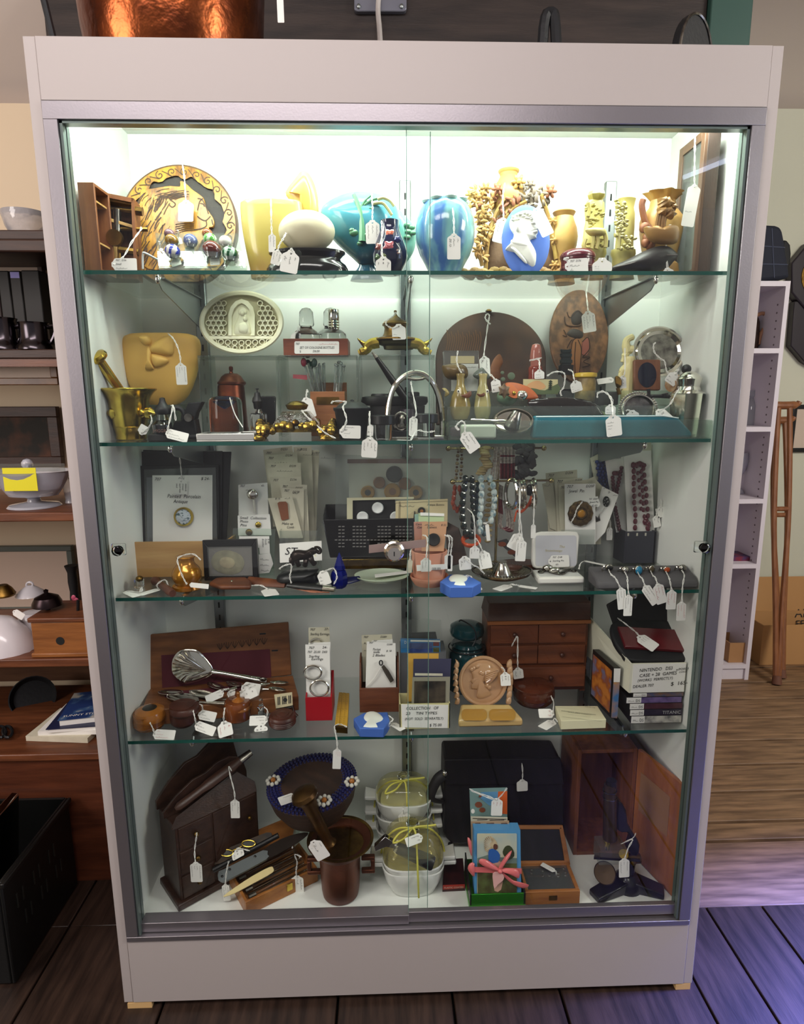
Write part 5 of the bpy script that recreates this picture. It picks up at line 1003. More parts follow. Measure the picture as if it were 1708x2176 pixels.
t.p('brooch_rim',M().lathe([(k,-.003),(k,.001),(k*.94,.004),(k*.8,.0035),(k*.78,.001)],o,32,R),BRASS); t.p('brooch_face',M().lathe([(k*.82,-.002),(k*.82,.0015),(k*.5,.004),(0,.005)],o,28,R),mat('painted porcelain',(206,214,222),.1,col2=(70,96,106),ns=180,band=(.5,.62),coat=.5))
tag(c,(745,395),(745,515),118,q.off(.004),'on the porcelain brooch card',('MIRROR','STAND','NOT FOR','SALE'),[(750,340),(735,200,.225),(715,130,.215),(680,95,.2),(735,75,.2)],orient='v')
# black framed specimen
q=lean(.152,S3,.166,S3+.085); t=T('framed_specimen_box','small black framed glass topped box with a pale fossil shell, leaning before the bentwood bin','specimen box')
fr=[(937,930),(1428,918),(1447,1290),(957,1297)]; inn=[(985,990),(1385,985),(1396,1252),(1000,1258)]
for a in range(4): b=(a+1)%4; t.p('frame_bar',slab(M(),q,c,[fr[a],fr[b],inn[b],inn[a]],.014),BLACK,bev=.001)
t.p('backing',slab(M(),q,c,inn,.008,-.006),mat('specimen ground',(150,136,136),.8)); t.p('shell',puff(M(),q,c,csp([(1020,1110),(1060,1045),(1140,1020),(1240,1040),(1300,1080),(1320,1150),(1280,1220),(1180,1245),(1080,1215),(1030,1170)],3),.004,.002,4,front=-.005),mat('pale fossil',(196,182,146),.5,col2=(150,132,106),ns=40)); t.p('glass',slab(M(),q,c,inn,.001,-.0005),PLASTIC)
# brass honey pot
t=T('amber_brass_pot','small squat amber coloured brass pot with string looped round its neck','pot'); m=lpx(c,785,.118,[(1076,60),(1070,80),(1080,88),(1100,74),(1130,74),(1150,86),(1185,115),(1230,133),(1270,130),(1310,112),(1328,108),(1340,130),(1362,138),(1370,134)],32,z0=S3,zs=1); t.p('body',m,mat('amber brass',(190,130,34),.2,.55,coat=.4,col2=(150,92,20),ns=20))
solo('pot_string','white string draped over the amber brass pot','string',string(M(),[PY(*c(x,y),d) for x,y,d in((925,1110,.1),(850,1055,.105),(720,1090,.098),(730,1180,.085),(770,1280,.082),(800,1330,.08))]),STRING)
tag(c,(830,1335),(995,1352),44,lean(.08,S3+.004,.085,S3+.03),'grey one lying on the leather sheath by the amber pot',(),())
t=T('glass_cube_stopper','small clear glass stopper with brass cap at far left of the third shelf','stopper'); t.p('cube',M().box(PY(*c(365,1320),.125)+V((0,0,0)),(.016,.016,.018)),CRYS,bev=.002); t.p('cap',M().ball(PY(*c(368,1278),.125),.0075,12,sc=(1,1,.8)),BRASSO)
tag(c,(255,1395),(350,1440),90,flat(S3+.0015),'left one of the pair at the front left corner of third shelf',('~~~',),[(380,1400,.08),(390,1360,.085),(370,1400,.08)])
tag(c,(540,1375),(370,1425),84,flat(S3+.0022),'right one of the pair at the front left corner of third shelf',('~~~',),[(530,1330,.1),(600,1290,.11),(630,1340,.1)],orient='v')
t=T('turned_wood_handle','turned brown wooden handle lying on the shelf before the bentwood bin','handle'); a=PZ(*c(500,1290),S3+.008);b=PZ(*c(670,1415),S3+.007); d=b-a; t.p('shaft',M().tube([a,a+d*.12,a+d*.2,a+d*.3,a+d*.6,a+d*.9,b],[.007,.010,.006,.0065,.0078,.0085,.007],14),wood('dark turned wood',(78,44,34),(104,62,46),'y',8,.4))
# leather sheath with knife
LEA=mat('brown saddle leather',(116,66,38),.45,col2=(90,48,28),ns=30,bump=.15); q=flat(S3)
t=T('leather_sheath','brown leather sheath with a snap lying along the front of the third shelf','sheath'); m=M(); m.prism([PZ(*c(x,y),S3+.001) for x,y in((1000,1352),(1060,1310),(1310,1285),(1390,1340),(1380,1385),(1100,1385))],(0,0,.010)); t.p('pocket',m,LEA,bev=.004); t.p('snap',M().ball(PZ(*c(1205,1302),S3+.011),.003,10,sc=(1,1,.6)),SILVER)
c=C2; t=T('folding_knife','long folding knife with dark handle and silver bolster lying beyond the leather sheath','knife')
t.p('handle',M().tube([PZ(*c(x,y),S3+.008) for x,y in((320,1405),(420,1415),(560,1430),(660,1440))],[.006,.0075,.008,.0075],12,flat=.7),BLACK); t.p('bolster',M().tube([PZ(*c(x,y),S3+.008) for x,y in((650,1438),(770,1450))],[.0078,.006],12,flat=.7),SILVER); t.p('strap',M().tube([PZ(*c(x,y),S3+.005) for x,y in((-60,1365),(120,1390),(300,1405))],[.010,.012,.009],10,flat=.5),LEA); t.p('blade',M().tube([PZ(*c(x,y),S3+.003) for x,y in((330,1420),(560,1462),(720,1472))],[.003,.006,.003],8,flat=.4),mat('rusty blade',(120,72,50),.4,.5))
tag(c,(130,1450),(170,1508),140,flat(S3+.001),'blank one lying face down at the front edge before the knife',(),[(60,1410,.1),(-40,1415,.11)])
# pin cards beside
c=C1; q=lean(.225,S3,.25,S3+.2); 
t=T('clear_card_holder','clear acrylic holder of jewellery cards behind the framed specimen box','card holder'); t.p('front',slab(M(),lean(.2,S3,.206,S3+.1),c,[(1215,820),(1600,830),(1590,1290),(1215,1280)],.002),ACR); t.p('back',slab(M(),lean(.245,S3,.255,S3+.1),c,[(1215,830),(1600,830),(1590,1190),(1215,1190)],.002),ACR)
t=card('pin_card','white card with silver ball pin behind the photo pins card','pin card',c,[(1265,428),(1528,408),(1548,900),(1270,900)],q,[(1280,448,'707',20),(1470,444,'45-',18),(1330,480,'~~',14,90)]); o=q.off(.007)(c,1393,515); t.p('ball_pin',M().ball(o,px(c,52,o),18,sc=(1,.6,.95)).tube([q.off(.004)(c,1405,560),q.off(.004)(c,1420,690)],.0025,8),SILVER)
q=lean(.217,S3,.237,S3+.2); t=card('pin_card','white card lettered Small Collection Photo Pins with two little round pins','pin card',c,[(1258,708),(1550,694),(1566,885),(1264,888)],q,[(1278,738,'Small  Collection',24,240),(1280,770,'Photo',24,75),(1282,804,'Pins',24,60)])
for x,y,r_,mm in((1445,790,28,BRASS),(1362,858,32,BRASSO)): o=q.off(.003)(c,x,y); t.p('photo_pin',M().ball(o,px(c,r_,o),14,sc=(1,.5,1)),mm)
q=lean(.193,S3,.199,S3+.1); card('price_card','white card lettered sideways below the photo pins card','price card',c,[(1272,895),(1545,895),(1552,1050),(1460,1055),(1455,1000),(1276,990)],q,[]); card('price_card','white pointed card lettered sideways, lowest in the clear card holder','price card',c,[(1450,1060),(1555,1050),(1582,1145),(1545,1225),(1455,1235)],q.off(.001),[(1462,1110,'~~',18,80),(1462,1160,'~~~',18,80),(1470,1210,'~~',18,70)])
m=M(); 
for i,s in enumerate(('Brazilian','Panda','$ 48')): o=q.off(.002)(c,1480+i*26 if i<2 else 1532,915); text(m,s,o,(0,0,-1),(1,0,0),.004,shear=.25)
solo('sideways_lettering','handwriting running down the white price card below the photo pins','lettering',m,INK)
# fan of cream cards
c=C2; rr=random.Random(3)
fan=[(((545,120),(622,120),(588,1000),(500,1000)),.262,'rightmost greenish one'),(((375,90),(548,80),(582,1000),(420,1000)),.256,'second from the right'),(((85,118),(362,80),(450,700),(160,700)),.25,'tallest on the left'),(((105,168),(408,138),(452,700),(150,700)),.245,'second of the left ones'),(((125,245),(445,240),(458,750),(150,750)),.24,'third step down'),(((150,378),(450,370),(472,850),(180,850)),.234,'fourth step down'),(((240,438),(503,450),(528,1000),(330,1000)),.228,'right of the make up card'),(((255,478),(475,488),(472,960),(300,960)),.222,'just behind the make up card')]
for i,(qd,yb,nm) in enumerate(fan):
    q=lean(yb,S3,yb+.03,S3+.25); x=qd[0][0]; y=qd[0][1]; card('price_card','cream hand written card in the tall fan of cards, %s'%nm,'price card',c,qd,q,[(x+30,y+38,'707',22),(qd[1][0]-110,qd[1][1]+40,'D2%d'%(31+i),20)]+([(x+90,y+78,'~~~',12,150)] if i<6 else [(x+110,y+58,'~~',22,50)]),CARDY,'fan of cream jewellery cards')
q=lean(.21,S3,.24,S3+.2); t=card('comb_card','cream card with a brown make up comb, front of the tall card fan','comb card',c,[(128,577),(365,570),(468,960),(240,960)],q,[(200,592,'$ 15',18),(290,586,'~~',14,50),(262,832,'Make up',24,110),(310,866,'Comb',24,70)],CARDY)
t.p('comb',slab(M(),q,c,[(222,625),(240,612),(300,610),(318,632),(330,775),(270,792),(258,780)],.003,.0035),mat('tortoise brown comb',(132,78,50),.3,bump=.3,bs=300))
t=T('clear_card_box','low clear plastic box holding the fan of cream cards','card holder'); x0,x1,zt=fb(c,240,600,890,.2); t.p('front',M().bx(x0,x1,.2,.202,S3,zt),PLASTIC)
for x in(x0,x1): t.p('side',M().bx(x,x+.0015,.202,.265,S3,zt),PLASTIC)
q=lean(.175,S3,.185,S3+.06); t=card('lettered_card','white card with bold black letters S T behind the elephant','card',c,[(240,1012),(643,985),(648,1172),(245,1195)],q); m=M(); hand(m,q,c,288,1118,'ST',70,130); t.p('lettering',m,BLACK)
# elephant
t=T('bronze_elephant','small dark bronze elephant with raised trunk striding on a black rock base','elephant figurine'); q=vert(.135); EL=mat('dark bronze',(40,30,26),.3,.6)
m=M(); puff(m,q,c,csp([(352,1160),(350,1120),(370,1085),(420,1072),(490,1078),(530,1062),(560,1048),(600,1062),(600,1100),(565,1120),(540,1150),(480,1165),(410,1175),(370,1180)],3),.012,.012,5)
for l in([(362,1150),(358,1185),(362,1212)],[(400,1160),(412,1190),(425,1215)],[(500,1150),(492,1190),(486,1215)],[(535,1130),(550,1175),(575,1205)]): m.tube(sp([q.off(rr.uniform(-.004,.004))(c,*p_) for p_ in l],3),[.0065,.0062,.006,.0055,.005,.0055,.006],10)
m.tube(sp([q(c,x,y) for x,y in((585,1075),(620,1098),(632,1080),(625,1058),(600,1046),(575,1050))],4),[.0045-.0001*i for i in range(21)],8); m.tube(sp([q(c,352,1110),q(c,345,1150),q(c,355,1180)],3),.0012,6); t.p('body',m,EL)
m=M(); puff(m,q,c,csp([(535,1065),(560,1075),(562,1110),(545,1125),(528,1095)],3),.014,.002,3); t.p('ear',m,EL); m=M().tube([q.off(.006)(c,580,1112),q.off(.006)(c,585,1135)],[.001,.002],6); t.p('tusk',m,IV)
t.p('rock_base',on(puff(M(),vert(.13),c,csp([(215,1330),(230,1270),(300,1235),(380,1222),(600,1215),(600,1250),(630,1300),(600,1350),(480,1365),(300,1350)],3),.026,.03,5,.4),S3),mat('black stone',(30,32,34),.35,bump=.3,bs=60))
solo('elephant_string','white string tied at the foot of the bronze elephant','string',string(M(),[PY(*c(x,y),.095) for x,y in((240,1255),(280,1225),(350,1210),(352,1270),(340,1330),(355,1390))]),STRING)
# cobalt pyramid bottle
CO=mat('cobalt glass',(16,32,140),.05,trans=.55,ior=1.4)
t=T('cobalt_pointed_bottle','cobalt blue glass bottle with tall pointed stopper','bottle'); t.p('body',lpx(c,808,.108,[(1255,40),(1265,62),(1300,78),(1380,82),(1410,60)],6,z0=S3,zs=1),CO); t.p('stopper',lpx(c,812,.108,[(1098,3),(1150,24),(1220,46),(1255,56),(1262,40)],6),CO)
tag(c,(648,1290),(690,1405),110,lean(.088,S3,.1,S3+.04),'leaning on the cobalt pointed bottle',('~ ~','~~~','~~'),[(700,1265,.1),(760,1250,.1),(790,1330,.09),(760,1400,.085)])
solo('navy_penknife','small navy and white penknife lying right of the cobalt bottle','penknife',M().tube([PZ(*c(x,y),S3+.007) for x,y in((815,1385),(900,1365),(1008,1345))],[.006,.009,.006],10,flat=.6),mat('navy enamel',(24,28,70),.15))
# celadon dish
t=T('celadon_oval_dish','pale celadon oval dish with cream rim','dish'); o=PZ(*c(1218,1330),S3+.006); k=px(c,262,o); m=M().lathe([(.2*k,0),(.7*k,0),(.95*k,.006),(k,.010),(.96*k,.0105),(.8*k,.007),(.5*k,.005),(0,.005)],(o.x,o.y+.004,S3),40,sy=.85); t.p('dish',m,mat('celadon glaze',(206,222,196),.2,coat=.4))
card('paper_strip','white paper strip lying across the celadon oval dish','paper strip',c,[(1150,1305),(1480,1268),(1490,1292),(1155,1335)],flat(S3+.0125))
# black basket, brass box
t=T('black_slotted_basket','black plastic basket with rows of slots holding button cards','basket'); q=lean(.188,S3+.035,.15,S3+.115); BB=BLACK
q2=PL((0,.178,S3+.08),(0,-1,-.18)); fr=[(657,785),(1540,772),(1480,1132),(728,1142)]; t.p('front',slab(M(),q2,c,fr,.003),BB,bev=.001)
m=M()
for j in range(7):
    for i in range(22):
        if (i in(0,3,4,9,10,11,16)) and j!=4: continue
        x=770+i*34; y=845+j*32; slab(m,q2,c,[(x,y),(x+24,y-1),(x+24,y+9),(x,y+10)],.0004,.0005)
t.p('slots',m,mat('slot grey',(120,118,116),.6))
a=[q2(c,*p_) for p_ in fr]; D=V((0,.075,0)); m=M()
for p_,r_ in((a[0],a[3]),(a[1],a[2])): m.add([p_,p_+D+V((0,0,.02)),r_+D,r_],[(0,1,2,3)])
m.add([a[0]+D+V((0,0,.02)),a[1]+D+V((0,0,.02)),a[2]+D,a[3]+D],[(0,1,2,3)]); m.add([a[3],a[2],a[2]+D,a[3]+D],[(0,1,2,3)]); t.p('sides',m,BB,solid=.002)
t=T('brass_clasp_box','low brass box with front clasp under the black basket','box'); x0,x1,zt=fb(c,840,1500,1140,.24); t.p('box',M().bx(x0,x1,.24,.31,S3,min(zt,min(p_.z for p_ in a)-.001)),BRASSO,bev=.003); q=vert(.238); t.p('clasp',slab(M(),q,c,[(905,1155),(1025,1150),(1040,1240),(890,1250)],.004),BRASSO,bev=.001)
t.p('rope_edge',M().tube([V((x0,.239,zt-.004)),V((x1,.239,zt-.004))],.002,6),BRASS)
# button cards
def button(t,q,c,x,y,r_,mm,hole=None,nm='button'):
    o=q.off(.003)(c,x,y); k=px(c,r_,o); R=q.n.to_track_quat('Z','Y').to_matrix(); t.p(nm,M().lathe([(k*.6,-.003),(k,-.001),(k,.002),(k*.85,.005),(k*.5,.004),(k*.3,.003),(0,.003)],o,24,R),mm)
    if hole: t.p('button_centre',M().lathe([(0,.005),(k*.42,.0045),(k*.45,.002)],o,16,R),hole)
AMB=mat('amber glass button',(200,142,40),.12,coat=.5); AMB2=mat('amber brown button',(150,92,38),.12,coat=.5); BKB=mat('black button',(32,28,28),.25)
q=lean(.232,S3+.02,.262,S3+.23); t=card('button_card','large white card of five amber buttons and one black button in a clear bag','button card',c,[(905,245),(1785,248),(1765,900),(905,900)],q,[],mat('button card white',(246,242,228),.75))
for x,y,r_,mm,h in((1338,350,80,BKB,None),(1195,430,58,AMB2,None),(1440,440,60,AMB2,None),(1085,525,68,AMB,BKB),(1320,515,80,AMB,AMB2),(1543,525,68,AMB,BKB)): button(t,q,c,x,y,r_,mm,h)
t.p('clear_bag',slab(M(),q,c,[(775,160),(1800,200),(1800,900),(775,900)],.0008,.012),PLASTIC); t.p('top_strip',slab(M(),q,c,[(890,205),(1790,200),(1790,245),(890,245)],.0006,.0012),mat('pinkish strip',(150,110,100),.7))
q=lean(.205,S3+.02,.225,S3+.2); t=card('button_card','black card with big white round buttons inside the black basket','button card',c,[(935,580),(1345,575),(1345,850),(935,850)],q,[],BLACKM)
for x,y in((1180,672),(1035,760),(1352,760)): button(t,q,c,x,y,56,mat('white button',(226,226,224),.3))
t.p('sleeve',slab(M(),q,c,[(885,575),(1525,565),(1525,585),(940,600),(940,850),(885,850)],.0006,.007),mat('yellowed sleeve',(196,190,160),.4))
q=lean(.192,S3+.02,.21,S3+.2); t=card('button_card','cream ruled card with antique button in the basket','button card',c,[(1350,605),(1848,585),(1845,850),(1350,850)],q,[(1385,660,'~~~ Portrait',20,140),(1650,650,'Antique Buttons',20,165)],mat('cream button card',(206,190,150),.75)); button(t,q,c,1598,700,38,BKB,AMB2)
m=M(); 
for l in([(1385,610),(1380,850)],[(1395,610),(1390,850)],[(1350,625),(1848,605)]): stroke(m,q,c,l,3)
t.p('ruled_lines',m,CUT)
# flowerpot with cards
c=C3; TER=mat('terracotta pink',(206,138,112),.75,col2=(216,156,130),ns=20)
t=T('terracotta_flowerpot','small pink terracotta flowerpot on its saucer holding jewellery cards','flowerpot'); yc=.125
t.p('pot',lpx(c,322,yc,[(1220,100),(1120,150),(1085,158),(1072,162),(1074,172),(1100,170),(1180,164),(1270,150),(1302,142)],36,z0=S3+.008,zs=1),TER); t.p('saucer',lpx(c,322,yc,[(1335,150),(1318,160),(1298,172),(1294,180),(1310,182),(1340,168),(1362,152),(1380,140)],36,z0=S3),TER)
q=vert(yc-px(c,161,PY(*c(322,1240),yc))); t.p('label_strip',slab(M(),q,c,[(200,1218),(470,1208),(472,1258),(205,1275)],.0006,.001),PAPER); m=M(); hand(m,q,c,350,1262,'DER №9',24,80,sh=0,lift=.0025); t.p('lettering',m,INK)
for qd,yy,mm,nm,ln in((((183,732),(300,722),(310,1060),(190,1060)),.15,mat('teal card',(150,186,170),.7),'pale teal card at the back of the flowerpot',[]),(((220,720),(465,722),(460,1060),(225,1060)),.145,mat('mint card',(186,206,160),.7),'mint green card in the flowerpot',[]),(((238,714),(466,725),(466,750),(238,745)),.142,PAPER,'thin white card at the top of the flowerpot',[]),(((175,805),(300,800),(310,1080),(185,1080)),.13,mat('pink card',(190,134,116),.7),'rosy card left in the flowerpot',[(190,835,'Cara',20,60),(205,865,'Cam',20,55)])):
    card('jewellery_card',nm,'jewellery card',c,qd,lean(yy-.012,S3,yy+.006,S3+.14),ln,mm,'cards in the flowerpot')
q=lean(.105,S3,.125,S3+.14); t=card('jewellery_card','tan card lettered Cameo with a black round button, front of the flowerpot','jewellery card',c,[(255,805),(495,800),(462,1085),(250,1085)],q,[(280,840,'~~~',20,90),(300,866,'Cameos',24,95),(435,842,'$ 32-',18,55)],mat('tan card',(196,148,112),.75),'cards in the flowerpot'); button(t,q,c,365,975,62,BLACKM)
for A,B,w,nm,o_ in(((290,1165),(292,1280),100,'leftmost of the tags hanging round the flowerpot','v'),((500,1125),(498,1255),60,'narrow, right edge of the flowerpot','v'),((525,1125),(520,1275),46,'outermost on the right of the flowerpot','v')): tag(c,A,B,w,vert(.068 if A[0]<400 else .09),nm,('~~','~','~'),[(A[0]+8,A[1]-60),(A[0]+14,960,.085),(A[0]-30,930,.09)],orient=o_)
tag(c,(140,1170),(130,1290),52,vert(.1),'tan coloured, left edge of the flowerpot',(),[(142,1100,.1),(150,1070,.11)],cardm=CARDY)
# necklace stand
BR2=mat('satin brass rod',(176,158,112),.2,1)
t=T('necklace_stand','brass T bar necklace stand with two cross bars hung with beads','necklace stand',loc=PZ(*c(1090,1150),S3)); yb=.215
WB=wood('stand base wood',(76,44,32),(104,62,44),'x',8,.35); o=PZ(*c(1090,1150),S3); k=px(c,215,o)
t.p('base',M().lathe([(k,0),(k*1.02,.004),(k*.98,.009),(k*.95,.010),(k*.93,.016),(k*.86,.019),(0,.019)],(o.x,.215,S3),40,sy=.62),WB)
a=PY(*c(955,1140),yb); a.z=S3+.019; b=PY(*c(985,100),yb); t.p('pole',M().tube([a,b],.003,10),BR2)
q=vert(yb); B1_=[PY(*c(505,103),yb),PY(*c(1418,100),yb)]; B2_=[PY(*c(548,420),yb-.03),PY(*c(1488,408),yb-.03)]
for l in(B1_,B2_): m=M().tube(l,.0024,8); m.ball(l[0],.006,12).ball(l[1],.006,12); t.p('cross_bar',m,BR2)
t.p('bracket',M().tube([PY(*c(983,415),yb),PY(*c(983,415),yb-.03)],.0022,8),BR2); t.p('foot_ring',M().lathe([(.007,0),(.008,.002),(.004,.004)],a,14),BR2)
def strand(nm,lab,pts,r_,mm,yy,sc=(1,1,1),cols=None,grp='necklaces on the brass stand',step=None,jit=0,n=8):
    t=T(nm,lab,'necklace',grp); P=[PY(*c(x,y),yy-.006*math.sin(i*1.3)) for i,(x,y) in enumerate(pts)]
    L=M(); pos=beads(L,P,r_,n,sc,step,jit); 
    if cols:
        ms=[M() for _ in cols]
        for i,p_ in enumerate(pos): ms[i%len(cols)].ball(p_,r_*(1 if i%len(cols)==0 else .7),n,sc=sc)
        for mm_,m_ in zip(cols,ms):
            if m_.f: t.p('beads',m_,mm_)
    else: t.p('beads',L,mm)
    t.p('cord',M().tube(P,.0007,5),STRING); return t
TAN=mat('tan beads',(150,134,104),.4,col2=(116,100,76),ns=40); DBR=mat('brown beads',(84,58,42),.3)
strand('bead_necklace','double strand of tan and brown round beads at left of the top bar',[(580,385),(590,250),(600,130),(608,100),(630,110),(632,250),(622,390)],.0042,TAN,yb-.003,cols=(TAN,DBR))
SHL=mat('cream shell',(206,186,138),.35,col2=(186,160,110),ns=50)
strand('shell_necklace','thick rope of cream shells in the middle of the top bar',[(860,100),(855,180),(870,240),(850,300),(835,350)],.0095,SHL,yb-.004,(1.25,.9,.55),step=.006,jit=.005)
strand('shell_necklace','second hank of cream shells hanging lower behind the pale beads',[(905,440),(900,560),(880,680),(890,800),(900,920),(870,1030)],.0062,SHL,yb+.012,(1.2,.9,.7),jit=.002)
SEED=mat('white seed beads',(206,196,186),.4,col2=(150,130,124),ns=220); SEEDR=mat('red seed beads',(126,34,46),.4,col2=(98,24,36),ns=200)
t=T('seed_bead_hank','thick hank of white and dark red seed bead strings on the top bar','necklace','necklaces on the brass stand'); mw,mr=M(),M()
for i in range(17):
    x=950+i*11.5; yy=yb-.006-.004*(i%3)
    for k2,(y0,y1) in enumerate(((88,160),(165,185),(190,240),(245,395))):
        if i<5: y1=y0+(y1-y0)
        (mr if (k2%2) and i>4 else mw).tube([PY(*c(x-(4-i)*4*(i<5)*(y0-88)/120,y0),yy),PY(*c(x-(4-i)*4*(i<5)*(y1-88)/120,y1),yy)],.0017,5)
t.p('white_strings',mw,SEED); t.p('red_strings',mr,SEEDR)
t=T('seed_bead_hank','lower loop of white and dark red seed bead strings behind the pole','necklace','necklaces on the brass stand'); mw,mr=M(),M()
for i in range(12):
    P=[PY(*c(x+i*6,y+i*3),yb+.01+.0012*(i%4)) for x,y in((960,430),(950,560),(955,700),(945,800),(1000,860),(1060,850),(1060,740),(1030,600))]; Q=sp(P,4)
    for k2 in range(0,len(Q)-4,4): (mr if (k2//4)%3==1 else mw).tube(Q[k2:k2+5],.0016,5)
t.p('white_strings',mw,SEED); t.p('red_strings',mr,SEEDR)
DKS=mat('dark grey shell pieces',(58,58,62),.3,col2=(90,88,88),ns=30)
t=T('dark_shell_necklace','heavy bunch of dark grey shell pieces at right of the top bar','necklace','necklaces on the brass stand'); m=M()
for i in range(46): x=rr.uniform(1150,1320);y=70+i*7; o=PY(*c(x,y),yb-rr.uniform(0,.016)); m.ball(o,.009,8,Ro(rr.uniform(0,3),3,'Y'),(.7,.3,1.2))
t.p('shells',m,DKS)
GRNB=mat('dark green black beads',(26,38,38),.12,coat=.6); RDB=mat('rust red beads',(126,56,40),.2); BLB=mat('grey blue beads',(92,118,124),.4,col2=(50,64,76),ns=60); PALB=mat('pale patterned beads',(196,206,200),.35,col2=(110,140,150),ns=120,band=(.45,.6))
strand('bead_necklace','long strand of big dark green black beads at left of the second bar',[(668,400),(660,480),(645,560),(640,660),(640,760),(655,850),(690,940),(730,930)],.0088,GRNB,yb-.036,(.85,.85,1.15))
strand('bead_necklace','strand of dark beads beside the pale patterned beads',[(732,400),(735,500),(740,600),(745,700),(745,800),(740,900)],.0076,GRNB,yb-.034,(.85,.85,1.2))
strand('bead_necklace','short rust red bead strand at the left end of the second bar',[(568,480),(560,560),(550,640),(600,690),(640,600),(610,480)],.0056,RDB,yb-.028,(.85,.85,1.4))
strand('bead_necklace','strand of pale blue patterned beads in front on the second bar',[(818,395),(825,480),(822,560),(820,650),(808,740),(805,830),(815,900)],.0084,PALB,yb-.04,(.8,.8,1.1))
strand('bead_necklace','second pale patterned bead loop right of the first',[(905,390),(935,470),(945,560),(945,650),(930,740),(905,800),(860,815)],.0082,PALB,yb-.04,(.8,.8,1.1))
strand('bead_necklace','grey blue bead strand hanging behind the pale patterned beads',[(790,440),(780,540),(775,640),(785,740),(830,860),(860,950)],.0066,BLB,yb-.022,(.85,.85,1.1))
for i,(cx_,rx,ry,yy,nm) in enumerate(((1110,58,140,.178,'broad one at left'),(1185,30,130,.172,'second from the left'),(1215,26,135,.168,'narrow one mid bar'),(1275,46,120,.178,'with black stone'),(1320,24,140,.172,'rightmost'))):
    t=T('silver_bangle','silver bangle on the second bar of the brass stand, '+nm,'bangle','silver bangles'); t.p('hoop',M().tube([PY(*c(cx_+rx*math.cos(a),535+ry*math.sin(a)),yy-.02*math.cos(a*1)) for a in [2*PI*k2/28 for k2 in range(28)]],.0032 if i else .0045,8,True),SILVER)
    if i==3: t.p('stone',M().ball(PY(*c(1280,500),.165),.009,12,sc=(.9,.6,1.4)),BLACK)
solo('orange_ribbon','crumpled bright orange ribbon among the silver bangles','ribbon',M().tube(sp([PY(*c(x,y),.17) for x,y in((1305,560),(1270,640),(1200,710),(1160,700),(1135,800))],4),.006,6,flat=.3),mat('orange ribbon',(214,84,40),.6))
solo('orange_bracelet','orange plastic bracelet lying at the foot of the necklace stand','bracelet',M().tube([PY(*c(720+78*math.cos(a),985+48*math.sin(a)),.165+.03*math.sin(-a)) for a in [2*PI*k2/24 for k2 in range(24)]],.006,8,True,.6),mat('orange plastic',(200,80,40),.35))
for A,B,w,p_,nm,dy in(((758,1050),(752,1155),94,[(760,950),(745,750),(690,680,.17)],'hanging from the dark beads, left of the necklace stand foot',.105),((838,1100),(870,1250),120,[(800,1010),(770,960,.15)],'leaning before the base of the necklace stand',.1),((1185,935),(1110,1065),120,[(1182,850),(1185,700),(1190,500,.16)],'upper one of the two on the silver bangles',.135),((1205,990),(1190,1180),100,[(1205,900),(1185,700),(1190,420,.165)],'lower one of the two on the silver bangles',.13),((1318,835),(1315,960),46,[(1320,780),(1325,600),(1330,450,.165)],'narrow one hanging beside the white jewel box',.15),((660,1150),(670,1262),115,[(740,1215,.08),(790,1240,.085),(850,1300,.09)],'dark grey one between flowerpot and sombrero',.09)):
    tag(c,A,B,w,vert(dy) if A[0]!=838 else lean(.088,S3,.11,S3+.05),nm,('~~','~~~','~'),p_,orient='v')
tag(c,(875,830),(890,985),36,vert(.155),'edge on, in the loop of the pale patterned beads',(),[(850,815),(840,820)])
t=T('leaning_dark_frame','small dark wooden frame leaning beside the flowerpot','frame'); q=lean(.155,S3,.2,S3+.09,-.5,PY(*c(560,1000),.16).x); t.p('frame',slab(M(),q,c,[(470,790),(600,860),(690,1180),(500,1230)],.006),DWOOD,bev=.001)
solo('black_coin_card','dark triangular card with two orange coins behind the white tags','coin card',slab(M(),lean(.16,S3,.19,S3+.05),c,[(970,990),(1060,965),(1165,1060),(1165,1160)],.001),BLACKM)
for x,y in((1020,1018),(1110,1095)): solo('orange_coin','small orange copper coin, %s'%('upper left on the dark card' if x<1050 else 'lower right on the dark card'),'coin',M().lathe([(.009,-.001),(.009,.001)],lean(.16,S3,.19,S3+.05).off(.003)(c,x,y),20,Ro(1.2,3,'X'),1,.6),COPPER)
# sombrero dish, octagonal box, jewel box
t=T('silver_sombrero_dish','silver sombrero shaped ashtray with wide tooled brim','ashtray'); o=PZ(*c(1018,1322),S3+.005); k=px(c,285,o); m=M().lathe([(.4*k,0),(.6*k,.002),(.92*k,.010),(k,.017),(.98*k,.018),(.8*k,.009),(.5*k,.006),(.33*k,.007)],(o.x,o.y,S3),44,sy=.82); t.p('brim',m,mat('tooled silver',(176,170,156),.18,1,bump=.8,bs=90)); m=lpx(c,1018,o.y,[(1182,26),(1192,40),(1205,44),(1260,68),(1340,96),(1372,102)],28,z0=S3+.006,zs=1); m.lathe([(0,-.010),(.007,-.002),(.010,.0005)],V((o.x,o.y,max(v.z for v in m.v))),14); t.p('crown',m,SILVER)
m=M(); [m.ball((o.x+.985*k*math.cos(a),o.y+.985*k*.82*math.sin(a),S3+.018),.0026,6) for a in [2*PI*i/60 for i in range(60)]]; t.p('rope_edge',m,SILVERD)
def octbox(lab,c,pts,zt,z0,head,hz,catn='box'):
    t=T('octagonal_jasper_box',lab,'trinket box','blue octagonal jasper boxes'); P=[PZ(*c(x,y),zt) for x,y in pts]; t.p('box',M().prism(P,(0,0,z0-zt)),BLUEJ,bev=.0015); t.p('cameo',puff(M(),flat(zt),c,head,.0045,.001,4),WJ); return t
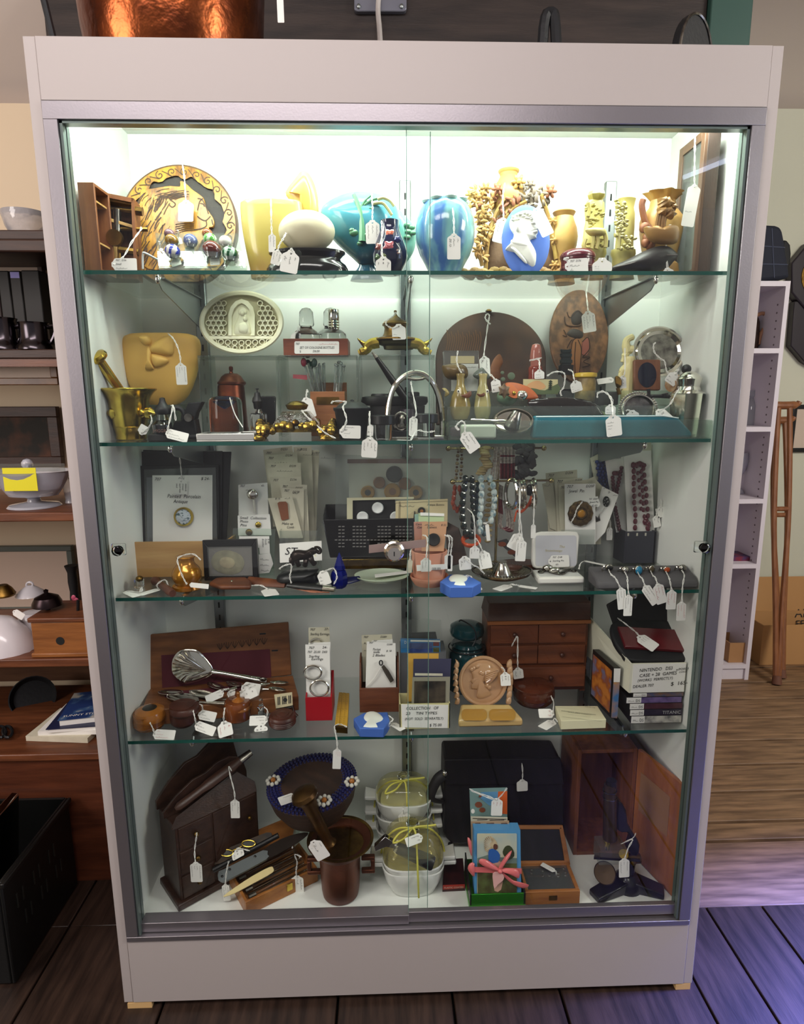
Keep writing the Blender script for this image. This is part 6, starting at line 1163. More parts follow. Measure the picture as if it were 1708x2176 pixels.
octbox('blue octagonal jasper box with white cameo head, on the third shelf',c,[(425,1375),(520,1305),(690,1310),(820,1380),(740,1425),(520,1428)],S3+.022,S3,csp([(510,1345),(545,1312),(610,1310),(660,1320),(690,1345),(670,1372),(650,1380),(670,1412),(560,1405),(585,1378),(530,1375)],2),0)
tag(c,(738,1378),(792,1465),92,lean(.07,S3,.1,S3+.02),'leaning on the blue octagonal box of the third shelf',('~~~','~~'),[(710,1350,.09),(670,1320,.1),(720,1325,.095),(745,1370,.08)],orient='v')
tag(c,(1085,1412),(965,1455),105,flat(S3+.001),'left one of two lying in front of the sombrero dish',('~~','~~~'),[(1110,1400,.08),(1150,1410,.08)],orient='v'); tag(c,(1180,1415),(1350,1440),66,flat(S3+.001),'right one of two lying in front of the sombrero dish',(),[(1150,1405,.08)])
c=C4; WPL=mat('white jewel box leatherette',(232,230,222),.4); t=T('white_jewel_box','small white hinged jewel box standing open with silver bracelet inside','jewel box'); y0,y1=.078,.135
a=PZ(*c(172,1240),S3);b=PZ(*c(568,1240),S3); hz=PY(*c(360,1180),a.y).z; x0,x1,yf=a.x,b.x,a.y; yb_=yf+.062
t.p('base',M().prism([V((x0,yf,S3)),V((x1,yf,S3)),V((x1,yb_,S3)),V((x0,yb_,S3))],(0,0,hz-S3)),WPL,bev=.004); t.p('inner_tray',M().bx(x0+.006,x1-.006,yf+.006,yb_-.006,hz-.001,hz+.0006),mat('white satin',(214,214,210),.5))
q=lean(yb_,hz,yb_+.016,hz+.07); lid=csp([(118,1040),(125,860),(150,805),(200,793),(440,790),(505,795),(522,830),(505,1060),(480,1100),(160,1105),(130,1090)],1); t.p('lid',slab(M(),q,c,lid,.012),WPL,bev=.003); t.p('lid_lining',slab(M(),q,c,rrect(150,825,495,1085,22),.001,.0008),mat('lid satin',(198,198,204),.4))
m=M(); hand(m,q,c,345,930,'The',22,50,lift=.0016); hand(m,q,c,232,962,'Braunschweiger',20,145,lift=.0016,sh=0); t.p('gold_lettering',m,mat('faded gold print',(186,174,130),.5))
tag(c,(275,1045),(435,1040),100,q.off(.004),'lying inside the lid of the white jewel box',('707  D48','Sterling Pin','    65-'),(),orient='v')
t=T('silver_bracelet','dark silver link bracelet lying in the white jewel box','bracelet'); m=M()
P=[V((x0+.012+(x1-x0-.024)*u,yf+.03+.014*math.sin(u*9),hz+.004)) for u in [i/16 for i in range(17)]]; [m.ball(p_,.006,8,sc=(1.1,.9,.6)) for p_ in P]; t.p('links',m,SILVERD); t.p('bow',M().ball(P[4]+V((0,0,.006)),.009,12,sc=(1.3,.8,.7)).ball(P[6]+V((0,-.004,.006)),.009,12,sc=(1.3,.8,.7)),SILVER); t.p('chain',M().tube(P,.002,6),BLACK)
# brooch cards
t=T('clear_brooch_box','clear plastic tray box holding the brooch cards, right of the necklace stand','card holder'); x0,x1,zt=fb(c,365,850,775,.2); t.p('front',M().bx(x0,PY(*c(650,775),.2).x,.198,.2,S3,zt),PLASTIC); t.p('back',M().bx(x0,PY(*c(650,775),.2).x,.258,.26,S3,zt),PLASTIC)
bc=[(((235,300),(500,270),(520,900),(260,900)),.25,'rearmost top one',[(255,330,'707',22),(400,308,'D209',20)]),(((205,390),(295,370),(350,800),(270,760)),.246,'dark leftmost one with blue pin',[(220,410,'~',14,50)]),(((580,355),(640,330),(720,420),(700,900),(600,900)),.243,'one sticking out behind at the right',[]),(((310,352),(545,340),(560,900),(340,900)),.238,'third one back',[(330,380,'707',22),(480,370,'D208',18)]),(((340,388),(590,352),(640,900),(360,900)),.232,'second one back',[(360,430,'707',20)])]
for qd,yb_,nm,ln in bc: card('brooch_card','cream brooch card in the clear box, '+nm,'brooch card',c,qd,lean(yb_,S3,yb_+.02,S3+.2),ln,CARDY,'cards of brooches in the clear box')
q=lean(.222,S3,.242,S3+.2); t=card('brooch_card','white card with oval black pin and arrowhead pin, tilted to the right','brooch card',c,[(712,410),(850,480),(735,800),(640,900),(640,690)],q,[(720,432,'~~',16,50),(760,470,'5-',18),(800,490,'~',14,40)],None,'cards of brooches in the clear box'); m=M(); puff(m,q,c,ell(747,540,30,46,20),.004,.001,3,front=.001); t.p('oval_pin',m,mat('black marcasite',(36,38,36),.25,.4,col2=(190,190,184),ns=260,band=(.58,.62))); m=M(); puff(m,q,c,[(650,655),(672,680),(690,640),(698,700),(660,715)],.003,.001,2,front=.001); t.p('arrow_pin',m,SILVERD); t.p('chain',M().tube([q.off(.003)(c,735,590),q.off(.003)(c,690,650)],.0007,5),SILVER)
q=lean(.208,S3,.228,S3+.2); t=card('brooch_card','front white card lettered Jewel Pin with large round bronze filigree brooch','brooch card',c,[(395,392),(655,388),(655,900),(400,900)],q,[(412,425,'707',24),(572,420,'D207',22),(430,465,'Jewel  Pin',28,130)],None,'cards of brooches in the clear box')
o=q.off(.004)(c,528,640); k=px(c,108,o); R=q.n.to_track_quat('Z','Y').to_matrix(); t.p('brooch',M().lathe([(k*.9,-.002),(k,.001),(k*.93,.004),(k*.7,.006),(k*.5,.005),(k*.4,.008),(0,.009)],o,40,R,mod=lambda a,k_:1+.03*math.cos(a*12) if k_<3 else 1),mat('filigree bronze',(120,96,58),.3,.9,bump=1,bs=120,col2=(70,54,34),ns=90)); t.p('amber_stone',M().ball(o+q.n*.008,.009,14,sc=(1,.5,1)),mat('amber stone',(190,130,30),.05,trans=.3))
tag(c,(698,560),(600,560),110,q.off(.003),'on the bronze filigree brooch card',('707   D207','Jewel Pin','$ 60-'),(),orient='h') if 0 else card('price_label','small white label beside the bronze filigree brooch','price label',c,[(590,505),(675,495),(695,560),(680,585),(600,575)],q.off(.002),[(598,525,'707  D207',14,80),(605,552,'Jewel Pin',16,75),(625,578,'$ 60-',14,50)])
solo('brooch_string','white string looped across the bronze filigree brooch','string',string(M(),[q.off(.013)(c,x,y) for x,y in((545,540),(500,600),(480,660),(450,715))]),STRING)
# necklace cards in the black box
t=T('black_leather_box','tall open black leather box holding necklace cards, right end of the third shelf','box'); a=PZ(*c(905,1062),S3); b=PY(*c(1300,1062),a.y); zt=PY(*c(1100,792),a.y).z; LB=mat('black leather board',(38,40,50),.5,bump=.1); x0=a.x; x1=min(b.x,.578); yb_=.315
q=PL((0,a.y,0),(0,-1,0)); t.p('front',M().bx(x0,x1,a.y,a.y+.004,S3,zt),LB,bev=.0008); xb=x0-.004; m=M(); m.prism([V((x0,a.y,S3)),V((x0,a.y,zt)),V((xb,yb_,zt)),V((xb,yb_,S3))],(-.004,0,0)); t.p('side',m,LB); m=M(); m.prism([V((x1,a.y,S3)),V((x1,a.y,zt)),V((x1,yb_,zt)),V((x1,yb_,S3))],(-.004,0,0)); t.p('side',m,LB); t.p('back',M().bx(xb,x1,yb_-.004,yb_,S3,zt),LB)
m=M(); [m.bx(x0+(x1-x0)*u-.002,x0+(x1-x0)*u+.002,a.y-.001,a.y,zt-.010,zt-.003) for u in(.04,.34,.63)]; t.p('rivets',m,SILVER); yf=a.y
DRB=mat('dark garnet beads',(86,18,34),.15,coat=.5); BLUB=mat('blue glass beads',(36,52,110),.15); COR=mat('coral red',(206,84,64),.4)
nc=[(((1180,105),(1270,40),(1225,600),(1150,800)),yf+.068,'rightmost card, edge of the coral'),(((1130,60),(1225,80),(1175,600),(1130,800)),yf+.06,'card with coral sprays'),(((895,40),(1125,40),(1140,800),(925,800)),yf+.052,'tall one behind the garnet card'),(((608,172),(720,118),(800,800),(730,800)),yf+.05,'with blue glass beads at the left')]
for qd,yy,nm in nc:
    t=card('necklace_card','white necklace card in the black leather box, '+nm,'necklace card',c,qd,lean(yy,S3,yy+.015,S3+.3),[(qd[0][0]+25,qd[0][1]+30,'~',16,40)],CARDY,'necklace cards in the black box'); q=lean(yy,S3,yy+.015,S3+.3).off(.005)
    if 'blue' in nm:
        m=M(); 
        for i in range(14): 
            for j in range(3): m.ball(q(c,668+j*34+(i%2)*10+i*3,205+i*27),.0048,8)
        t.p('blue_beads',m,BLUB)
    if 'sprays' in nm: 
        m=M(); 
        for i in range(26): x=rr.uniform(1165,1200);y=rr.uniform(440,720); m.tube([q(c,x,y),q(c,x+rr.uniform(-25,25),y+rr.uniform(10,40))],.0018,5)
        t.p('coral_beads',m,COR)
yy=yf+.03; q=lean(yy,S3,yy+.012,S3+.3); t=card('necklace_card','white card lettered Glass Necklace with garnet beads, left of the front card','necklace card',c,[(722,100),(900,115),(940,800),(830,800)],q,[(760,150,'glass',24,60),(775,180,'necklace',24,95)],None,'necklace cards in the black box'); m=M(); q=q.off(.005)
for i in range(8): m.ball(q(c,800+i*2,330+i*30-abs(i-3)*-2),.0050,8).ball(q(c,875-i*6,255+i*30),.0050,8)
for i in range(3): m.ball(q(c,815+i*10,300),.006,8)
for i in range(8): m.ball(q(c,822+i*5,590+i*26),.005,8)
t.p('garnet_beads',m,DRB)
yy=yf+.012; q=lean(yy,S3,yy+.01,S3+.3); t=card('necklace_card','front white necklace card with three strands of dark garnet beads','necklace card',c,[(893,112),(1125,108),(1155,805),(925,805)],q,(),None,'necklace cards in the black box'); m=M(); q=q.off(.005)
for x,y0,y1,r_ in((975,230,760,.0062),(1010,240,600,.0048),(1040,230,720,.005),(1065,260,660,.0058)):
    n=int((y1-y0)/52); 
    for i in range(n+1): u=i/max(n,1); m.ball(q(c,x+(30 if x>1000 else 20)*u+rr.uniform(-6,6),y0+(y1-y0)*u),r_,8,sc=(.85,.7,1.15))
for i in range(8): m.ball(q(c,975+i*13,215+abs(i-4)*6),.0055,8)
for i in range(9): m.ball(q(c,1085+rr.uniform(-18,25),690+i*10),.0055,8)
t.p('garnet_beads',m,DRB)
for A,B,w,yy,nm in(((775,765),(772,865),50,yf+.0,'grey one hanging at left of the black leather box'),((1165,670),(1180,755),62,yf-.004,'low on the right of the garnet necklace card'),((1205,590),(1215,672),64,yf-.004,'beside the coral sprays')): tag(c,A,B,w,vert(yy),nm,('~','~~'),[(A[0]+5,A[1]-40),(A[0],A[1]-70)],orient='v')
# ring pad
GV=mat('grey velvet',(92,90,92),.85,bump=.1,bs=400); a=PZ(*c(640,1262),S3); b=PZ(*c(1525,1255),S3); zt=.026
t=T('grey_velvet_ring_pad','long grey velvet pad with six rings, front right of third shelf','ring pad',loc=((a.x+b.x)/2,.1,S3)); yf=.068; yb_=.125; x0,x1=a.x,min(b.x,.584)
m=M(); m.prism([(x0,yf,S3),(x0,yf,S3+.012),(x0,yf+.008,S3+.020),(x0,yb_,S3+.034),(x0,yb_,S3)],(x1-x0,0,0)); t.p('pad',m,GV,bev=.004)
rg=[(765,1100,'with black stone',BLACK),(900,1118,'plain leaf shaped',SILVER),(1010,1120,'with large turquoise oval stone',mat('turquoise stone',(40,130,170),.1,coat=.5)),(1120,1112,'with dark oval stone',mat('dark ring stone',(80,70,50),.15)),(1248,1115,'with red agate',mat('agate red',(170,74,34),.1)),(1382,1105,'with pale cluster',SILVERD)]
rt=[((870,1280),(885,1448),80,'v'),((935,1340),(925,1505),72,'v'),((1075,1262),(1170,1400),82,'v'),((1182,1248),(1220,1400),92,'v'),((1300,1300),(1290,1450),84,'v'),((1382,1398),(1375,1545),80,'v')]
for i,((x,y,nm,mm),(A,B,w,o_)) in enumerate(zip(rg,rt)):
    o=PY(*c(x,y),.094); k=.0105; tt=T('ring','silver ring %s on the grey velvet pad'%nm,'ring','rings on the velvet pad'); R=Ro(.5,3,'X'); tt.p('band',M().tube([o+R@V((k*math.cos(a_),0.004,k*math.sin(a_)-.006)) for a_ in [2*PI*j/20 for j in range(20)]],.0018,6,True),SILVER); tt.p('bezel',M().ball(o+V((0,-.004,.002)),.0085 if i!=2 else .0115,14,sc=(.8,.5,1) if i in(2,3) else (1,.5,.9)),SILVERD); tt.p('stone',M().ball(o+V((0,-.007,.002)),.0062 if i!=2 else .0092,12,sc=(.8,.5,1) if i in(2,3) else (1,.5,.9)),mm)
    tag(c,A,B,w,vert(.0555-.001*(i%2)),'hanging below the ring '+nm,('~','~~~~','~'),[((A[0]+x)/2+8,(A[1]+y)/2,.0585),(x+22,y+55,.0655),(x,y+14,.085)],orient=o_,ink=INKR if i>2 else None)
tag(c,(565,1040),(735,1075),40,flat(S3+.03),'pale folded one at the left back of the velvet ring pad',(),[(530,1060,.1),(515,1110,.09)])
# ================================================================ fourth shelf
ZC[0]=S4; c=D1
# silverware case
SWO=wood('canteen oak',(104,62,36),(142,90,52),'x',7,.4); BURG=mat('burgundy velvet',(92,34,46),.8,bump=.1,bs=300); t=T('silverware_case','open wooden cutlery case with burgundy lining, at left back of the fourth shelf','cutlery case'); hz=S4+.036
bp=[(212,905),(1640,760),(1590,575),(285,700)]; P=[PZ(*c(x,y),hz) for x,y in bp]; m=M().prism(P,(0,0,S4-hz)); t.p('base',m,SWO,bev=.002)
zl=lean(P[3].y+.0,hz,P[3].y+.03,hz+.14,math.atan2(P[2].y-P[3].y,P[2].x-P[3].x),P[3].x); l=[(272,210),(1550,95),(1578,575),(285,712)]; t.p('lid',slab(M(),zl,c,l,.012),SWO,bev=.002); t.p('lid_lining',slab(M(),zl,c,[(395,395),(1380,340),(1395,600),(405,715)],.001,.001),BURG)
m=M(); 
for i in range(7): x=930+i*66; [stroke(m,zl,c,sp2([(x,345-i*8),(x+d*18,320-i*8),(x+d*30,280-i*8+abs(d)*9)]),5,.0008) for d in(-1,-.4,.4,1)]
t.p('carved_spray',m,CUT); t.p('base_lining',slab(M(),flat(hz),c,[(430,780),(1200,700),(1180,660),(420,730)],.0006,.0008),BURG)
for x,y in((1315,200),(1425,352)): t.p('hinge_pin',slab(M(),zl,c,[(x-28,y-5),(x+28,y-8),(x+28,y+5),(x-28,y+8)],.001,.0012),BLACK)
# ladle and spoons
t=T('shell_bowl_ladle','large silver serving ladle with fluted shell bowl leaning in the cutlery case','ladle'); q=zl.off(.025); ol=csp([(490,500),(500,430),(540,370),(590,345),(640,338),(720,345),(780,400),(845,480),(865,530),(850,570),(780,610),(690,640),(610,655),(545,610),(500,560)],2)
m=puff(M(),q,c,ol,.004,.010,5,.5,0,(690,510)); 
for i in range(11): a=-1.9-i*.24; m.tube([q.off(.004)(c,800,530),q.off(.007)(c,690+120*math.cos(a),500+95*math.sin(a)),q.off(.005)(c,690+195*math.cos(a),500+150*math.sin(a))],[.0012,.0036,.0044],6)
t.p('bowl',m,SILVER); t.p('handle',M().tube([q.off(.004)(c,*p_) for p_ in((855,540),(960,555),(1100,580),(1250,610),(1350,625))],[.0055,.004,.005,.0075,.0065],10,flat=.4),SILVER); t.p('handle_crest',M().ball(q.off(.006)(c,1315,615),.0075,12,sc=(1.2,.5,.8)),SILVERD)
def spoon(lab,b0,b1,h1,w,yy,z=None): 
    t=T('silver_spoon',lab,'spoon','silver spoons by the cutlery case'); f=(lambda x,y:PZ(*c(x,y),(z or hz)+.006)); a,b,e=f(*b0),f(*b1),f(*h1); d=b-a; n=d.cross(V((0,0,1))).normalized()*w
    m=M(); ro=[[a+d*u+n*s*math.sqrt(max(0,u*(1-u)))*2+V((0,0,-.007*math.sin(PI*u)*(1-s*s)+.004)) for s in(-1,-.6,-.2,.2,.6,1)] for u in [i/10 for i in range(11)]]; m.grid(ro); t.p('bowl',m,SILVER,solid=.001); t.p('handle',M().tube([b,b+(e-b)*.3,e],[.002,.0018,.0042],8,flat=.5),SILVER)
spoon('silver spoon with large bowl, leftmost at the front of the cutlery case',(445,770),(740,820),(970,828),.016,0); spoon('silver spoon with dull bowl behind the leftmost spoon',(365,740),(600,745),(900,770),.012,0); spoon('silver spoon with large bowl beside the leftmost one',(650,730),(900,790),(1150,800),.014,0); spoon('small silver spoon with upturned bowl left of the tags',(815,655),(970,715),(1080,690),.010,0); spoon('small silver spoon with bright bowl just left of the heap of tags',(985,650),(1130,680),(1300,690),.010,0); spoon('dark silver spoon at the right of the heap of tags',(1550,655),(1380,650),(1290,665),.007,0); spoon('lower silver spoon at the right of the heap of tags',(1530,725),(1370,700),(1290,700),.007,0)
q=flat(hz+.016)
for A,B,w,nm,o_ in(((1140,690),(1290,715),110,'topmost in the heap on the spoons','v'),((1190,705),(1220,785),120,'square one in the heap on the spoons','v'),((1005,745),(1060,755),72,'left in the heap on the spoons','v'),((1100,750),(1160,770),60,'below the heap on the spoons','v'),((950,735),(800,800),70,'long folded one on the leftmost spoon','v')): tag(c,A,B,w,lean(PZ(*c(*B),hz+.01).y,hz+.008,PZ(*c(*B),hz+.01).y+.02,hz+.05),nm,('~~','~~~'),[(A[0]+10,A[1]-25),(A[0]+60,A[1]-40)],orient=o_)
# four round wooden boxes
t=T('round_wooden_box','round light orange turned wooden box with dark centre lid, far left of the fourth shelf','trinket box'); BXL=mat('orange burl',(160,96,34),.25,col2=(104,58,22),ns=30,coat=.4)
yc=PZ(*c(285,1105),S4).y+.033; t.p('body',lpx(c,288,yc,[(962,136),(985,142),(1000,138),(1020,145),(1050,138),(1060,142),(1085,128)],32,z0=S4),BXL); t.p('lid',lpx(c,288,yc,[(868,40),(872,90),(890,128),(925,142),(955,144),(968,136)],32),grad('orange lid',[(0,(160,96,34)),(1,(168,104,40))],.2,2,.05,.5))
t.p('dark_top',lpx(c,288,yc,[(862,12),(867,60),(875,72)],24),mat('dark lid centre',(40,38,30),.3))
t=T('round_wooden_box','round plain dark brown wooden box with flat lid, second from the left','trinket box'); BXD=mat('dark cherry',(84,44,32),.4,col2=(62,32,26),ns=24); yc=PZ(*c(595,1085),S4).y+.03; t.p('body',lpx(c,590,yc,[(905,112),(930,114),(1010,116),(1055,112),(1085,84)],32,z0=S4),BXD); t.p('lid',lpx(c,605,yc-.002,[(842,60),(848,118),(862,132),(890,136),(902,128)],32),BXD)
t=T('wooden_sugar_pot','round amber turned wooden pot with knobbed lid','pot'); yc=PZ(*c(1095,1040),S4).y+.03; t.p('body',lpx(c,1090,yc,[(868,108),(885,116),(940,120),(1000,112),(1020,118),(1042,84)],32,z0=S4),mat('amber turned wood',(130,68,28),.15,col2=(84,42,20),ns=20,coat=.6)); t.p('lid',lpx(c,1092,yc,[(728,8),(738,18),(760,16),(775,14),(790,40),(812,80),(845,114),(862,118),(876,110)],32),BXL)
t=T('reel_case_box','low round dark brown ribbed wooden box right of the glass bottle','trinket box'); yc=PZ(*c(1495,1090),S4).y+.032; t.p('body',lpx(c,1492,yc,[(945,120),(975,124),(990,118),(1005,124),(1020,118),(1035,124),(1050,118),(1062,122),(1088,110)],36,z0=S4,zs=1),BXD); m=lpx(c,1492,yc,[(908,0),(910,20),(916,40),(914,60),(920,62),(918,90),(928,92),(932,112),(948,122)],36); t.p('ringed_lid',m,BXD)
t=T('tiny_glass_bottle','tiny clear glass bottle with pointed stopper between the amber pot and the ribbed box','bottle'); t.p('bottle',lpx(c,1298,.12,[(790,8),(800,18),(830,14),(860,28),(872,36),(885,24),(900,30),(960,34),(985,28)],20),CRYS)
t=T('metal_picture_clip','little metal cased picture standing behind the ribbed box','picture clip'); q=lean(.145,S4+.03,.16,S4+.07); t.p('picture',slab(M(),q,c,[(1420,752),(1582,730),(1588,855),(1435,878)],.003),mat('aged print',(196,184,150),.6)); m=M(); [slab(m,q,c,[(1450+i*14,775-i*2),(1458+i*14,772-i*2),(1460+i*14,845-i*2),(1452+i*14,848-i*2)],.0004,.0006) for i in(0,1,3,4,5,7,8)]; slab(m,q,c,ell(1520,800,18,20,10),.0004,.0008); t.p('dark_print',m,BLACKM); t.p('clip_frame',M().tube([q(c,1440,890),q(c,1500,880),q(c,1590,860),q(c,1600,920),q(c,1630,950)],.0035,8),SILVERD); t.p('leg',M().tube([q(c,1510,880),V((q(c,1510,880).x,.15,S4))],.003,6),SILVERD)
for A,B,w,h,nm,p_ in(((335,1110),(520,1120),86,.066,'of the light orange round box',[(320,1060,.072),(292,1005,.08)]),((715,1030),(880,1090),84,.068,'of the dark round box',[(700,960,.075),(685,895,.085)]),((745,930),(890,960),86,.1,'grey shaded one behind the dark round box',[(770,900),(765,850,.11),(745,840,.12)]),((965,1015),(985,1130),130,.066,'of the amber wooden pot',[(962,950,.072),(972,870,.085)]),((1345,985),(1195,990),86,.09,'before the tiny glass bottle',[(1360,900,.1),(1330,865,.11)]),((1300,1040),(1300,1085),120,.088,'under the tag before the tiny glass bottle',())): tag(c,A,B,w,lean(h,S4,h+.03,S4+.04),nm,('~~','~~~~','~'),p_,orient='v',ink=INKR if 'orange' in nm or 'amber' in nm else None)
solo('box_string','white string lying on the ribbed box lid','string',string(M(),[PY(*c(x,y),.12) for x,y in((1360,960),(1400,955),(1450,960),(1500,965),(1515,945))]),STRING)
# earring cards in the red box
c=D2; t=T('red_card_box','tall open red box holding sterling earring cards','box'); RED=mat('red lacquered board',(164,20,34),.4); y0=PZ(*c(365,1192),S4).y; x0,x1,zt=fb(c,230,497,960,y0); zb=PY(*c(400,600),y0+.07).z; m=M().bx(x0,x1,y0,y0+.003,S4,zt); t.p('front',m,RED); 
for x in(x0,x1-.003): t.p('side',M().prism([(x,y0+.003,S4),(x,y0+.003,zt),(x,y0+.07,zb-.02),(x,y0+.07,S4)],(.003,0,0)),RED)
t.p('back',M().bx(x0,x1,y0+.067,y0+.07,S4,zb-.02),RED)
q=lean(y0+.045,S4,y0+.06,S4+.2); card('earring_card','grey card with arc of one hoop earring, at the back of the red box','earring card',c,[(262,255),(472,248),(490,700),(270,700)],q,[(275,285,'707',24),(420,280,'27-',24),(280,330,'Sterling Earrings',26,190)],CARDY,'cards in the red box').p('hoop',M().tube([q.off(.003)(c,*p_) for p_ in ell(338,402,52,36,14,PI,2*PI)],.002,6),SILVER)
q=lean(y0+.03,S4,y0+.045,S4+.2); card('earring_card','white card edge just behind the front earring card','earring card',c,[(262,408),(485,400),(490,960),(265,960)],q,[(275,420,'707',16)],None,'cards in the red box')
q=lean(y0+.008,S4,y0+.03,S4+.2); t=card('earring_card','front white card lettered Sterling Earrings with two silver hoop earrings','earring card',c,[(230,425),(475,430),(488,1100),(245,1100)],q,[(262,470,'707',26),(400,465,'24-',26),(250,510,'707  25.00  D03',24,200),(265,555,'Sterling',26,110),(290,582,'Earrings',26,120)],None,'cards in the red box'); q=q.off(.008)
for x,y,rx,ry in((305,705,88,68),(372,865,92,78)): t.p('hoop_earring',M().tube([q(c,*p_) for p_ in ell(x,y,rx,ry,28)],.0024,8,True),SILVER)
# ruler
t=T('folding_ruler','yellow folding wooden ruler lying on the fourth shelf by the red box','ruler'); RU=mat('yellow ruler wood',(206,160,50),.45)
for i,(a,b) in enumerate((((570,905),(528,1232)),((605,908),(572,1238)),((640,912),(612,1243)))): P=[PZ(*c(*a),S4+.012),PZ(*c(a[0]+34,a[1]+2),S4+.012),PZ(*c(b[0]+42,b[1]+5),S4+.012),PZ(*c(*b),S4+.012)]; t.p('section',M().prism(P,(0,0,-.012)),RU,bev=.0005)
m=M(); q=flat(S4+.012)
for i in range(3):
    for k in range(16): u=k/16; x=572+i*35-42*u+i*2*u; stroke(m,q,c,[(x+4,915+u*320),(x+(20 if k%4 else 30),916+u*320)],4,.0004)
t.p('scale_marks',m,BLACK); t.p('brass_hinge',M().prism([PZ(*c(x,y),S4+.0125) for x,y in((528,1236),(655,1250),(655,1268),(530,1258))],(0,0,-.0125)),BRASSO)
tag(c,(552,1490),(545,1680),84,vert(.05),'hanging far below the shelf from the folding ruler',('~ ~','~~~','~~',''),[(550,1400,.052),(530,1290,.057),(528,1245,.06),(580,1228,.075),(650,1255,.07)],orient='v',ink=INKR)
# knife card box
t=T('wooden_knife_card_box','small open dark wooden box holding pocket knife cards','box'); KW=wood('knife box wood',(88,48,32),(118,68,44),'x',9,.45); y0=PZ(*c(975,1108),S4).y; x0,x1,zt=fb(c,775,1178,868,y0); zs=PY(*c(760,550),y0+.05).z; t.p('front',M().bx(x0,x1,y0,y0+.005,S4,zt),KW,bev=.0008)
for x in(x0,x1-.004): t.p('side',M().prism([(x,y0+.005,S4),(x,y0+.005,zt),(x,y0+.03,zs-.005),(x,y0+.05,zs),(x,y0+.075,zs),(x,y0+.075,S4)],(.004,0,0)),KW,bev=.0006)
t.p('back',M().bx(x0,x1,y0+.071,y0+.075,S4,zs-.01),KW)
q=lean(y0+.05,S4,y0+.065,S4+.2); card('knife_card','grey white card at the back of the wooden knife card box','knife card',c,[(798,330),(1105,320),(1120,800),(810,800)],q,[(815,360,'707',22),(985,356,'D280',20),(820,420,'~',18,30),(820,490,'~',18,30)],CARDY,'cards in the wooden knife card box')
q=lean(y0+.035,S4,y0+.05,S4+.2); card('knife_card','white card second from the front in the knife card box','knife card',c,[(900,385),(1110,372),(1130,800),(860,800)],q,[(915,395,'707',16)],None,'cards in the wooden knife card box')
q=lean(y0+.01,S4,y0+.03,S4+.2); t=card('knife_card','front white card lettered Pocket Knife 2 Blades with a small folded pocket knife','knife card',c,[(850,395),(1140,412),(1145,960),(835,960)],q,[(870,415,'707',20),(1050,432,'D280',18),(910,485,'Pocket',26,80),(915,512,'knife',26,65),(905,545,'2 Blades',26,130),(1045,498,'$ 18',20)],None,'cards in the wooden knife card box')
q=q.off(.006); t.p('pocket_knife',M().tube([q(c,1010,640),q(c,1050,700),q(c,1105,795)],[.004,.006,.0055],12,flat=.6),mat('dark horn knife',(86,80,72),.25,.4)); t.p('bail',M().tube([q(c,*p_) for p_ in ell(993,610,16,24,12)],.0014,6,True),BLACK); t.p('thread',M().tube([q(c,995,650),q(c,930,760),q(c,845,850)],.0008,5),STRING)
octbox('blue octagonal jasper box with white cameo profile, on the fourth shelf',c,[(715,1170),(820,1112),(1060,1105),(1080,1185),(1060,1225),(1020,1275),(780,1270)],S4+.02,S4,csp([(820,1160),(850,1110),(920,1100),(980,1125),(1015,1170),(990,1200),(930,1225),(960,1260),(815,1255),(860,1215),(835,1190)],2),0)
tag(c,(1110,1222),(1215,1285),80,flat(S4+.004),'of the blue octagonal box on the fourth shelf',('~~~~',),[(1060,1270,.08),(1085,1210,.085),(1115,1180,.09),(1070,1140,.1)],orient='v')
# game card pack, tintypes box
t=T('game_card_pack','clear bagged dark pack with bright blue game picture on a box behind the tintypes','game pack'); y0=.205; x0,x1,zt=fb(c,1192,1650,510,y0); t.p('box',M().bx(x0,x1,y0,y0+.07,S4,zt),mat('grey box board',(104,106,110),.6))
q=lean(y0+.004,zt,y0+.012,zt+.08); m=slab(M(),q,c,[(1192,375),(1590,385),(1590,520),(1192,520)],.012); t.p('cartridge_box',m,mat('game blue',(52,130,190),.35)); t.p('picture',slab(M(),q,c,[(1280,408),(1510,408),(1510,520),(1280,520)],.0005,.001),mat('game picture',(30,50,110),.35,col2=(70,90,150),ns=40)); t.p('red_strip',slab(M(),q,c,[(1520,402),(1580,402),(1580,440),(1520,440)],.0005,.001),mat('game red',(120,40,40),.4)); t.p('yellow_strip',slab(M(),q,c,[(1520,455),(1580,455),(1580,500),(1520,500)],.0005,.001),mat('game olive',(84,84,40),.4)); t.p('white_strip',slab(M(),q,c,[(1290,378),(1590,384),(1590,400),(1290,396)],.0005,.001),PAPER)
m=M(); hand(m,q,c,1228,415,'D',30,22,sh=0,lift=.002); t.p('lettering',m,PAPER); t.p('dark_card',slab(M(),q.off(-.02),c,[(1225,310),(1545,300),(1590,520),(1225,520)],.004),BLACK)
m=M(); rows=[]; 
for j in range(7): rows.append([q.off(.004+.004*rr.random())(c,1195+i*45,170+j*50+rr.uniform(-8,8)) for i in range(10)])
m.grid(rows); t.p('crumpled_bag',m,PLASTIC)
t=T('tintype_box','open cream card box with hand lettered sign, Collection of 23 Tin Types','box'); y0=PZ(*c(1430,1272),S4).y; CRB=mat('cream yellow board',(212,204,150),.7); x0,x1,zt=fb(c,1180,1690,1022,y0); zb=PY(*c(1200,915),y0+.055).z; t.p('front',M().bx(x0,x1,y0,y0+.002,S4,zt),CRB)
for x in(x0,x1-.002): t.p('side',M().prism([(x,y0,S4),(x,y0,zt),(x,y0+.055,zb),(x,y0+.055,S4)],(.002,0,0)),CRB)
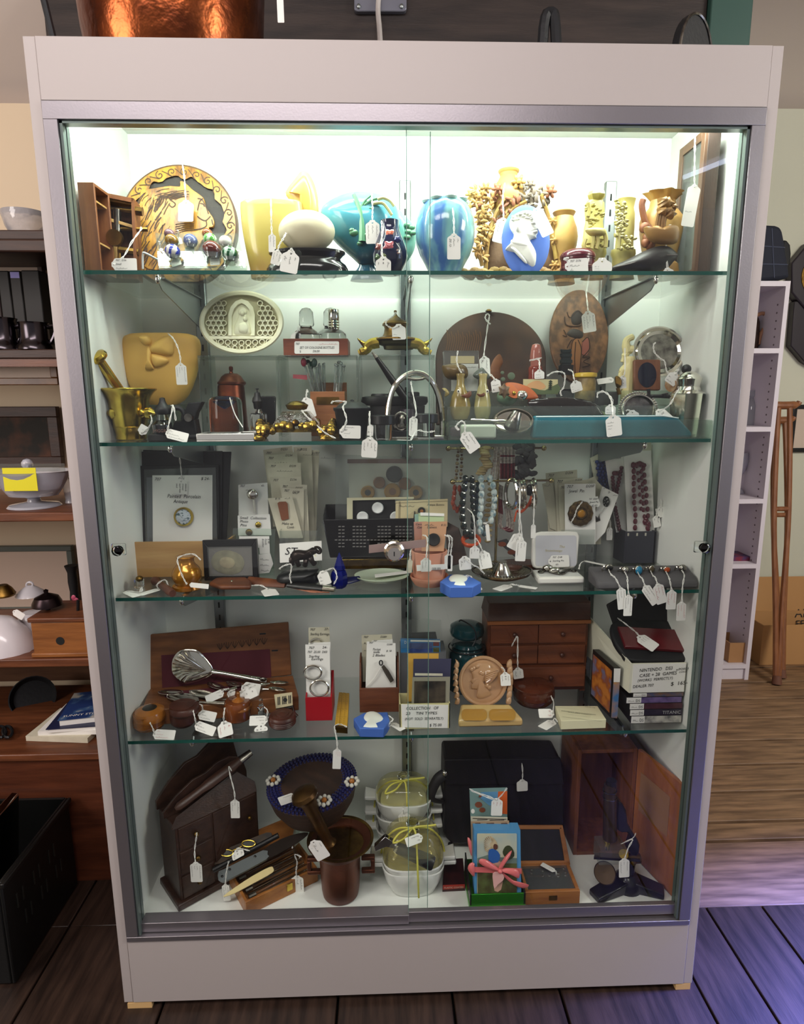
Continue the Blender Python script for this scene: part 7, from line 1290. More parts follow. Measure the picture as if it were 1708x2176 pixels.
t.p('back',M().bx(x0,x1,y0+.053,y0+.055,S4,zb),CRB); q=PL((0,y0-.0012,0),(0,-1,0)); s_=t.p('sign',slab(M(),q,c,[(1197,1028),(1672,1035),(1665,1268),(1205,1260)],.0006),PAPER)
m=M(); [hand(m,q,c,x,y,s,h,w,sh=.1) for x,y,s,h,w in((1245,1082,'COLLECTION   OF',32,330),(1242,1132,'23    TIN TYPES',30,318),(1232,1186,'(NOT  SOLD  SEPARATELY)',28,390),(1480,1250,'$ 75.00',30,125))]; t.p('lettering',m,INK,s_)
tt=[(((1265,515),(1575,515),(1560,1000),(1255,1000)),.05,mat('amber sleeve',(206,160,70),.5),'amber paper sleeve at the back of the tintype box'),(((1320,570),(1700,568),(1680,1100),(1310,1100)),.04,mat('slate photo card',(64,64,88),.3),'slate blue mount behind the front tintype'),(((1310,755),(1690,750),(1680,1100),(1300,1100)),.012,mat('cream photo mat',(150,146,128),.5),'front tintype in a pale mount')]
for qd,dy,mm,nm in tt: q=lean(y0+dy*.6,S4,y0+dy,S4+.15); t=card('tintype_photo',nm,'tintype',c,qd,q,(),mm,'tintype photos'); 
t.p('dark_photo',slab(M(),q,c,[(1330,795),(1645,795),(1640,1100),(1325,1100)],.0006,.001),mat('tintype dark',(38,38,38),.25,col2=(90,80,68),ns=24)); t.p('mount_strip',slab(M(),q,c,[(1335,715),(1615,718),(1615,742),(1335,738)],.0006,.001),CARDY)
# blue jar, drawer chest, profile dish
c=D3; t=T('teal_glass_jar','dark teal glass storage jar with wire bail lid behind the ceramic dish','jar'); TJ=mat('dark teal glass',(18,62,68),.12,coat=.5); yc=.27; t.p('jar',lpx(c,650,yc,[(345,130),(370,150),(395,130),(410,140),(430,160),(480,168),(600,170),(760,165)],36,z0=S4),TJ); t.p('lid',lpx(c,650,yc,[(222,60),(232,110),(255,150),(300,156),(330,148),(345,130)],36),TJ); m=M().tube(sp([PY(*c(x,y),d) for x,y,d in((580,215,.25),(600,205,.24),(680,250,.22),(725,310,.215),(730,380,.215),(700,440,.212))],4),.0018,6); o=PY(*c(650,445),.27); k=px(c,168,o); m.tube([o+V((k*math.cos(a),k*math.sin(a),0)) for a in [2*PI*i/24 for i in range(24)]],.0016,6,True); t.p('wire_bail',m,IRON)
t=T('small_drawer_chest','small dark cedar chest of five drawers standing at the back of the fourth shelf','drawer chest'); CED=wood('cedar',(84,44,30),(126,70,42),'x',6,.4); y0=.235; x0,x1,_=fb(c,838,1740,500,y0); z=lambda y:PY(*c(1250,y),y0).z; zt=z(205); z0=S4
t.p('carcass',M().bx(x0,x1,y0+.004,.325,S4+.004,zt),CED); t.p('top',M().prism([(x0-.003,y0-.004,zt),(x0-.003,.325,zt),(x0+.004,.322,z(72)),(x0+.004,y0+.02,z(72))],(x1-x0+.006,0,0)),wood('dark cedar top',(58,36,30),(80,50,38),'x',6,.45),bev=.002); t.p('lip',M().bx(x0-.003,x1+.003,y0-.006,y0+.004,zt-.008,zt),wood('light cedar lip',(136,80,44),(160,98,54),'x',6,.4))
for r_,(ya,yb) in enumerate(((240,415),(430,600),(615,800))):
    for k in range(2 if r_<2 else 1):
        w=(x1-x0-.01)/(2 if r_<2 else 1); a=x0+.005+k*w; d=t.p('drawer',M().bx(a+.001,a+w-.001,y0-.002 -(.008 if r_==2 else 0),y0+.004,z(yb)+.001,z(ya)-.001),CED,bev=.001); t.p('knob',M().ball(((a+w/2+(.03 if r_==2 else 0)),y0-.006-(.008 if r_==2 else 0),(z(ya)+z(yb))/2),.0058,10),BXD,d)
for x in(x0,x1-.012): t.p('foot',M().bx(x,x+.012,y0+.004,.325,S4,S4+.005),CED)
tag(c,(1110,650),(1120,735),92,vert(.20),'hanging on the small drawer chest',('~','~'),[(1108,560),(1108,360,.215),(1085,380,.215),(1055,440,.22)],orient='v')
CER=mat('caramel ceramic',(190,150,112),.15,coat=.6,col2=(178,134,96),ns=12); t=T('profile_ceramic_dish','caramel glazed ceramic tray with round disc of a winged head in relief','ceramic tray'); y0=PZ(*c(860,1190),S4).y; hz=S4+.02
a,b=PZ(*c(568,1192),S4),PZ(*c(1165,1190),S4); e,f=PZ(*c(590,960),hz+.012),PZ(*c(1040,960),hz+.012); m=M(); m.prism([V((a.x,a.y,hz)),V((b.x,a.y,hz)),V((f.x,f.y,hz+.012)),V((e.x,e.y,hz+.012))],(0,0,-.018)); t.p('tray',m,mat('honey ceramic',(206,178,116),.15,coat=.6,col2=(196,160,106),ns=10),bev=.005)
m=M(); qq=PL(V((a.x,a.y,hz+.0015)),(V((0,f.y-a.y,.012)).cross(V((-1,0,0))))); [puff(m,qq,c,rrect(x0_,1010,x1_,1115,40),.0012,.004,3,.3) for x0_,x1_ in((600,830),(850,1090))]; t.p('well',m,mat('amber well',(178,134,62),.12,coat=.6))
yd=e.y+.012; q=lean(yd,hz+.008,yd+.03,hz+.10); ct=(795,757); m=puff(M(),q,c,ell(*ct,212,222,44),.004,.008,3,.25); m.tube([q.off(.004)(c,*p_) for p_ in ell(*ct,205,214,44)],.0042,8,True); t.p('disc',m,CER)
m=M(); puff(m,q,c,csp([(675,640),(700,610),(760,585),(840,590),(875,620),(870,680),(830,720),(800,780),(790,830),(830,850),(870,880),(830,905),(770,920),(735,900),(740,835),(690,830),(685,790),(695,780),(680,755),(700,735),(690,690)],2),.007,.002,4,.4,.004,(760,720)); puff(m,q,c,csp([(810,660),(880,640),(940,650),(930,700),(880,760),(820,790)],3),.005,.002,3,front=.008)
for i in range(5): m.tube([q.off(.013)(c,825,690+i*20),q.off(.012)(c,925-i*16,655+i*22)],.0022,6)
[m.ball(q.off(.009)(c,x,y),.005,8) for x,y in((690,650),(710,640),(740,625),(770,680),(790,690),(830,800),(850,815))]; t.p('winged_head',m,CER)
for s in(-1,1):
    m=M()
    for i in range(7): u=i/6; x=795+s*(252-30*abs(u-.4)); y=600+u*330; puff(m,q.off(.002),c,csp([(x-26,y+34),(x-s*6-14,y-20),(x+s*12,y-44),(x+24,y-8),(x+14,y+40)],2),.005,.006,3)
    t.p('laurel_wing',m,CER)
tag(c,(995,692),(1003,800),92,q.off(.017),'on the ceramic profile dish',('~','$ 12','~'),[(985,650),(960,630)],orient='v')
t=T('round_brown_box','large round brown lidded wooden box in front of the drawer chest','trinket box'); yc=.195; BRX=mat('brown lacquered wood',(96,46,28),.2,coat=.5,col2=(74,34,22),ns=10); t.p('body',lpx(c,1250,yc,[(870,180),(890,178),(940,180),(985,174),(1010,150)],40,z0=S4),BRX); t.p('lid',lpx(c,1258,yc,[(772,90),(778,150),(800,178),(840,186),(872,186),(880,178)],40),BRX)
tag(c,(1425,1050),(1300,1050),84,lean(.105,S4,.14,S4+.03),'pinkish one before the large round brown box',('~~~','~~'),[(1430,1020),(1435,950,.14),(1410,890,.16)],orient='v',ink=INKR)
# playing card box
c=D4; t=T('playing_card_box','cream deck box lettered Aircraft Recognition Playing Cards','card box'); zt=S4+.02; P=[PZ(*c(x,y),zt) for x,y in((455,1228),(845,1215),(770,1098),(402,1098))]; CRD=mat('cream deck box',(222,216,180),.6); t.p('box',M().prism(P,(0,0,S4-zt)),CRD,bev=.0008); q=flat(zt)
m=M(); [hand(m,q,c,x,y,s,h,w,sh=0,lift=.0006) for x,y,s,h,w in((455,1145,'AIRCRAFT RECOGNITION',13,285),(515,1157,'PLAYING CARDS',11,190),(500,1172,'~~~~',6,200),(468,1196,'INSTRUCTIONAL DEPARTMENT OF THE ARMY',8,325),(420,1112,'~~~',6,180),(660,1108,'44-2-10',10,85))]; t.p('lettering',m,mat('green black print',(70,76,56),.7))
tag(c,(385,1232),(290,1290),90,flat(S4+.003),'of the cream deck box',('~~','~~'),[(400,1205,.1),(425,1235,.09)],orient='v')
# handheld games
def dsbox(nm,x0,x1,y,h,d,z,col,sp_,txt=None,rz=0):
    t=T('game_case',nm,'game case','handheld game cases'); t.p('case',M().bx(x0,x1,y,y+d,z,z+h),BLACK,bev=.0015); q=vert(y-.0004); w=(x1-x0)*.27
    t.p('white_spine_end',M().bx(x0+.001,x0+w,y-.0004,y,z+.0008,z+h-.0008),PAPER); t.p('spine',M().bx(x0+w,x1-.001,y-.0004,y,z+.0008,z+h-.0008),mat('spine '+nm,col,.3,col2=sp_,ns=60)); m=M(); text(m,'DS',V((x0+w*.62,y-.0006,z+h*.25)),(1,0,0),(0,0,1),h*.42,width=w*.3); scrawl(m,V((x0+w*.12,y-.0006,z+h*.3)),(1,0,0),(0,0,1),w*.42,h*.25,3); t.p('lettering',m,INK)
    if txt: m=M(); text(m,txt,V((x1-.004,y-.0007,z+h*.25)),(1,0,0),(0,0,1),h*.5,align='r'); t.p('title',m,mat('silver print',(190,190,190),.4))
yb=PZ(*c(1300,1245),S4).y; X=lambda x:PY(*c(x,1150),yb).x; z=S4; hh=px(c,66,PY(*c(1300,1200),yb)); 
for i,(xa,xb,h,co,c2,nm,tx) in enumerate(((1062,1540,72,(110,110,108),(200,196,186),'bottom one of the stack, grey spine',None),(1048,1525,60,(36,30,46),(50,44,60),'second from the bottom, dark spine lettered TITANIC','TITANIC'),(1042,1510,58,(66,34,44),(80,44,54),'third from the bottom, dark red spine',None),(1010,1490,58,(80,66,110),(120,100,150),'fourth from the bottom, purple spine',None),(1065,1545,40,(60,80,120),(120,90,70),'top one of the stack, blue and brown spine',None))): k=px(c,h*.97,PY(*c(1300,1200),yb)); dsbox('game case, '+nm,X(xa),min(X(xb),.583),yb,k,.1,z,co,c2,tx); z+=k+.0003
ZS=z; t=T('game_case','game case standing on edge with orange picture cover, left of the stack','game case','handheld game cases'); 
a=PZ(*c(915,1212),S4); R_=[(912,770),(972,770),(940,1212),(885,1205)]; q=PL((0,a.y,0),(0,-1,0)); P=q.pts(c,R_); D=V((-.012,.10,0)); t.p('case',M().prism(P,D),BLACK,bev=.001); m=M(); q2=q.off(.0006); t.p('spine',slab(M(),q2,c,[(908,895),(962,895),(940,1205),(888,1200)],.0003),mat('orange spine',(200,140,50),.4,col2=(70,120,170),ns=30)); t.p('white_spine_end',slab(M(),q2,c,[(913,775),(970,775),(963,893),(909,893)],.0003),PAPER)
o=P[0]+V((-.0008,0,0)); d=P[3]-P[0]; D2=D; m=M().add([o+D2*.06+d*.08,o+D2*.94+d*.08,o+D2*.94+d*.92,o+D2*.06+d*.92],[(0,1,2,3)]); t.p('cover_picture',m,mat('orange cover art',(196,120,50),.3,col2=(110,110,140),ns=26,band=(.4,.6),col3=(150,80,40)))
t=T('price_sign_box','white card box lying on the game cases with sign, DS3 case and games','box'); zs=ZS+.001; yb2=yb-.002; q=vert(yb2); x0=PY(*c(1062,850),yb2).x; x1=min(PY(*c(1588,850),yb2).x,.582); zt=PY(*c(1300,730),yb2).z; WB2=mat('off white box board',(226,224,204),.7); t.p('box_end',M().bx(x0,x1,yb2,yb2+.003,zs,zt),WB2); m=M().prism([V((x0,yb2,zs)),V((x0,yb2,zt)),V((x0-.045,.30,zt+.055)),V((x0-.03,.30,zs+.0))],(-.003,0,0)); t.p('box_side',m,WB2); t.p('bottom',M().prism([V((x0,yb2+.003,zs)),V((x1,yb2+.003,zs)),V((x1,.3,zs)),V((x0-.03,.3,zs))],(0,0,.002)),WB2)
s_=t.p('sign',M().bx(x0+.002,x1-.001,yb2-.0006,yb2,zs+.001,zt-.001),PAPER); q=vert(yb2-.0008); m=M(); [hand(m,q,c,x,y,s,h,w,sh=.15) for x,y,s,h,w in((1130,805,'NINTENDO   DS3',30,290),(1445,793,'w/POWER',22,118),(1470,812,'CORD',15,70),(1128,850,'CASE + 28  GAMES',30,330),(1112,890,'(WORKS  PERFECTLY)',24,310),(1398,922,'$  165-',34,150),(1072,943,'DEALER 707',26,185))]; t.p('lettering',m,mat('marker black',(14,14,16),.6),s_)
t=T('console_case','black zip case standing open on the sign box, holding a red handheld console','case'); z1=zt-.004; BC=mat('black zip case',(24,25,28),.6,bump=.1); ql=PL(V((0,yb2+.01,z1+.004)),(0,-.55,1)); o=csp([(1045,700),(985,640),(915,540),(885,430),(905,375),(1010,350),(1400,360),(1500,420),(1555,560),(1560,640),(1520,700),(1300,712)],3); t.p('tray',slab(M(),ql,c,o,.016),BC,bev=.004); qb=lean(ql(c,1100,360).y,ql(c,1100,360).z,ql(c,1100,360).y+.02,ql(c,1100,360).z+.1); t.p('lid',slab(M(),qb,c,[(850,225),(1150,60),(1560,90),(1600,330),(1500,400),(910,400)],.008),BC,bev=.003); m=M(); m.ball(qb.off(.001)(c,1410,362),.006,12,sc=(1,.3,.8)); t.p('badge',m,SILVERD)
solo('red_console','dark red handheld game console lying in the black zip case','game console',slab(M(),ql.off(.010),c,[(945,408),(1440,435),(1532,600),(1530,618),(1010,585)],.009),mat('dark red gloss',(92,18,26),.15,coat=.6),bev=.0015)
tag(c,(1135,505),(1275,600),118,ql.off(.014),'lying on the red handheld console',('~~~~','~~~','~ ~','  ~'),[(1100,460),(1000,380),(940,335,.2),(930,310,.21),(925,360,.2)],orient='v')
# ================================================================ deck of the showcase
ZC[0]=S5; c=E1
# writing chest, set corner on
DK=wood('very dark walnut',(46,28,22),(66,42,32),'x',8,.35); t=T('letter_rack_chest','dark walnut desk chest with three drawers and shaped back, far left of the deck','chest')
A=PZ(*c(435,1560),S5); BR_=PZ(*c(775,1370),S5); BL_=PZ(*c(150,1385),S5); u=(BR_-A); u.z=0; u.normalize(); v=V((-u.y,u.x,0)); lw=(BL_-A).length; lu=.20
zt=PY(*c(410,785),A.y+.02).z; B=lambda a,b,z:A+u*a+v*b+V((0,0,z-S5))
def obx(m,a0,a1,b0,b1,z0,z1): return m.prism([B(a0,b0,z0),B(a1,b0,z0),B(a1,b1,z0),B(a0,b1,z0)],(0,0,z1-z0))
t.p('plinth',obx(M(),-.004,lu+.004,-.004,lw,S5,S5+.016),DK,bev=.003); t.p('carcass',obx(M(),.006,lu,.006,lw-.004,S5+.016,zt),DK,bev=.002); h=(zt-S5-.016)/3
for i in range(3): d=t.p('drawer',obx(M(),.012,.085,.003,.007,S5+.019+h*i,S5+.013+h*(i+1)),DK,bev=.001); p_=B(.048,-.002,S5+.016+h*(i+.5)); t.p('knob',M().ball(p_,.0062,12),BRASSO,d); 
d=t.p('door',obx(M(),.09,lu-.005,.003,.007,S5+.02,zt-.004),DK,bev=.001); t.p('knob',M().ball(B(.175,-.002,S5+.14),.006,12),BRASSO,d)
back=[(0,zt),(0,zt+.02),(.03,zt+.055),(.07,zt+.085),(.10,zt+.09),(.13,zt+.11),(.16,zt+.11),(.19,zt+.09),(lu,zt+.04),(lu,zt)]
t.p('shaped_back',M().prism([B(a,lw-.012,z) for a,z in back],v*.008),DK,bev=.001); t.p('letter_divider',M().prism([B(a,lw*.5,zt+(z-zt)*.75) for a,z in back],v*.006),DK,bev=.001)
t.p('slant_front',M().prism([B(0,.006,zt),B(lu,.006,zt),B(lu,.012,zt+.02),B(.16,.02,zt+.06),B(.02,.03,zt+.005)],v*.005),DK)
t=T('wooden_paddle_knife','dark wooden page knife lying across the top of the walnut chest','paper knife'); a,b=B(.02,.035,zt+.025),B(.17,.02,zt+.085); t.p('blade',M().tube(sp([a,a+(b-a)*.3,a+(b-a)*.7,b],4),[.004]+[.009]*5+[.012]*5+[.009]*2,10,flat=.4),mat('brown page knife',(70,44,34),.35)); t.p('silver_end',M().tube([b,b+(b-a)*.18],[.010,.008],10,flat=.5),SILVERD)
q=vert(.1)
tag(c,(935,565),(940,720),82,vert(B(.12,0,0).y-.02),'upper one hanging from the walnut chest',('~','~~','~'),[(930,480),(890,320,.14),(880,250,.16),(905,290,.15)],orient='v'); tag(c,(580,1135),(590,1300),106,vert(A.y+.0),'lower one hanging from the top drawer knob of the walnut chest',('~','~~~','~~','~'),[(570,1020,A.y+.012),(585,900,A.y+.018),(590,850,A.y+.02)],orient='v')
# cutlery boxes and slim tools
BX3=wood('honey box wood',(150,92,44),(182,120,62),'x',7,.35); t=T('slide_box','honey coloured hinged wooden box with brass catch holding glass tubes','box')
a,b,dd=PZ(*c(1040,1610),S5),PZ(*c(1690,1290),S5),PZ(*c(775,1370),S5); u2=(b-a);l2=u2.length;u2.normalize();v2=V((-u2.y,u2.x,0)); w2=(dd-a).dot(v2); hb=.034
G=lambda p,q_,z:a+u2*p+v2*q_+V((0,0,z))
def gb(m,p0,p1,q0,q1,z0,z1): return m.prism([G(p0,q0,z0),G(p1,q0,z0),G(p1,q1,z0),G(p0,q1,z0)],(0,0,z1-z0))
t.p('front',gb(M(),0,l2,0,.006,0,hb),BX3,bev=.0008); t.p('end',gb(M(),0,.006,.006,w2,0,hb),BX3,bev=.0008); t.p('end',gb(M(),l2-.006,l2,.006,w2,0,hb),BX3); t.p('back',gb(M(),0,l2,w2-.006,w2,0,hb),BX3); t.p('bottom',gb(M(),.006,l2-.006,.006,w2-.006,0,.02),BX3)
t.p('lid',M().prism([G(0,w2,hb),G(l2,w2,hb),G(l2,w2+.025,hb+.05),G(0,w2+.025,hb+.05)],v2*.006),BX3); t.p('brass_catch',gb(M(),l2*.55,l2*.55+.014,-.002,0,hb-.022,hb-.004),BRASS,bev=.001)
for i in range(5):
    tt=T('glass_tube','clear glass thermometer tube lying in the honey coloured box','glass tube','glass tubes in the honey box'); q0=.014+i*(w2-.026)/4; tt.p('tube',M().tube([G(.012,q0,hb-.004),G(l2-.02,q0,hb+.004)],.0058,10),CRYS); tt.p('metal_end',M().tube([G(.012,q0,hb-.004),G(.028,q0,hb-.0035)],.0062,10),SILVERD)
q3=PL(G(0,.05,hb+.012),(-.15,-.45,1)); IVK=mat('bone blade',(226,206,150),.35)
t=T('bone_page_knife','pale bone page knife lying slanting on the glass tubes','paper knife'); t.p('blade',slab(M(),q3,c,sp2([(825,1428),(900,1370),(1080,1250),(1250,1160),(1285,1175),(1270,1215),(1100,1310),(930,1400),(840,1432)],3),.003),IVK,bev=.001)
q4=PL(G(0,.085,hb+.04),(-.15,-.5,1)); t=T('grey_folding_knife','grey metal folding rule knife with dark blade lying above the honey box','knife'); t.p('handle',slab(M(),q4,c,sp2([(780,1240),(790,1200),(830,1185),(1190,1010),(1230,1050),(1215,1095),(880,1275),(820,1298),(785,1280)],2),.006),mat('dull zinc',(120,126,128),.4,.6),bev=.001); t.p('blade',slab(M(),q4,c,csp([(1190,1010),(1350,910),(1500,860),(1600,850),(1560,900),(1420,990),(1215,1095)],2),.002,-.002),mat('dark steel blade',(44,36,32),.35,.5))
m=M(); [puff(m,q4,c,ell(x,y,13,13,12),.001,.001,2) for x,y in((820,1248),(888,1185),(1118,1068))]; t.p('rivets',m,BLACK)
t=T('cased_eyeglasses','antique spectacles in an open slim case behind the grey folding knife','spectacles'); q5=PL(G(0,.12,hb+.05),(-.2,-.7,1)); t.p('case',slab(M(),q5,c,csp([(725,1130),(735,1070),(830,1010),(1000,940),(1220,850),(1270,870),(1230,930),(1000,1030),(800,1130)],2),.006),mat('dark speckled case',(70,52,36),.4,col2=(30,26,24),ns=60)); t.p('gold_rims',M().tube([q5.off(.003)(c,*p_) for p_ in ell(860,1035,60,30,20)],.0016,6,True).tube([q5.off(.003)(c,*p_) for p_ in ell(1060,950,60,30,20)],.0016,6,True).tube([q5.off(.003)(c,915,1015),q5.off(.003)(c,1000,975)],.0016,6),BRASS); t.p('lens',slab(M(),q5.off(.002),c,ell(860,1035,58,28,18),.001),PLASTIC); t.p('lens',slab(M(),q5.off(.002),c,ell(1060,950,58,28,18),.001),PLASTIC)
solo('black_rod','slim black wooden rod lying between the spectacles and the grey knife','rod',M().tube([q5.off(-.004)(c,740,1190),q5.off(-.004)(c,1330,875)],.006,10),BLACK)
for A_,B_,w,pl,nm,p_ in(((955,1020),(970,1080),110,q5.off(.012),'on the spectacles',[(960,990),(1010,1000),(1070,1015)]),((848,1330),(865,1470),66,vert(G(0,0,0).y+.035),'narrow one at the left end of the honey box',[(860,1200),(880,1110)]),((1498,1258),(1510,1430),112,vert(G(l2*.8,0,0).y-.012),'hanging on the right of the honey box',[(1490,1200),(1500,1120),(1480,1050),(1540,1070)])): tag(c,A_,B_,w,pl,nm,('~','~~~','~'),p_,orient='v')
# beaded basket
c=E2; t=T('beaded_basket','dark woven basket tilted forward with blue beaded rim and white bead flowers','basket'); cb=PY(*c(420,385),.2); R=Ro(math.radians(4),3,'X')@Ro(math.radians(-4),3,'Y'); k=px(c,385,cb); WV=mat('dark wicker',(48,32,26),.5,col2=(74,50,38),ns=1,st=(8,8,320),bump=.6,bs=120); BLB2=mat('navy seed beads',(24,28,84),.25,coat=.4)
pr=[(.28,-.92),(.5,-.86),(.75,-.62),(.92,-.32),(1,0),(.97,.06)]; t.p('bowl',M().lathe([(r_*k,z*k) for r_,z in pr],cb,40,R),WV); t.p('hollow',M().lathe([(r_*k,z*k) for r_,z in((.62,.055),(.58,-.1),(.5,-.4),(.3,-.5),(0,-.52))],cb,36,R),mat('basket inside',(54,40,32),.8,bump=.6,bs=90))
m=M()
for j,rr_ in enumerate((.97,.905,.84,.775,.71,.65)):
    n=int(70*rr_); [m.ball(cb+R@V((rr_*k*math.cos(2*PI*(i+j*.5)/n),rr_*k*math.sin(2*PI*(i+j*.5)/n),(.075-.02*abs(j-2))*k)),k*.045,6) for i in range(n)]
t.p('beaded_rim',m,BLB2)
for x,y in((765,385),(525,550),(85,375),(470,465)):
    if (x,y)==(470,465): continue
    d=(PN(*c(x,y),cb+R@V((0,0,.1*k)),R@V((0,0,1)))); m=M(); [m.ball(d+R@V((.0135*math.cos(a_),.0135*math.sin(a_),.005)),.005,8) for a_ in [2*PI*i/8 for i in range(8)]]; t.p('bead_flower',m,mat('white beads',(226,222,210),.3)); t.p('flower_centre',M().ball(d+R@V((0,0,.006)),.0065,8),mat('amber bead',(176,110,50),.3))
zb=cb.z-.92*k-.004; t=T('clear_block','clear acrylic block under the beaded basket','riser',loc=(cb.x,cb.y,S5)); w=k*.4; t.p('top',M().bx(cb.x-w,cb.x+w,cb.y-w,cb.y+w,zb-.003,zb),ACR)
for s in(-1,1): t.p('side',M().bx(cb.x+s*w-.0015,cb.x+s*w+.0015,cb.y-w,cb.y+w,S5,zb-.003),ACR)
tag(c,(265,500),(135,545),82,vert(.1),'on the rim of the beaded basket',('~~~','~~','~'),[(300,470),(450,460,.12),(455,480,.13)],orient='v')
# copper mortar and pestle
t=T('copper_mortar','large copper mortar with wide flared brass rim and square handles','mortar'); yc=PZ(*c(670,1470),S5).y+.046; CO2=mat('worn copper',(120,70,50),.4,.8,col2=(92,54,42),ns=12,bump=.1); 
pr=[(1340,120),(1200,160),(1010,210),(985,262),(982,278),(990,280),(1040,236),(1080,190),(1110,178),(1250,170),(1390,162),(1440,152),(1448,140)]; m=lpx(c,668,yc,pr,44,z0=S5); zb=min(p_.z for p_ in m.v); t.p('bowl',m,CO2); zr=max(p_.z for p_ in m.v); kk=px(c,1,PY(*c(668,1000),yc)); xc=PY(*c(668,1000),yc).x
t.p('brass_rim',M().lathe([(kk*240,zr-.012),(kk*284,zr-.001),(kk*284,zr+.0015),(kk*262,zr+.001),(kk*225,zr-.016)],(xc,yc,0),44),BRASSO)
for s in(-1,1): x=xc+s*kk*176; t.p('handle',M().bx(min(x,x+s*.03),max(x,x+s*.03),yc-.006,yc+.006,zr-.055,zr-.046).bx(min(x,x+s*.03),max(x,x+s*.03),yc-.006,yc+.006,zr-.088,zr-.079).bx(min(x+s*.021,x+s*.03),max(x+s*.021,x+s*.03),yc-.006,yc+.006,zr-.079,zr-.055),CO2,bev=.002)
t=T('brass_mortar_pestle','heavy brown brass pestle with bulb head standing in the copper mortar','pestle'); b0=V((xc+.01,yc+.01,zb+.03)); e0=PY(*c(370,520),yc-.01); d=(e0-b0).normalized(); L_=(e0-b0).length; R=d.to_track_quat('Z','Y').to_matrix(); BRP=mat('brown brass',(112,82,42),.35,.9,col2=(84,58,34),ns=20); t.p('shaft',M().lathe([(0,0),(.019,.006),(.022,.02),(.017,.05),(.013,.09),(.014,.098),(.017,.102),(.014,.106),(.012,.115),(.014,L_*.75),(.018,L_*.97),(.02,L_)],b0,24,R),BRP); t.p('head',M().lathe([(.012,-.004),(.026,.002),(.030,.010),(.027,.018),(.016,.024),(0,.026)],e0,28,R),BRP)
tag(c,(432,898),(525,1035),126,vert(yc-.075),'large one lying on the rim of the copper mortar',('~ ~','','~~~~~','  ~'),[(440,930),(410,950,yc-.06)],orient='v')
# casserole dishes
CW=mat('white pyroceram',(232,232,226),.2,coat=.4); LIDG=thin('amber lid glass',(250,247,222),1.45,.02,.06); RAF=mat('yellow raffia',(214,206,90),.5)
def sq(w,d,n=32,p=3.2): return [(w*math.copysign(abs(math.cos(a_))**(2/p),math.cos(a_)),d*math.copysign(abs(math.sin(a_))**(2/p),math.sin(a_))) for a_ in [2*PI*i/n for i in range(n)]]
def loft(m,x,y,rows): 
    n=32; P=[];F=[]
    for z,s in rows: P+=[V((x+a_,y+b_,z)) for a_,b_ in sq(s,s*.86)]
    for k_ in range(len(rows)-1): F+=[(k_*n+i,k_*n+(i+1)%n,k_*n+n+(i+1)%n,k_*n+n+i) for i in range(n)]
    F+=[tuple(range(n)),tuple(range((len(rows)-1)*n,len(rows)*n))]; return m.add(P,F)
def cass(lab,x,y,z,w,h): 
    t=T('casserole_dish',lab,'casserole','white casserole dishes'); t.p('dish',loft(M(),x,y,[(z+h-.02,w*.8),(z+h*.5,w*.86),(z+h-.002,w*.95),(z+h,w*.98),(z+h-.003,w),(z+h*.5,w*.9),(z+.004,w*.72),(z,w*.66)]),CW)
    for s in(-1,1): t.p('handle',M().prism([(x+s*w*.9,y-.016,z+h-.004),(x+s*(w+.026),y-.022,z+h+.002),(x+s*(w+.026),y+.022,z+h+.002),(x+s*w*.9,y+.016,z+h-.004)],(0,0,-.01)),CW,bev=.003)
    return t
def lid(lab,x,y,z,w,h): t=T('glass_dome_cover',lab,'lid','clear casserole lids'); t.p('dome',loft(M(),x,y,[(z,w),(z+.004,w),(z+h*.6,w*.92),(z+h,w*.74)]),LIDG); z+h<S5+.12 or t.p('knob',M().lathe([(.008,0),(.007,.006),(.015,.012),(.014,.018),(0,.019)],(x,y,z+h),16),CRYS); return t
xb=PY(*c(1210,600),.24).x; yb=.255; wb=px(c,262,PY(*c(1210,700),.2)); zz=S5+.105
for i,nm in enumerate(('lowest of the tied rear stack','second up of the tied rear stack','topmost of the tied rear stack')): cass('white casserole dish, '+nm,xb,yb,S5+.004+i*.040,wb*.96,.062)
lid('clear domed lid with knob on the tied rear casserole stack',xb,yb,S5+.147,wb*.9,.026)
xf=PY(*c(1290,1300),.12).x; yf=.128; wf=px(c,270,PY(*c(1290,1200),.12))
tt=cass('white casserole dish with blue cornflower print, bottom of the front stack',xf,yf,S5,wf,.07); q=PL((0,yf-wf*.86*.80,S5+.03),(0,-1,-.35)); m=M()
for x,s in((1215,1),(1292,-1),(1365,1)): y=1416 if s>0 else 1402; m.tube([q.off(.002)(c,*p_) for p_ in ell(x,y,13,11,12)],.0016,6,True)
for x0_,y0_,x1_,y1_ in((1240,1425,1258,1398),(1262,1428,1280,1405),(1300,1405,1318,1428),(1325,1398,1340,1425),(1270,1432,1310,1432),(1292,1415,1292,1435)): m.tube([q.off(.002)(c,x0_,y0_),q.off(.002)(c,x1_,y1_)],.0018,5)
tt.p('cornflower_print',m,mat('cornflower blue',(60,96,160),.4))
cass('white casserole dish nested on the cornflower one in the front stack',xf,yf,S5+.022,wf*.98,.06)
for i in range(3): lid('clear amber tinted lid, %s of three nested on the front casserole stack'%('lowest','middle','topmost')[i],xf,yf,S5+.083+i*.012,wf*(.95-.03*i),.030+.002*i)
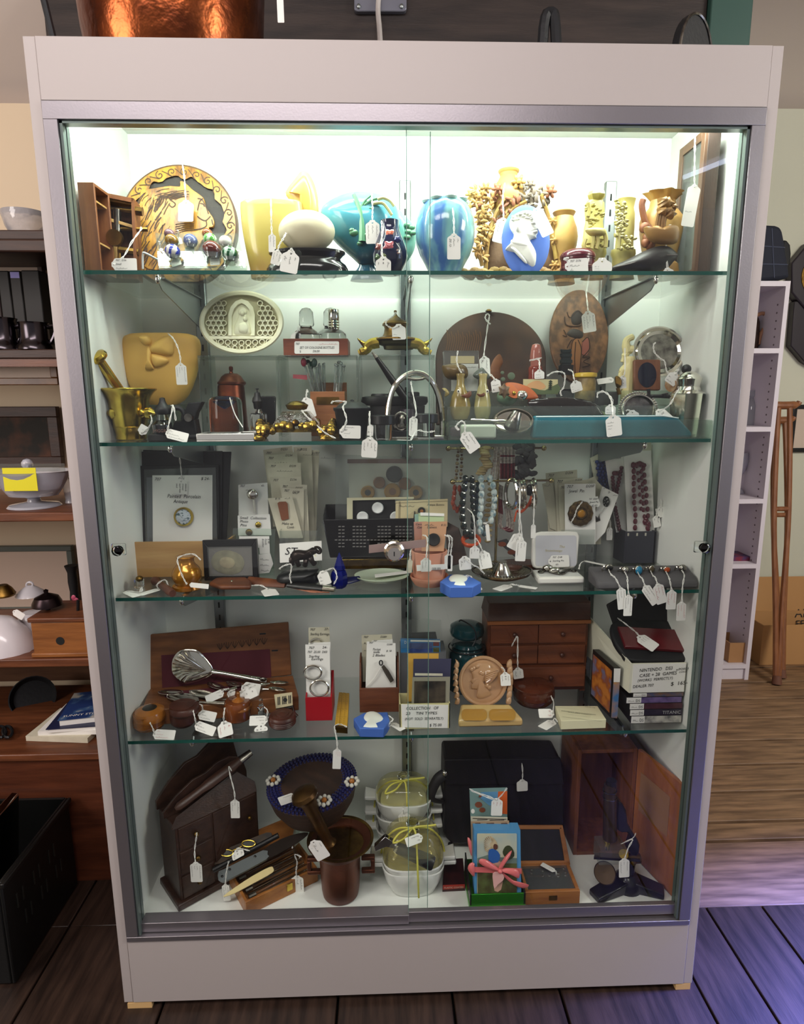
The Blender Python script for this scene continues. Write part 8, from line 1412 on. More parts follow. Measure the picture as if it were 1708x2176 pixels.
zl=S5+.159; t=T('detachable_handle','black detachable casserole handle with chrome clasp tied on the front stack','handle'); a,b=PY(*c(1130,930),yf-.03),PY(*c(1470,1080),yf-.05); d=b-a; t.p('grip',M().tube([a,a+d*.1,b-d*.05,b],[.009,.012,.016,.013],10,flat=.6),BLACK); t.p('clasp',M().prism([PY(*c(x,y),yf-.035) for x,y in((955,935),(1050,848),(1140,905),(1125,950),(1060,935),(965,975))],(0,.012,0)),mat('chrome clasp',(170,170,172),.1,1),bev=.001)
for nm,x,y,w,z0_,z1_ in(('rear',xb,yb,wb*1.02,S5,S5+.18),('front',xf,yf,wf*1.02,S5,S5+.15)): 
    t=T('raffia_tie','yellow raffia ribbon tied round the %s casserole stack'%nm,'ribbon'); cz=z1_+.008; fy=y-w*.86
    t.p('ribbon',M().tube(sp([(x+.01,fy-.002,z0_+.02),(x+.008,fy-.004,z0_+.08),(x+.006,y-w*.45,cz-.012),(x,y-.02,cz)],4),.0022,6).tube(sp([(x-w-.002,y,z0_+.06),(x-w*.9,y,cz-.05),(x-w*.5,y-.01,cz-.01),(x,y-.02,cz),(x+w*.5,y-.01,cz-.01),(x+w*.9,y,cz-.05),(x+w+.002,y,z0_+.06)],4),.0022,6),RAF)
    t.p('bow',M().tube(sp([(x,y-.02,cz),(x-.03,y-.04,cz+.004),(x-.045,y-.05,cz-.012),(x-.02,y-.045,cz-.006),(x,y-.02,cz),(x+.035,y-.03,cz+.012),(x+.05,y-.03,cz+.014)],4),.0022,6),RAF)
tag(c,(1212,650),(1228,800),100,vert(yb-wb*.9),'hanging on the rear casserole stack',('~','~','~~~','~'),[(1205,600,yb-.07),(1215,560,yb-.03)],orient='v'); tag(c,(1360,850),(1230,900),76,lean(yf-.06,zl,yf-.02,zl+.03),'on the front casserole stack behind the black handle',('~~','~'),(),orient='v')
# camera bag
c=E3; t=T('black_case_bag','large black soft case with strap standing at the back of the deck','bag'); y0=.225; BG_=mat('black nylon',(16,16,19),.55,bump=.15,bs=300); q=vert(y0)
t.p('body',slab(M(),q,c,csp([(285,450),(290,205),(310,195),(860,185),(1390,190),(1425,260),(1440,600),(1440,980),(1300,1010),(700,1015),(360,1010),(310,960),(280,900)],1),.085),BG_,bev=.008); t.p('flap',slab(M(),q,c,[(288,200),(1400,188),(1432,430),(1420,440),(300,440)],.008,.007),BG_,bev=.003)
t.p('strap',M().tube(sp([q(c,285,340),q(c,220,390),q(c,165,500),q(c,160,560),q(c,200,590),q(c,270,600)],4),.013,8,flat=.4),BG_); t.p('buckle',M().ball(q.off(.004)(c,293,328),.007,10),SILVER); t.p('foot_strap',M().tube([q(c,345,1000),q(c,340,1050)],.006,8),BG_)
tag(c,(1030,405),(1032,500),105,vert(y0-.012),'half hidden on the flap of the black case',(),[(1035,330),(1025,200,y0-.004)])
t=T('plastic_coated_card_box','red and brown deck box lettered Plastic Coated lying behind the casseroles','card box'); P=[PZ(*c(x,y),S5+.018) for x,y in((270,1395),(485,1385),(465,1140),(290,1150))]; m=M().prism(P,(0,0,-.018)); t.p('box',m,mat('dark red cards',(70,28,28),.3,col2=(50,24,26),ns=40)); q=PL((0,P[0].y-.0006,0),(0,-1,0)); t.p('red_end',slab(M(),q,c,[(275,1398),(482,1390),(482,1425),(275,1440)],.0004),mat('deck red',(180,50,36),.5)); m=M(); hand(m,q,c,285,1428,'PLASTIC COATED',18,185,sh=0); t.p('lettering',m,CARDY)
tag(c,(375,1180),(400,1270),70,lean(.2,S5+.02,.21,S5+.06),'greyish one between the casseroles and the postcard box',(),())
# postcards in green box with pink bow
t=T('green_card_box','shiny green paper box holding a bundle of old postcards','box'); y0=PZ(*c(790,1655),S5).y+.004; GR=mat('metallic green paper',(46,130,30),.2,.5); x0,x1,zt=fb(c,545,1045,1482,y0,1570); t.p('lid_rim',M().bx(x0-.004,x1+.004,y0-.006,y0+.10,S5,S5+.014),mat('bright green paper',(70,160,36),.25,.4),bev=.001)
t.p('front',M().bx(x0,x1,y0,y0+.003,S5+.014,zt),GR,bev=.0008); zb=PY(*c(500,1085),y0+.09).z
for x in(x0-.003,x1): t.p('side',M().prism([(x,y0,S5+.014),(x,y0,zt),(x,y0+.09,zb),(x,y0+.09,S5+.014)],(.003,0,0)),mat('dark green paper',(16,26,16),.3))
t.p('back',M().bx(x0,x1,y0+.09,y0+.093,S5+.014,zb-.02),GR)
def pc(lab,qd,dy,mm): return card('postcard',lab,'postcard',c,qd,lean(y0+dy*.7,S5,y0+dy,S5+.2),(),mm,'postcards in the green box')
t=pc('tall back postcard with blue sky, orange edge and price tag',[(527,475),(888,465),(890,1400),(560,1400)],.082,mat('postcard teal',(120,150,146),.5)); q=lean(y0+.082*.7,S5,y0+.082,S5+.2); t.p('orange_edge',slab(M(),q,c,[(800,505),(888,500),(888,720),(840,715),(795,580)],.0004,.0006),mat('orange print',(214,96,36),.5)); t.p('blue_sky',slab(M(),q,c,[(640,510),(800,505),(795,600),(720,640),(620,560)],.0004,.0008),mat('sky print',(96,150,190),.5)); m=M(); [slab(m,q,c,ell(x,y,r_,r_*.8,10),.0004,.001) for x,y,r_ in((615,630,36),(650,680,30),(630,550,14))]; t.p('boats_print',m,mat('rust print',(130,74,50),.5)); t.p('round_print',slab(M(),q,c,ell(560,692,18,22,14),.0004,.001),PAPER)
t=pc('cream postcard with dark ruled picture edge, behind the bundle',[(540,740),(890,750),(895,1400),(560,1400)],.066,CARDY); m=M(); q=lean(y0+.066*.7,S5,y0+.066,S5+.2); [stroke(m,q,c,l,6,.0008) for l in([(558,760),(880,768)],[(600,775),(700,772)],[(720,778),(860,775)])]; t.p('print',m,CUT)
t=pc('tan postcard with brown sketches, second behind the bundle',[(540,790),(905,782),(930,1400),(560,1400)],.05,mat('tan postcard',(176,146,114),.7)); q=lean(y0+.05*.7,S5,y0+.05,S5+.2); m=M(); [slab(m,q,c,[(x,830),(x+w,822),(x+w-10,802),(x+12,805)],.0004,.0008) for x,w in((570,70),(680,90),(820,75))]; t.p('print',m,mat('brown sketch',(104,76,60),.7))
q=lean(y0+.008,S5+.03,y0+.03,S5+.23); t=T('postcard_bundle','bundle of postcards, the front one showing a seated chief in feathered headdress before a tree','postcard','postcards in the green box'); t.p('bundle',slab(M(),q.off(-.001),c,[(572,868),(1013,872),(1022,1485),(575,1485)],.028),mat('sky blue card',(84,150,200),.5)); t.p('picture',slab(M(),q,c,rrect(600,905,980,1480,10),.0006,.0006),mat('painted sky',(214,206,170),.5,col2=(176,190,184),ns=18))
def pt(nm,pts,col,l=.0014,sm=2,c2=None): t.p(nm,slab(M(),q,c,csp(pts,sm) if sm else pts,.0003,l),mat('print '+nm+str(col[0]),col,.55,col2=c2,ns=40))
pt('grass',[(602,1180),(980,1165),(980,1478),(605,1478)],(92,104,56),.001,0,(70,62,34)); pt('hills',[(605,1140),(700,1110),(800,1130),(980,1140),(980,1190),(605,1190)],(110,130,120),.0012,0); pt('tree',[(845,1080),(870,1030),(910,1020),(945,1060),(955,1120),(900,1160),(860,1120)],(58,68,38)); 
pt('headdress',[(670,1000),(680,950),(735,930),(790,990),(790,1030),(740,1050),(700,1080),(675,1060)],(120,96,70),.0016,2,(220,200,160)); m=M(); [stroke(m,q,c,[(745+math.cos(a_)*25,1010+math.sin(a_)*25),(745+math.cos(a_)*82,1000+math.sin(a_)*72)],7,.0022) for a_ in [2.2+i*.24 for i in range(10)]]; t.p('feathers',m,CARDY); pt('face',[(765,1005),(795,1015),(795,1050),(770,1060),(755,1035)],(96,60,44),.0024); pt('blue_shirt',[(715,1060),(770,1055),(820,1110),(800,1180),(720,1180),(708,1120)],(44,96,170),.002); pt('leggings',[(750,1180),(830,1175),(850,1290),(830,1440),(765,1450),(755,1300)],(206,160,140),.0018)
PK=mat('pink satin ribbon',(224,112,112),.3,coat=.2); t=T('pink_ribbon_bow','pink satin ribbon tied in a bow round the postcard bundle','ribbon'); qr=q.off(.006)
t.p('band',slab(M(),q,c,[(570,1225),(1025,1240),(1025,1290),(570,1275)],.001,.0035),PK)
for nm,l in(('loop',[(820,1258),(760,1200),(680,1150),(625,1150),(620,1185),(680,1225),(760,1255)]),('loop',[(820,1258),(880,1235),(960,1240),(1005,1270),(1000,1330),(950,1310),(880,1280)]),('tail',[(800,1250),(830,1180),(880,1110),(930,1065),(920,1110),(870,1180),(830,1245)]),('tail',[(830,1265),(880,1320),(960,1370),(1095,1395),(1050,1430),(950,1395),(870,1330)]),('loop',[(575,1190),(530,1190),(510,1240),(540,1290),(575,1315)]),('tail',[(510,940),(545,980),(550,1120),(530,1080),(512,1000)])): t.p(nm,puff(M(),qr if nm!='loop' or l[0][0]>600 else q.off(.002),c,csp(l,2),.006,.002,4,.6),PK)
t.p('knot',puff(M(),qr,c,ell(818,1258,26,24,12),.008,.003,3),PK); solo('bow_tag','pale pink heart shaped paper tag below the pink bow','tag',slab(M(),q.off(.008),c,csp([(750,1285),(800,1270),(855,1300),(850,1350),(800,1390),(765,1430),(752,1360)],2),.0006),mat('pale pink card',(232,178,172),.6))
tag(c,(792,585),(785,735),108,lean(y0+.05,S5,y0+.07,S5+.2).off(.004),'hanging on the back postcard of the green box',('~~~','~~~','~~'),[(700,545),(590,510),(530,478),(590,515),(780,575),(885,470)],orient='v',ink=INKR)
# weights box, microscope box, microscope
c=E4; t=T('glass_bead_box','small oak box with glazed lid open, holding silver balls on black','box'); OAK=wood('golden oak',(146,90,46),(176,116,62),'x',9,.4); a,b=PZ(*c(65,1645),S5),PZ(*c(565,1645),S5); y0=a.y; x0,x1=a.x,b.x; zt=PY(*c(300,1515),y0).z; y1=y0+.085
openbox(t,x0,x1,y0,y1,S5,zt,OAK,.008,.001); t.p('black_lining',M().bx(x0+.008,x1-.008,y0+.008,y1-.008,zt-.012,zt-.008),BLACKM); t.p('keyhole',M().bx((x0+x1)/2-.008,(x0+x1)/2+.010,y0-.0005,y0,zt-.022,zt-.010),BRASSO)
q=lean(y1,zt,y1+.05,zt+.085); t.p('lid_panel',slab(M(),q,c,[(-70,935),(398,930),(470,1265),(-40,1265)],.006,-.002),BLACK)
for l in([(-90,912),(400,912),(398,950),(-90,950)],[(372,912),(408,912),(478,1270),(430,1270)],[(-60,1235),(470,1232),(478,1272),(-55,1272)]): t.p('lid_frame',slab(M(),q,c,l,.010,.001),OAK,bev=.001)
t.p('black_tray_glass',M().bx(x0+.008,x1-.008,y0+.008,y1-.008,zt-.003,zt-.002),PLASTIC)
for x,y in((125,1322),(125,1350),(225,1330),(225,1378),(285,1375),(365,1355),(365,1380),(415,1310),(432,1345),(432,1372)): o=PZ(*c(x,y),zt-.006); solo('silver_ball','one of the tiny silver balls on the black lining of the oak box','ball',M().ball(o,.0042,10),SILVER,'silver balls in the oak box')
tag(c,(330,1325),(215,1262),50,flat(zt+.004),'lying over the silver balls of the oak box',('~~~~',),[(345,1330),(350,1360)],orient='v')
t=T('microscope_box','tall open wooden microscope box with hinged door swung out, at back right of the deck','box'); MW=wood('microscope box wood',(100,56,30),(134,80,44),'z',7,.45); y0=.2; x0=PY(*c(515,900),y0).x; x1=PY(*c(1155,700),y0).x; zt=PY(*c(860,225),y0).z; x1=min(x1,.545); th=.009
t.p('side',M().bx(x0,x0+th,y0,.33,S5,zt),MW,bev=.001); t.p('side',M().bx(x1-th,x1,y0,.33,S5,zt),MW,bev=.001); t.p('top',M().bx(x0+th,x1-th,y0,.33,zt-th,zt),MW,bev=.001); t.p('back',M().bx(x0+th,x1-th,.322,.33,S5,zt-th),MW); t.p('bottom',M().bx(x0+th,x1-th,y0,.322,S5,S5+th),MW)
d=t.p('door',M().prism([(x1,y0,S5+.002),(x1,y0,zt),(x1+.044,.045,zt),(x1+.044,.045,S5+.002)],(.009,.001,0)),wood('door amber wood',(140,82,40),(172,106,54),'z',7,.4),bev=.001); qd_=PL((x1,y0,0),V((x1+.044-x1,.045-y0,0)).cross(V((0,0,1)))); P=[V((x1+.044*u-.001,y0+(.045-y0)*u,z)) for u,z in((.1,zt-.05),(.7,zt-.05),(.7,zt-.15),(.1,zt-.15))]; t.p('paper_label',M().add(P,[(0,1,2,3)]),mat('faded label',(150,108,72),.7),d)
t=T('black_microscope','antique black and brass microscope standing before the open wooden box','microscope'); o=PZ(*c(1010,1500),S5); BKE=mat('black enamel',(20,21,24),.3,coat=.3); ym=o.y
H=lambda y:PY(*c(1000,y),ym).z-PY(*c(1000,1500),ym).z+S5
def seg(p0,p1,w0,w1,h0,h1): 
    d=(V(p1)-V(p0)).normalized(); n=V((-d.y,d.x,0)); return M().add([V(p)+n*s*w+V((0,0,z)) for p,w,h_ in((p0,w0,h0),(p1,w1,h1)) for s,z in((-1,0),(1,0),(1,h_),(-1,h_))],[(0,1,2,3),(4,5,6,7),(0,1,5,4),(1,2,6,5),(2,3,7,6),(3,0,4,7)])
f=V((o.x,o.y+.012,S5)); fl,fr_=PZ(*c(690,1585),S5),PZ(*c(1325,1548),S5)
for e in(fl,fr_): t.p('foot',seg(f,e,.020,.017,.030,.014),BKE,bev=.003)
t.p('foot_hub',M().lathe([(.032,0),(.030,.02),(.018,.034),(.014,.036)],f,24),BKE); zc=lambda x,y,d=0:PY(*c(x,y),f.y+d)
a=f+V((0,0,.03)); b=zc(1020,1200); t.p('pillar',M().tube([a,b],.013,14),BKE); t.p('joint',M().tube([b+V((-.02,-.004,0)),b+V((.02,-.004,0))],.011,14).ball(b+V((.0,-.016,.0)),.007,10),BRASSO)
m=slab(M(),vert(f.y-.008),c,csp([(1080,1200),(1110,1100),(1060,1000),(1000,900),(985,780),(915,700),(905,960),(990,980),(1030,1040),(1000,1150)],2),.022); t.p('arm',m,BKE,bev=.003); t.p('stage',M().prism([zc(x,y,d) for x,y,d in((690,1200,-.03),(1110,1225,-.03),(1110,1180,.04),(700,1160,.04))],(0,0,-.006)),BKE); 
OB=mat('smoky brass',(86,70,50),.3,.8); m=M().tube([zc(835,540,-.012),zc(835,600,-.012),zc(835,1030,-.012)],[.0125,.0135,.0155],20); t.p('body_tube',m,OB); m=M(); [m.tube([zc(835,y,-.012),zc(835,y+10,-.012)],.0155,20) for y in(590,650)]; t.p('tube_ring',m,SILVERD); t.p('eyepiece',M().tube([zc(850,505,-.012),zc(850,560,-.012)],.011,18),BLACK); t.p('nosepiece',M().tube([zc(812,1030,-.012),zc(812,1130,-.014)],[.008,.0055],14),BRASS); t.p('glass_slide_cage',M().bx(zc(700,1100).x,zc(930,1100).x,f.y-.03,f.y+.008,zc(800,1180).z,zc(800,1030).z),PLASTIC)
R=Ro(.9,3,'X')@Ro(-.4,3,'Y'); t.p('mirror',M().lathe([(.022,-.003),(.024,0),(.022,.003),(0,.002)],zc(790,1345,-.02),28,R),OB); t.p('mirror_arm',M().tube([zc(860,1330),zc(900,1420),f+V((-.01,0,.03))],.004,8),BKE); t.p('focus_knob',M().tube([zc(960,1175,-.03),zc(960,1175,-.014)],.010,16),BRASS)
tag(c,(965,1228),(965,1385),96,vert(f.y-.05),'hanging on the black microscope',('~','~~','~'),[(1000,1120),(1040,1040),(940,1080,f.y-.03),(1040,1030,f.y-.02),(1070,985,f.y-.01)],orient='v')
ZC[0]=None
# ================================================================ the shop round the showcase: left side
c=FULL; FG=mat('frame gilt wood',(120,80,40),.35,col2=(90,58,30),ns=20); CHW=wood('red brown chest',(66,34,22),(100,54,34),'x',5,.4)
zc_=PY(100,1598,.36).z; XR=-.625
t=T('low_wooden_chest','low red brown wooden chest along the left wall beside the showcase','chest'); t.p('front',M().bx(-1.7,XR,.36,.385,0,zc_-.02),CHW); t.p('top',M().bx(-1.7,XR,.35,.74,zc_-.02,zc_),DWOOD2,bev=.003); t.p('end',M().bx(XR-.02,XR,.385,.74,0,zc_-.02),CHW); t.p('back_boards',M().bx(-1.7,XR-.008,.772,.779,zc_,zc_+.23),wood('rough back boards',(88,58,40),(120,84,58),'x',5,.6))
z4=PY(20,1402,.36).z; z3=PY(20,1090,.36).z; z2=PY(20,742,.42).z; z1=PY(20,488,.42).z
t=T('open_shelf_unit','open dark wooden wall shelves with curios, left of the showcase','shelves')
for z,y in((z4,.36),(z3,.36),(z2,.42),(z1,.42)): t.p('board',M().bx(-1.7,XR-.006,y,.77,z-.022,z),DWOOD2 if z<1.2 else DWOOD,bev=.003)
t.p('end_panel',M().bx(XR-.006,XR,.42,.77,zc_+.001,z1),DWOOD); t.p('cornice',M().bx(-1.7,XR-.006,.41,.43,z1-.05,z1-.022),DWOOD,bev=.004); t.p('lower_rail',M().bx(-1.7,XR-.006,.425,.445,z2-.04,z2-.022),DWOOD2)
z1,z2,z3,z4,zc_=[z+.0006 for z in(z1,z2,z3,z4,zc_)]
def frame(lab,x0,y0,x1,y1,y,w,fm,im,nm='picture_frame'):
    t=T(nm,lab,'picture frame'); a=PY(x0,y0,y);b=PY(x1,y1,y)
    for q in((a.x,b.x,b.z,b.z+w),(a.x,b.x,a.z-w,a.z),(a.x,a.x+w,b.z+w,a.z-w),(b.x-w,b.x,b.z+w,a.z-w)): t.p('frame_bar',M().bx(q[0],q[1],y,y+.02,q[2],q[3]),fm,bev=.002)
    t.p('picture',M().bx(a.x+w,b.x-w,y+.008,y+.016,b.z+w,a.z-w),im); return t
PMAT=mat('pale picture mat',(206,188,172),.7)
frame('pale picture in brown frame behind the dark books on the upper left shelf',-120,545,97,640,.715,.014,DWOOD,PMAT); frame('pale picture in brown and gilt frame under the second left shelf',-120,760,124,818,.5,.018,FG,PMAT); frame('dark oil painting in black frame on the left wall',-130,865,132,992,.745,.03,DWOOD,mat('dark painting',(34,32,28),.8,col2=(90,56,40),ns=14,band=(.45,.75)))
frame('large pale mirror with grey rounded frame on the left wall above the crockery',-160,1164,165,1300,.745,.016,mat('grey green frame',(84,92,86),.4),mat('mirror pale',(196,176,160),.3),'mirror')
# crockery and glass, shelf by shelf
def turned(nm,lab,cat,x,y,prof,z0,mm,group=None,n=28,**k): t=T(nm,lab,cat,group); t.p('body',lpx(c,x,y,prof,n,z0=z0,**k),mm); return t
CUT2=mat('cut crystal bowl',(240,236,238),.04,trans=.6,ior=1.5,bump=1,bs=45)  # crystal partly white, the missing highlights put into its colour
turned('cut_glass_bowl','cut crystal glass bowl on top of the left shelves','bowl',50,.5,[(436,43),(434,46),(440,46),(465,40),(487,30),(488,26)],z1,CUT2)
for i,(x0,x1,y0,nm) in enumerate(((-6,10,588,'first at left, reddish'),(10,32,588,'second from the left, reddish'),(32,56,575,'third from the left'),(56,80,575,'fourth, with a lilac label'),(80,118,574,'rightmost'))):
    a=PY(x0,740,.6).x;b=PY(x1,740,.6).x; t=T('dark_book','dark bound book standing on the second left shelf, '+nm,'book','dark books on the left shelf'); t.p('cover',M().bx(a,b-.001,.56,.70,z2,PY(x0,y0,.56).z),mat('book cloth %d'%(i<2),((26,24,22),(40,26,24))[i<2],.6),bev=.003)
    if i==3: t.p('label',M().bx(a+.003,b-.004,.5592,.56,PY(x0,591,.56).z,PY(x0,578,.56).z),mat('lilac label',(130,124,190),.5))
PEW=mat('dark pewter',(70,66,70),.2,1)
for x,nm,h in((71,'engraved dark pewter tankard on the second left shelf',686),(2,'tall dark pewter tankard at the left picture edge',676)):
    t=turned('pewter_tankard',nm,'tankard',x,.46,[(h,31),(h+6,29),(720,30),(731,34),(736,38),(744,39)],z2,PEW,'pewter tankards'); t.p('handle',M().tube(sp([PY(x+30,695,.46),PY(x+48,694,.46),PY(x+44,715,.46),PY(x+36,730,.46)],4),.005,8),PEW)
GLS=mat('whitened pressed glass',(236,238,250),.04,trans=.55,ior=1.45); yq=.45  # white base under the transmission stands in for bright highlights
t=T('glass_compote','pressed glass oval footed dish with yellow paper note inside, on the left shelf','glass dish'); o=PY(70,1040,yq); k=mpp(o); t.p('bowl',M().lathe([(k*50,0),(k*62,.02),(k*82,.06),(k*84,.062),(k*78,.058),(k*56,.018),(0,.006)],(o.x,yq,z3+.028),36,sy=.7),GLS); t.p('stem',M().lathe([(k*52,0),(k*48,.005),(k*14,.012),(k*12,.020),(k*30,.03)],(o.x,yq,z3),28),GLS); t.p('finial',M().ball(PY(58,986,yq),.014,10),GLS); t.p('rim_panel',M().bx(PY(-40,1000,yq).x,PY(140,1000,yq).x,yq-.004,yq-.002,PY(50,1000,yq).z-.002,PY(50,985,yq).z),PLASTIC)
t.p('yellow_note',M().bx(PY(40,1020,yq).x,PY(108,1020,yq).x,yq-.062,yq-.061,PY(50,1043,yq-.06).z,PY(50,994,yq-.06).z),mat('yellow note',(226,216,30),.6))
turned('glass_cup','small pressed glass cup at the right end of the third left shelf','cup',146,.5,[(1000,18),(1010,16),(1045,12),(1052,14)],z3,GLS)
CHI=mat('white china',(226,220,224),.2,coat=.4); GCH=mat('grey white china',(196,192,196),.25,coat=.4)
t=turned('china_sugar_pot','grey white lidded china pot with looped knob on the left shelf','pot',63,.5,[(1256,20),(1264,28),(1280,32),(1300,24),(1308,22),(1312,26)],z4,GCH); t.p('lid',lpx(c,63,.5,[(1244,6),(1250,16),(1258,26),(1264,30)],24),GCH); t.p('knob',M().tube([PY(63+7*math.cos(a),1243+6*math.sin(a),.5) for a in [2*PI*i/12 for i in range(12)]],.003,6,True),GCH)
t=turned('floral_china_bowl','white china bowl with fluted rim and pink flower, behind the telephone box','bowl',140,.56,[(1255,40),(1252,44),(1262,40),(1280,32),(1295,24)],z4,CHI,mod=lambda a,k:1+.03*math.cos(a*9)); q=vert(.51); m=M(); [puff(m,q,c,ell(x,y,5,6,8),.002,.002,2) for x,y in((156,1270),(162,1276),(155,1281),(163,1284),(159,1277))]; t.p('pink_flower',m,mat('pink print',(206,90,120),.4))
t=turned('glass_jar','glass jar with brass rimmed lid at the left picture edge','jar',5,.46,[(1262,26),(1270,32),(1290,34),(1304,28)],z4,GLS); t.p('brass_lid',lpx(c,5,.46,[(1243,10),(1250,17),(1262,24),(1266,22)],20),BRASSO)
t=T('milk_glass_shade','white milk glass lamp shade with scalloped edge lying on the left shelf','lamp shade'); o=PY(5,1395,.42); k=mpp(o); t.p('shade',M().lathe([(k*74,0),(k*70,.02),(k*55,.05),(k*30,.08),(k*8,.088)],(o.x-.01,.43,z4),40,sy=.8,mod=lambda a,k_:1+(.03*math.cos(a*18) if k_==0 else 0)),CHI,solid=.003)
tag(c,(30,1300),(50,1312),16,vert(.44),'lying in front of the grey white china pot',(),())
t=T('crank_telephone_box','small oak telephone box with dark bell on top and round black hole','telephone box'); a=PY(74,1400,.37).x; b=min(PY(190,1400,.37).x,XR-.01); zt=PY(130,1322,.37).z; OKB=wood('oak phone box',(122,74,38),(158,100,52),'x',8,.4)
t.p('case',M().bx(a,b,.37,.50,z4+.01,zt),OKB,bev=.002); t.p('top_board',M().bx(a-.006,b+.004,.366,.506,zt,zt+.012),DWOOD2,bev=.003); t.p('base_board',M().bx(a-.006,b+.004,.366,.506,z4,z4+.012),OKB,bev=.003); t.p('hole',M().lathe([(.0105,-.001),(.0105,.0008)],(PY(128,1362,.37).x,.37,PY(128,1362,.37).z),20,Ro(PI/2,3,'X')),SLOT); o=PY(103,1305,.43); o.z=zt+.012
t.p('bell',M().lathe([(.036,.012),(.035,.02),(.028,.034),(.012,.042),(.005,.045),(.006,.052),(0,.056)],o,28),mat('dark bell metal',(50,40,42),.3,.9)); t.p('bell_post',M().tube([o,o+V((0,0,.02))],.006,8),IRON); t.p('switch_post',M().tube([V((PY(166,1300,.42).x,.42,zt+.012)),V((PY(166,1277,.42).x,.42,zt+.04))],.004,8),BLACK)
turned('black_oil_lamp','narrow black metal lamp base in front of the left mirror','lamp base',150,.66,[(1190,14),(1196,12),(1205,9),(1225,10),(1245,8),(1256,9),(1300,10)],z4,BLACKM)
# things on the chest
PNT=mat('painted book cover',(40,60,110),.3,col2=(196,190,176),ns=18,band=(.45,.62),col3=(70,100,140))
zs=zc_; 
for i,(x0,x1,y0,y1,h,mm,nm) in enumerate(((50,200,.40,.56,.014,CARDY,'tan stack of papers at the bottom of the pile on the chest'),(58,196,.41,.57,.012,PAPER,'white folded papers in the pile on the chest'),(66,206,.40,.58,.010,mat('navy booklet',(36,40,70),.4),'navy booklet under the painted book'),(70,200,.42,.60,.016,PNT,'blue painted cover book on top of the pile on the chest'))):
    a=PZ(x0,1570,zs).x+.02; w=.17; t=T('book',nm,'book'); t.p('pages',M().box(V((a+w/2,(y0+y1)/2,zs+h/2)),(w,.15,h),Ro(.1*(i-1),3,'Z')),mm if i<2 else PAPER); zs+=h
    if i>1: t.p('cover',M().box(V((a+w/2,(y0+y1)/2,zs+.001)),(w+.006,.156,.002),Ro(.1*(i-1),3,'Z')),mm); zs+=.002
    if i==3: m=M(); text(m,'SUNNY STORIES',V((a+.02,y0+.01,zs)),V((1,.2,0)),V((-.2,1,0)),.010,width=.11,eps=.001); t.p('title',m,PAPER)
t=T('black_skillet','small black iron skillet tilted up against the back boards on the chest','pan'); o=PY(70,1482,.62); R=Ro(1.0,3,'X')@Ro(.4,3,'Y'); t.p('pan',M().lathe([(.05,-.01),(.062,.008),(.059,.008),(.05,-.006),(0,-.006)],o,28,R),IRON); t.p('handle',M().tube([o+V((-.01,-.03,-.04)),PY(16,1545,.5)],.005,8,flat=.5),SILVERD)
t=T('iron_trivet','dark iron scroll trivet on the chest at the left picture edge','trivet'); m=M(); [m.tube([PZ(x+10*math.cos(a),1555+12*math.sin(a),zc_+.012) for a in [2*PI*i/14 for i in range(14)]],.004,6,True) for x in(2,16,-14)]; t.p('scrolls',m,IRON)
# black crate
fr_=PZ(38,2094,0); bk=PZ(167,1874,0); h=PY(122,1689,bk.y).z; CR=mat('black crate',(8,9,9),.4,bump=.1); x1=(fr_.x+bk.x)/2; y0,y1=fr_.y,min(bk.y,.345)
t=T('black_crate','black plastic crate with slotted sides standing on the floor before the chest','crate'); t.p('side',M().bx(x1-.008,x1,y0,y1,.004,h),CR,bev=.003); t.p('side',M().bx(x1-.5,x1-.492,y0,y1,.004,h),CR); t.p('front',M().bx(x1-.492,x1-.008,y0,y0+.008,.004,h*.99),CR,bev=.003); t.p('back',M().bx(x1-.492,x1-.008,y1-.008,y1,.004,h),CR); t.p('bottom',M().bx(x1-.492,x1-.008,y0+.008,y1-.008,0,.01),CR); t.p('rim',M().bx(x1,x1+.008,y0-.006,y1,h-.012,h),CR,bev=.002)
[t.p('slot',M().bx(x1,x1+.001,y0+.04+i*.022,y0+.044+i*.022,.1+.06*j,.135+.06*j),mat('slot shine',(40,42,40),.4)) for i in range(9) for j in range(2) if (i+j)%3]
t=T('silver_tray','shiny metal tray standing in the black crate at the left picture edge','tray'); a=PY(8,1740,.2); t.p('plate',M().box(V((a.x-.02,.2,h*.8)),(.02,.12,.26),Ro(.12,3,'Y')),SILVER,bev=.004)
# ================================================================ right side
yb=1.45; BKW=mat('white bookcase',(222,214,222),.5); x1=PY(1680,597,yb).x; zt=PY(1660,597,yb).z; x0=x1-.36; t=T('narrow_white_bookcase','narrow white bookcase with pegged shelves on the right behind the showcase','bookcase')
for x in(x0,x1-.018): t.p('side',M().bx(x,x+.018,yb,1.74,0,zt),BKW)
t.p('back',M().bx(x0+.018,x1-.018,1.73,1.74,.05,zt-.02),mat('shaded bookcase back',(176,164,178),.7)); zz=[PY(1640,y,yb).z for y in(740,907,1060,1198)]  # shadow inside the bookcase is put into the back's purple grey
for z in [zt]+zz+[.075]: t.p('shelf',M().bx(x0+.018,x1-.018,yb,1.73,z-.02,z),BKW)
m=M(); [m.lathe([(.004,0),(.004,.001)],(x1-.0184,1.49+.0*i,.2+i*.032),8,Ro(-PI/2,3,'Y')) for i in range(46)]; t.p('peg_holes',m,mat('peg hole',(120,108,112),.8)); t.p('plinth',M().bx(x0+.018,x1-.018,yb+.01,yb+.02,0,.055),BKW); zz=[z+.0006 for z in zz]
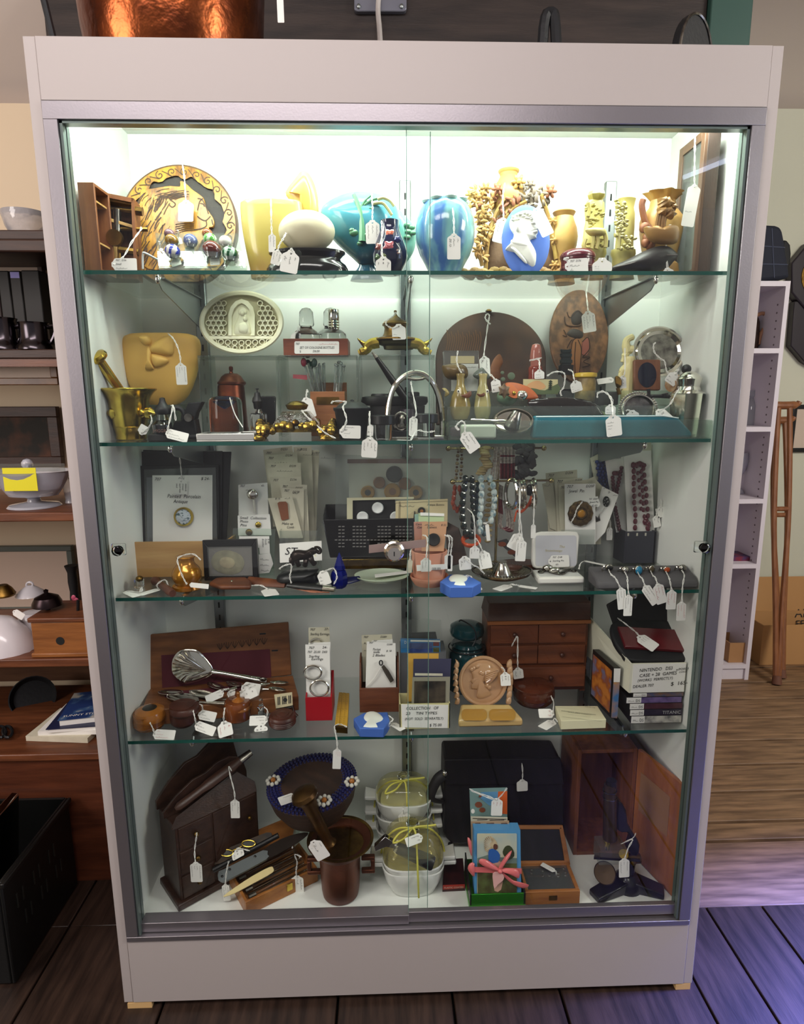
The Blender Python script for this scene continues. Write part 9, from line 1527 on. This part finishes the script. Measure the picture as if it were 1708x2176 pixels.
t=T('plaid_bag','dark navy plaid rucksack standing on top of the white bookcase','bag'); q=vert(1.5); t.p('body',slab(M(),q,c,csp([(1570,590),(1575,500),(1600,480),(1650,478),(1664,492),(1672,540),(1678,580),(1670,592)],2),.2),mat('navy plaid',(30,34,48),.8),bev=.02); m=M(); [stroke(m,q.off(.001),c,l,1.6) for l in([(1600,500),(1600,590)],[(1640,485),(1645,590)],[(1580,520),(1668,526)],[(1580,560),(1674,562)])]; t.p('plaid_lines',m,mat('plaid line',(70,76,96),.8)); t.p('side_pocket',slab(M(),vert(1.56),c,csp([(1664,510),(1680,520),(1680,560),(1668,590),(1660,560)],2),.06),BLACKM,bev=.01)
def on2(m,z): k=z-min(v.z for v in m.v); [setattr(v,'z',v.z+k) for v in m.v]; return m
t=T('horn_handled_jug','small jug with curved horn handle on the top shelf of the white bookcase','jug'); t.p('body',lpx(c,1600,1.6,[(665,10),(675,14),(720,17),(736,14)],20,z0=zz[0]),DWOOD); t.p('horn_handle',M().tube(sp([PY(x,y,1.58) for x,y in((1604,672),(1622,666),(1630,684),(1616,710),(1611,732))],4),.008,8),mat('horn',(176,130,100),.4))
turned('glass_decanter','cut glass decanter on the second shelf of the white bookcase','decanter',1600,1.6,[(826,6),(838,7),(842,4),(850,9),(860,13),(900,14)],zz[1],GLS,n=16)
for x in(1578,): turned('wine_glass','stemmed wine glass on the third shelf of the white bookcase','glass',x,1.6+(x-1578)*.004,[(968,10),(985,12),(1005,8),(1015,2),(1042,2),(1050,9),(1054,9)],zz[2],GLS,None,16)
a=PY(1556,1190,1.5); solo('red_blue_book','small red and blue book lying on the fourth shelf of the white bookcase','book',M().bx(a.x,a.x+.045*2,1.5,1.6,zz[3],zz[3]+.02),mat('red blue cover',(130,40,50),.4,col2=(50,56,100),ns=30))
a=PY(1540,1395,1.5); t=T('small_carton','small opened carton on the bottom of the white bookcase','carton'); openbox(t,a.x,a.x+.1,1.47,1.6,.0756,.17,mat('kraft card',(170,126,84),.8),.004)
# wall clock, picture, crutches, carton
t=T('octagonal_wall_clock','dark octagonal wall clock with drop case at the right picture edge','clock'); q=vert(1.80); CKW=mat('clock ebony',(44,38,46),.35); ox=[(1745+68*math.cos(PI/8+i*PI/4),590+82*math.sin(PI/8+i*PI/4)) for i in range(8)]; t.p('octagon',slab(M(),q,c,ox,.05),CKW,bev=.006); t.p('drop_case',slab(M(),vert(1.81),c,[(1688,640),(1800,640),(1800,740),(1745,790),(1708,768),(1680,735)],.04),CKW,bev=.004); t.p('brass_bezel',slab(M(),vert(1.797),c,ell(1745,590,42,46,32),.006),BRASSO); t.p('dial',slab(M(),vert(1.7965),c,ell(1745,590,37,41,32),.003),PAPER)
frame('small black framed print on the right wall beside the crutches',1687,860,1790,960,1.83,.02,BLACK,PMAT)
CRW=wood('crutch wood',(122,74,46),(150,98,62),'z',6,.4)
for tip,top,nm,s in(((1650,1455),(1666,858),'nearer one',1),((1675,1452),(1656,890),'one behind, leaning left',-1)):
    f=PZ(*tip,0); f.z=.004; y1=1.68 if s>0 else 1.78; T_=PY(*top,y1); t=T('wooden_crutch','wooden underarm crutch leaning beside the white bookcase, '+nm,'crutch','wooden crutches',loc=f); f=f+V((0,.05 if s<0 else 0,0)); d=T_-f; w=.032; X=V((1,0,0))
    for e in(-1,1): t.p('bow',M().tube(sp([f+X*e*.006+d*.0,f+d*.25+X*e*.014,f+d*.55+X*e*w,f+d*.8+X*e*w,T_+X*e*w*.8],4),.0115,8),CRW)
    t.p('underarm_pad',M().tube(sp([T_-X*.07+V((0,0,.005)),T_-X*.05+V((0,0,-.006)),T_+X*.05+V((0,0,-.006)),T_+X*.07+V((0,0,.008))],4),[.012]*4+[.018]*5+[.012]*4,10),CRW); t.p('hand_grip',M().tube([f+d*.62-X*w*1.1,f+d*.62+X*w*1.1],.011,10),CRW); t.p('rubber_tip',M().tube([f,f+d*.03],[.021,.018],12),mat('rubber tip',(110,72,56),.7))
KR=mat('cardboard',(188,142,92),.8,bump=.05); y0=1.60; a=PY(1612,1420,y0); t=T('cardboard_carton','open cardboard carton with marker writing on the floor behind the crutches','carton'); x0=a.x; x1=x0+.42; zt=.20
openbox(t,x0,x1,y0,1.80,0,zt,KR,.005); q=lean(1.806,zt,1.83,zt+.2); t.p('raised_flap',M().prism([V((x0,1.80,zt)),V((x1,1.80,zt)),V((x1,1.825,zt+.17)),V((x0,1.825,zt+.17))],(0,.004,0)),KR); m=M(); q=lean(1.7985,zt,1.8235,zt+.17); [hand(m,q,c,x,y,s,h,sh=0,lift=.001) for x,y,s,h in((1622,1345,'TOZ',14),(1688,1312,'AP',18),(1690,1332,'EF',14))]; t.p('marker_writing',m,INK)
# ================================================================ on top of the showcase
ZC[0]=ZT+.0005; HM=mat('hammered copper',(150,80,44),.26,1,col2=(104,54,34),ns=14,bump=1,bs=38); o=PY(368,40,.21); k=mpp(o); t=T('copper_cauldron','big hammered copper cauldron standing on top of the showcase','cauldron'); t.p('body',M().lathe([(k*158,ZT+.001),(k*172,ZT+.03),(k*184,ZT+.10),(k*192,ZT+.2),(k*196,ZT+.27),(k*204,ZT+.275),(k*190,ZT+.27),(k*176,ZT+.1),(0,ZT+.02)],(o.x,.215,0),56),HM); t.p('handle_strap',M().tube([V((o.x-k*190,.10,ZT+.01)),V((o.x-k*206,.09,ZT+.12)),V((o.x-k*212,.12,ZT+.3))],.006,8),IRON)
tag(c,(594,-20),(597,48),14,vert(.1),'hanging edge on from the copper cauldron handle',(),[(592,-60,.12)])
t=T('cast_iron_stand','black cast iron arch on top of the showcase','iron stand'); q=vert(.3); m=M(); [m.tube(sp([q(c,*p_) for p_ in l],4),.011,8) for l in([(1146,260),(1155,60),(1170,28),(1180,60),(1188,260)],)]; t.p('legs',m,IRON)
t=T('round_black_pan','round black pan standing on edge on top of the showcase','pan'); q=vert(.26,.5,PY(1475,70,.26).x); t.p('pan',slab(M(),q,c,ell(1478,125,36,100,36),.02),IRON,bev=.003); t.p('rim',M().tube([q.off(.001)(c,*p_) for p_ in ell(1478,125,34,97,36)],.0028,6,True),SILVERD)  # pale rim ring stands in for the highlight on the pan's edge
ZC[0]=None; t=T('wall_outlet_box','grey metal outlet box on the dark boards above the showcase','outlet box'); q=vert(.585); t.p('box',slab(M(),q,c,rrect(752,-30,864,24,8),.014),mat('galvanised grey',(120,122,134),.4,.5),bev=.002); m=M(); [m.ball(q(c,x,y),.006,8) for x,y in((762,14),(853,14))]; t.p('screws',m,STEEL)
solo('white_power_cord','white power cord dropping from the outlet box to the showcase lamp','cord',M().tube(sp([PY(806,-20,.58),PY(803,20,.57),PY(806,60,.5),PY(808,100,.38)],4),.006,8),mat('white cord',(206,200,196),.5))
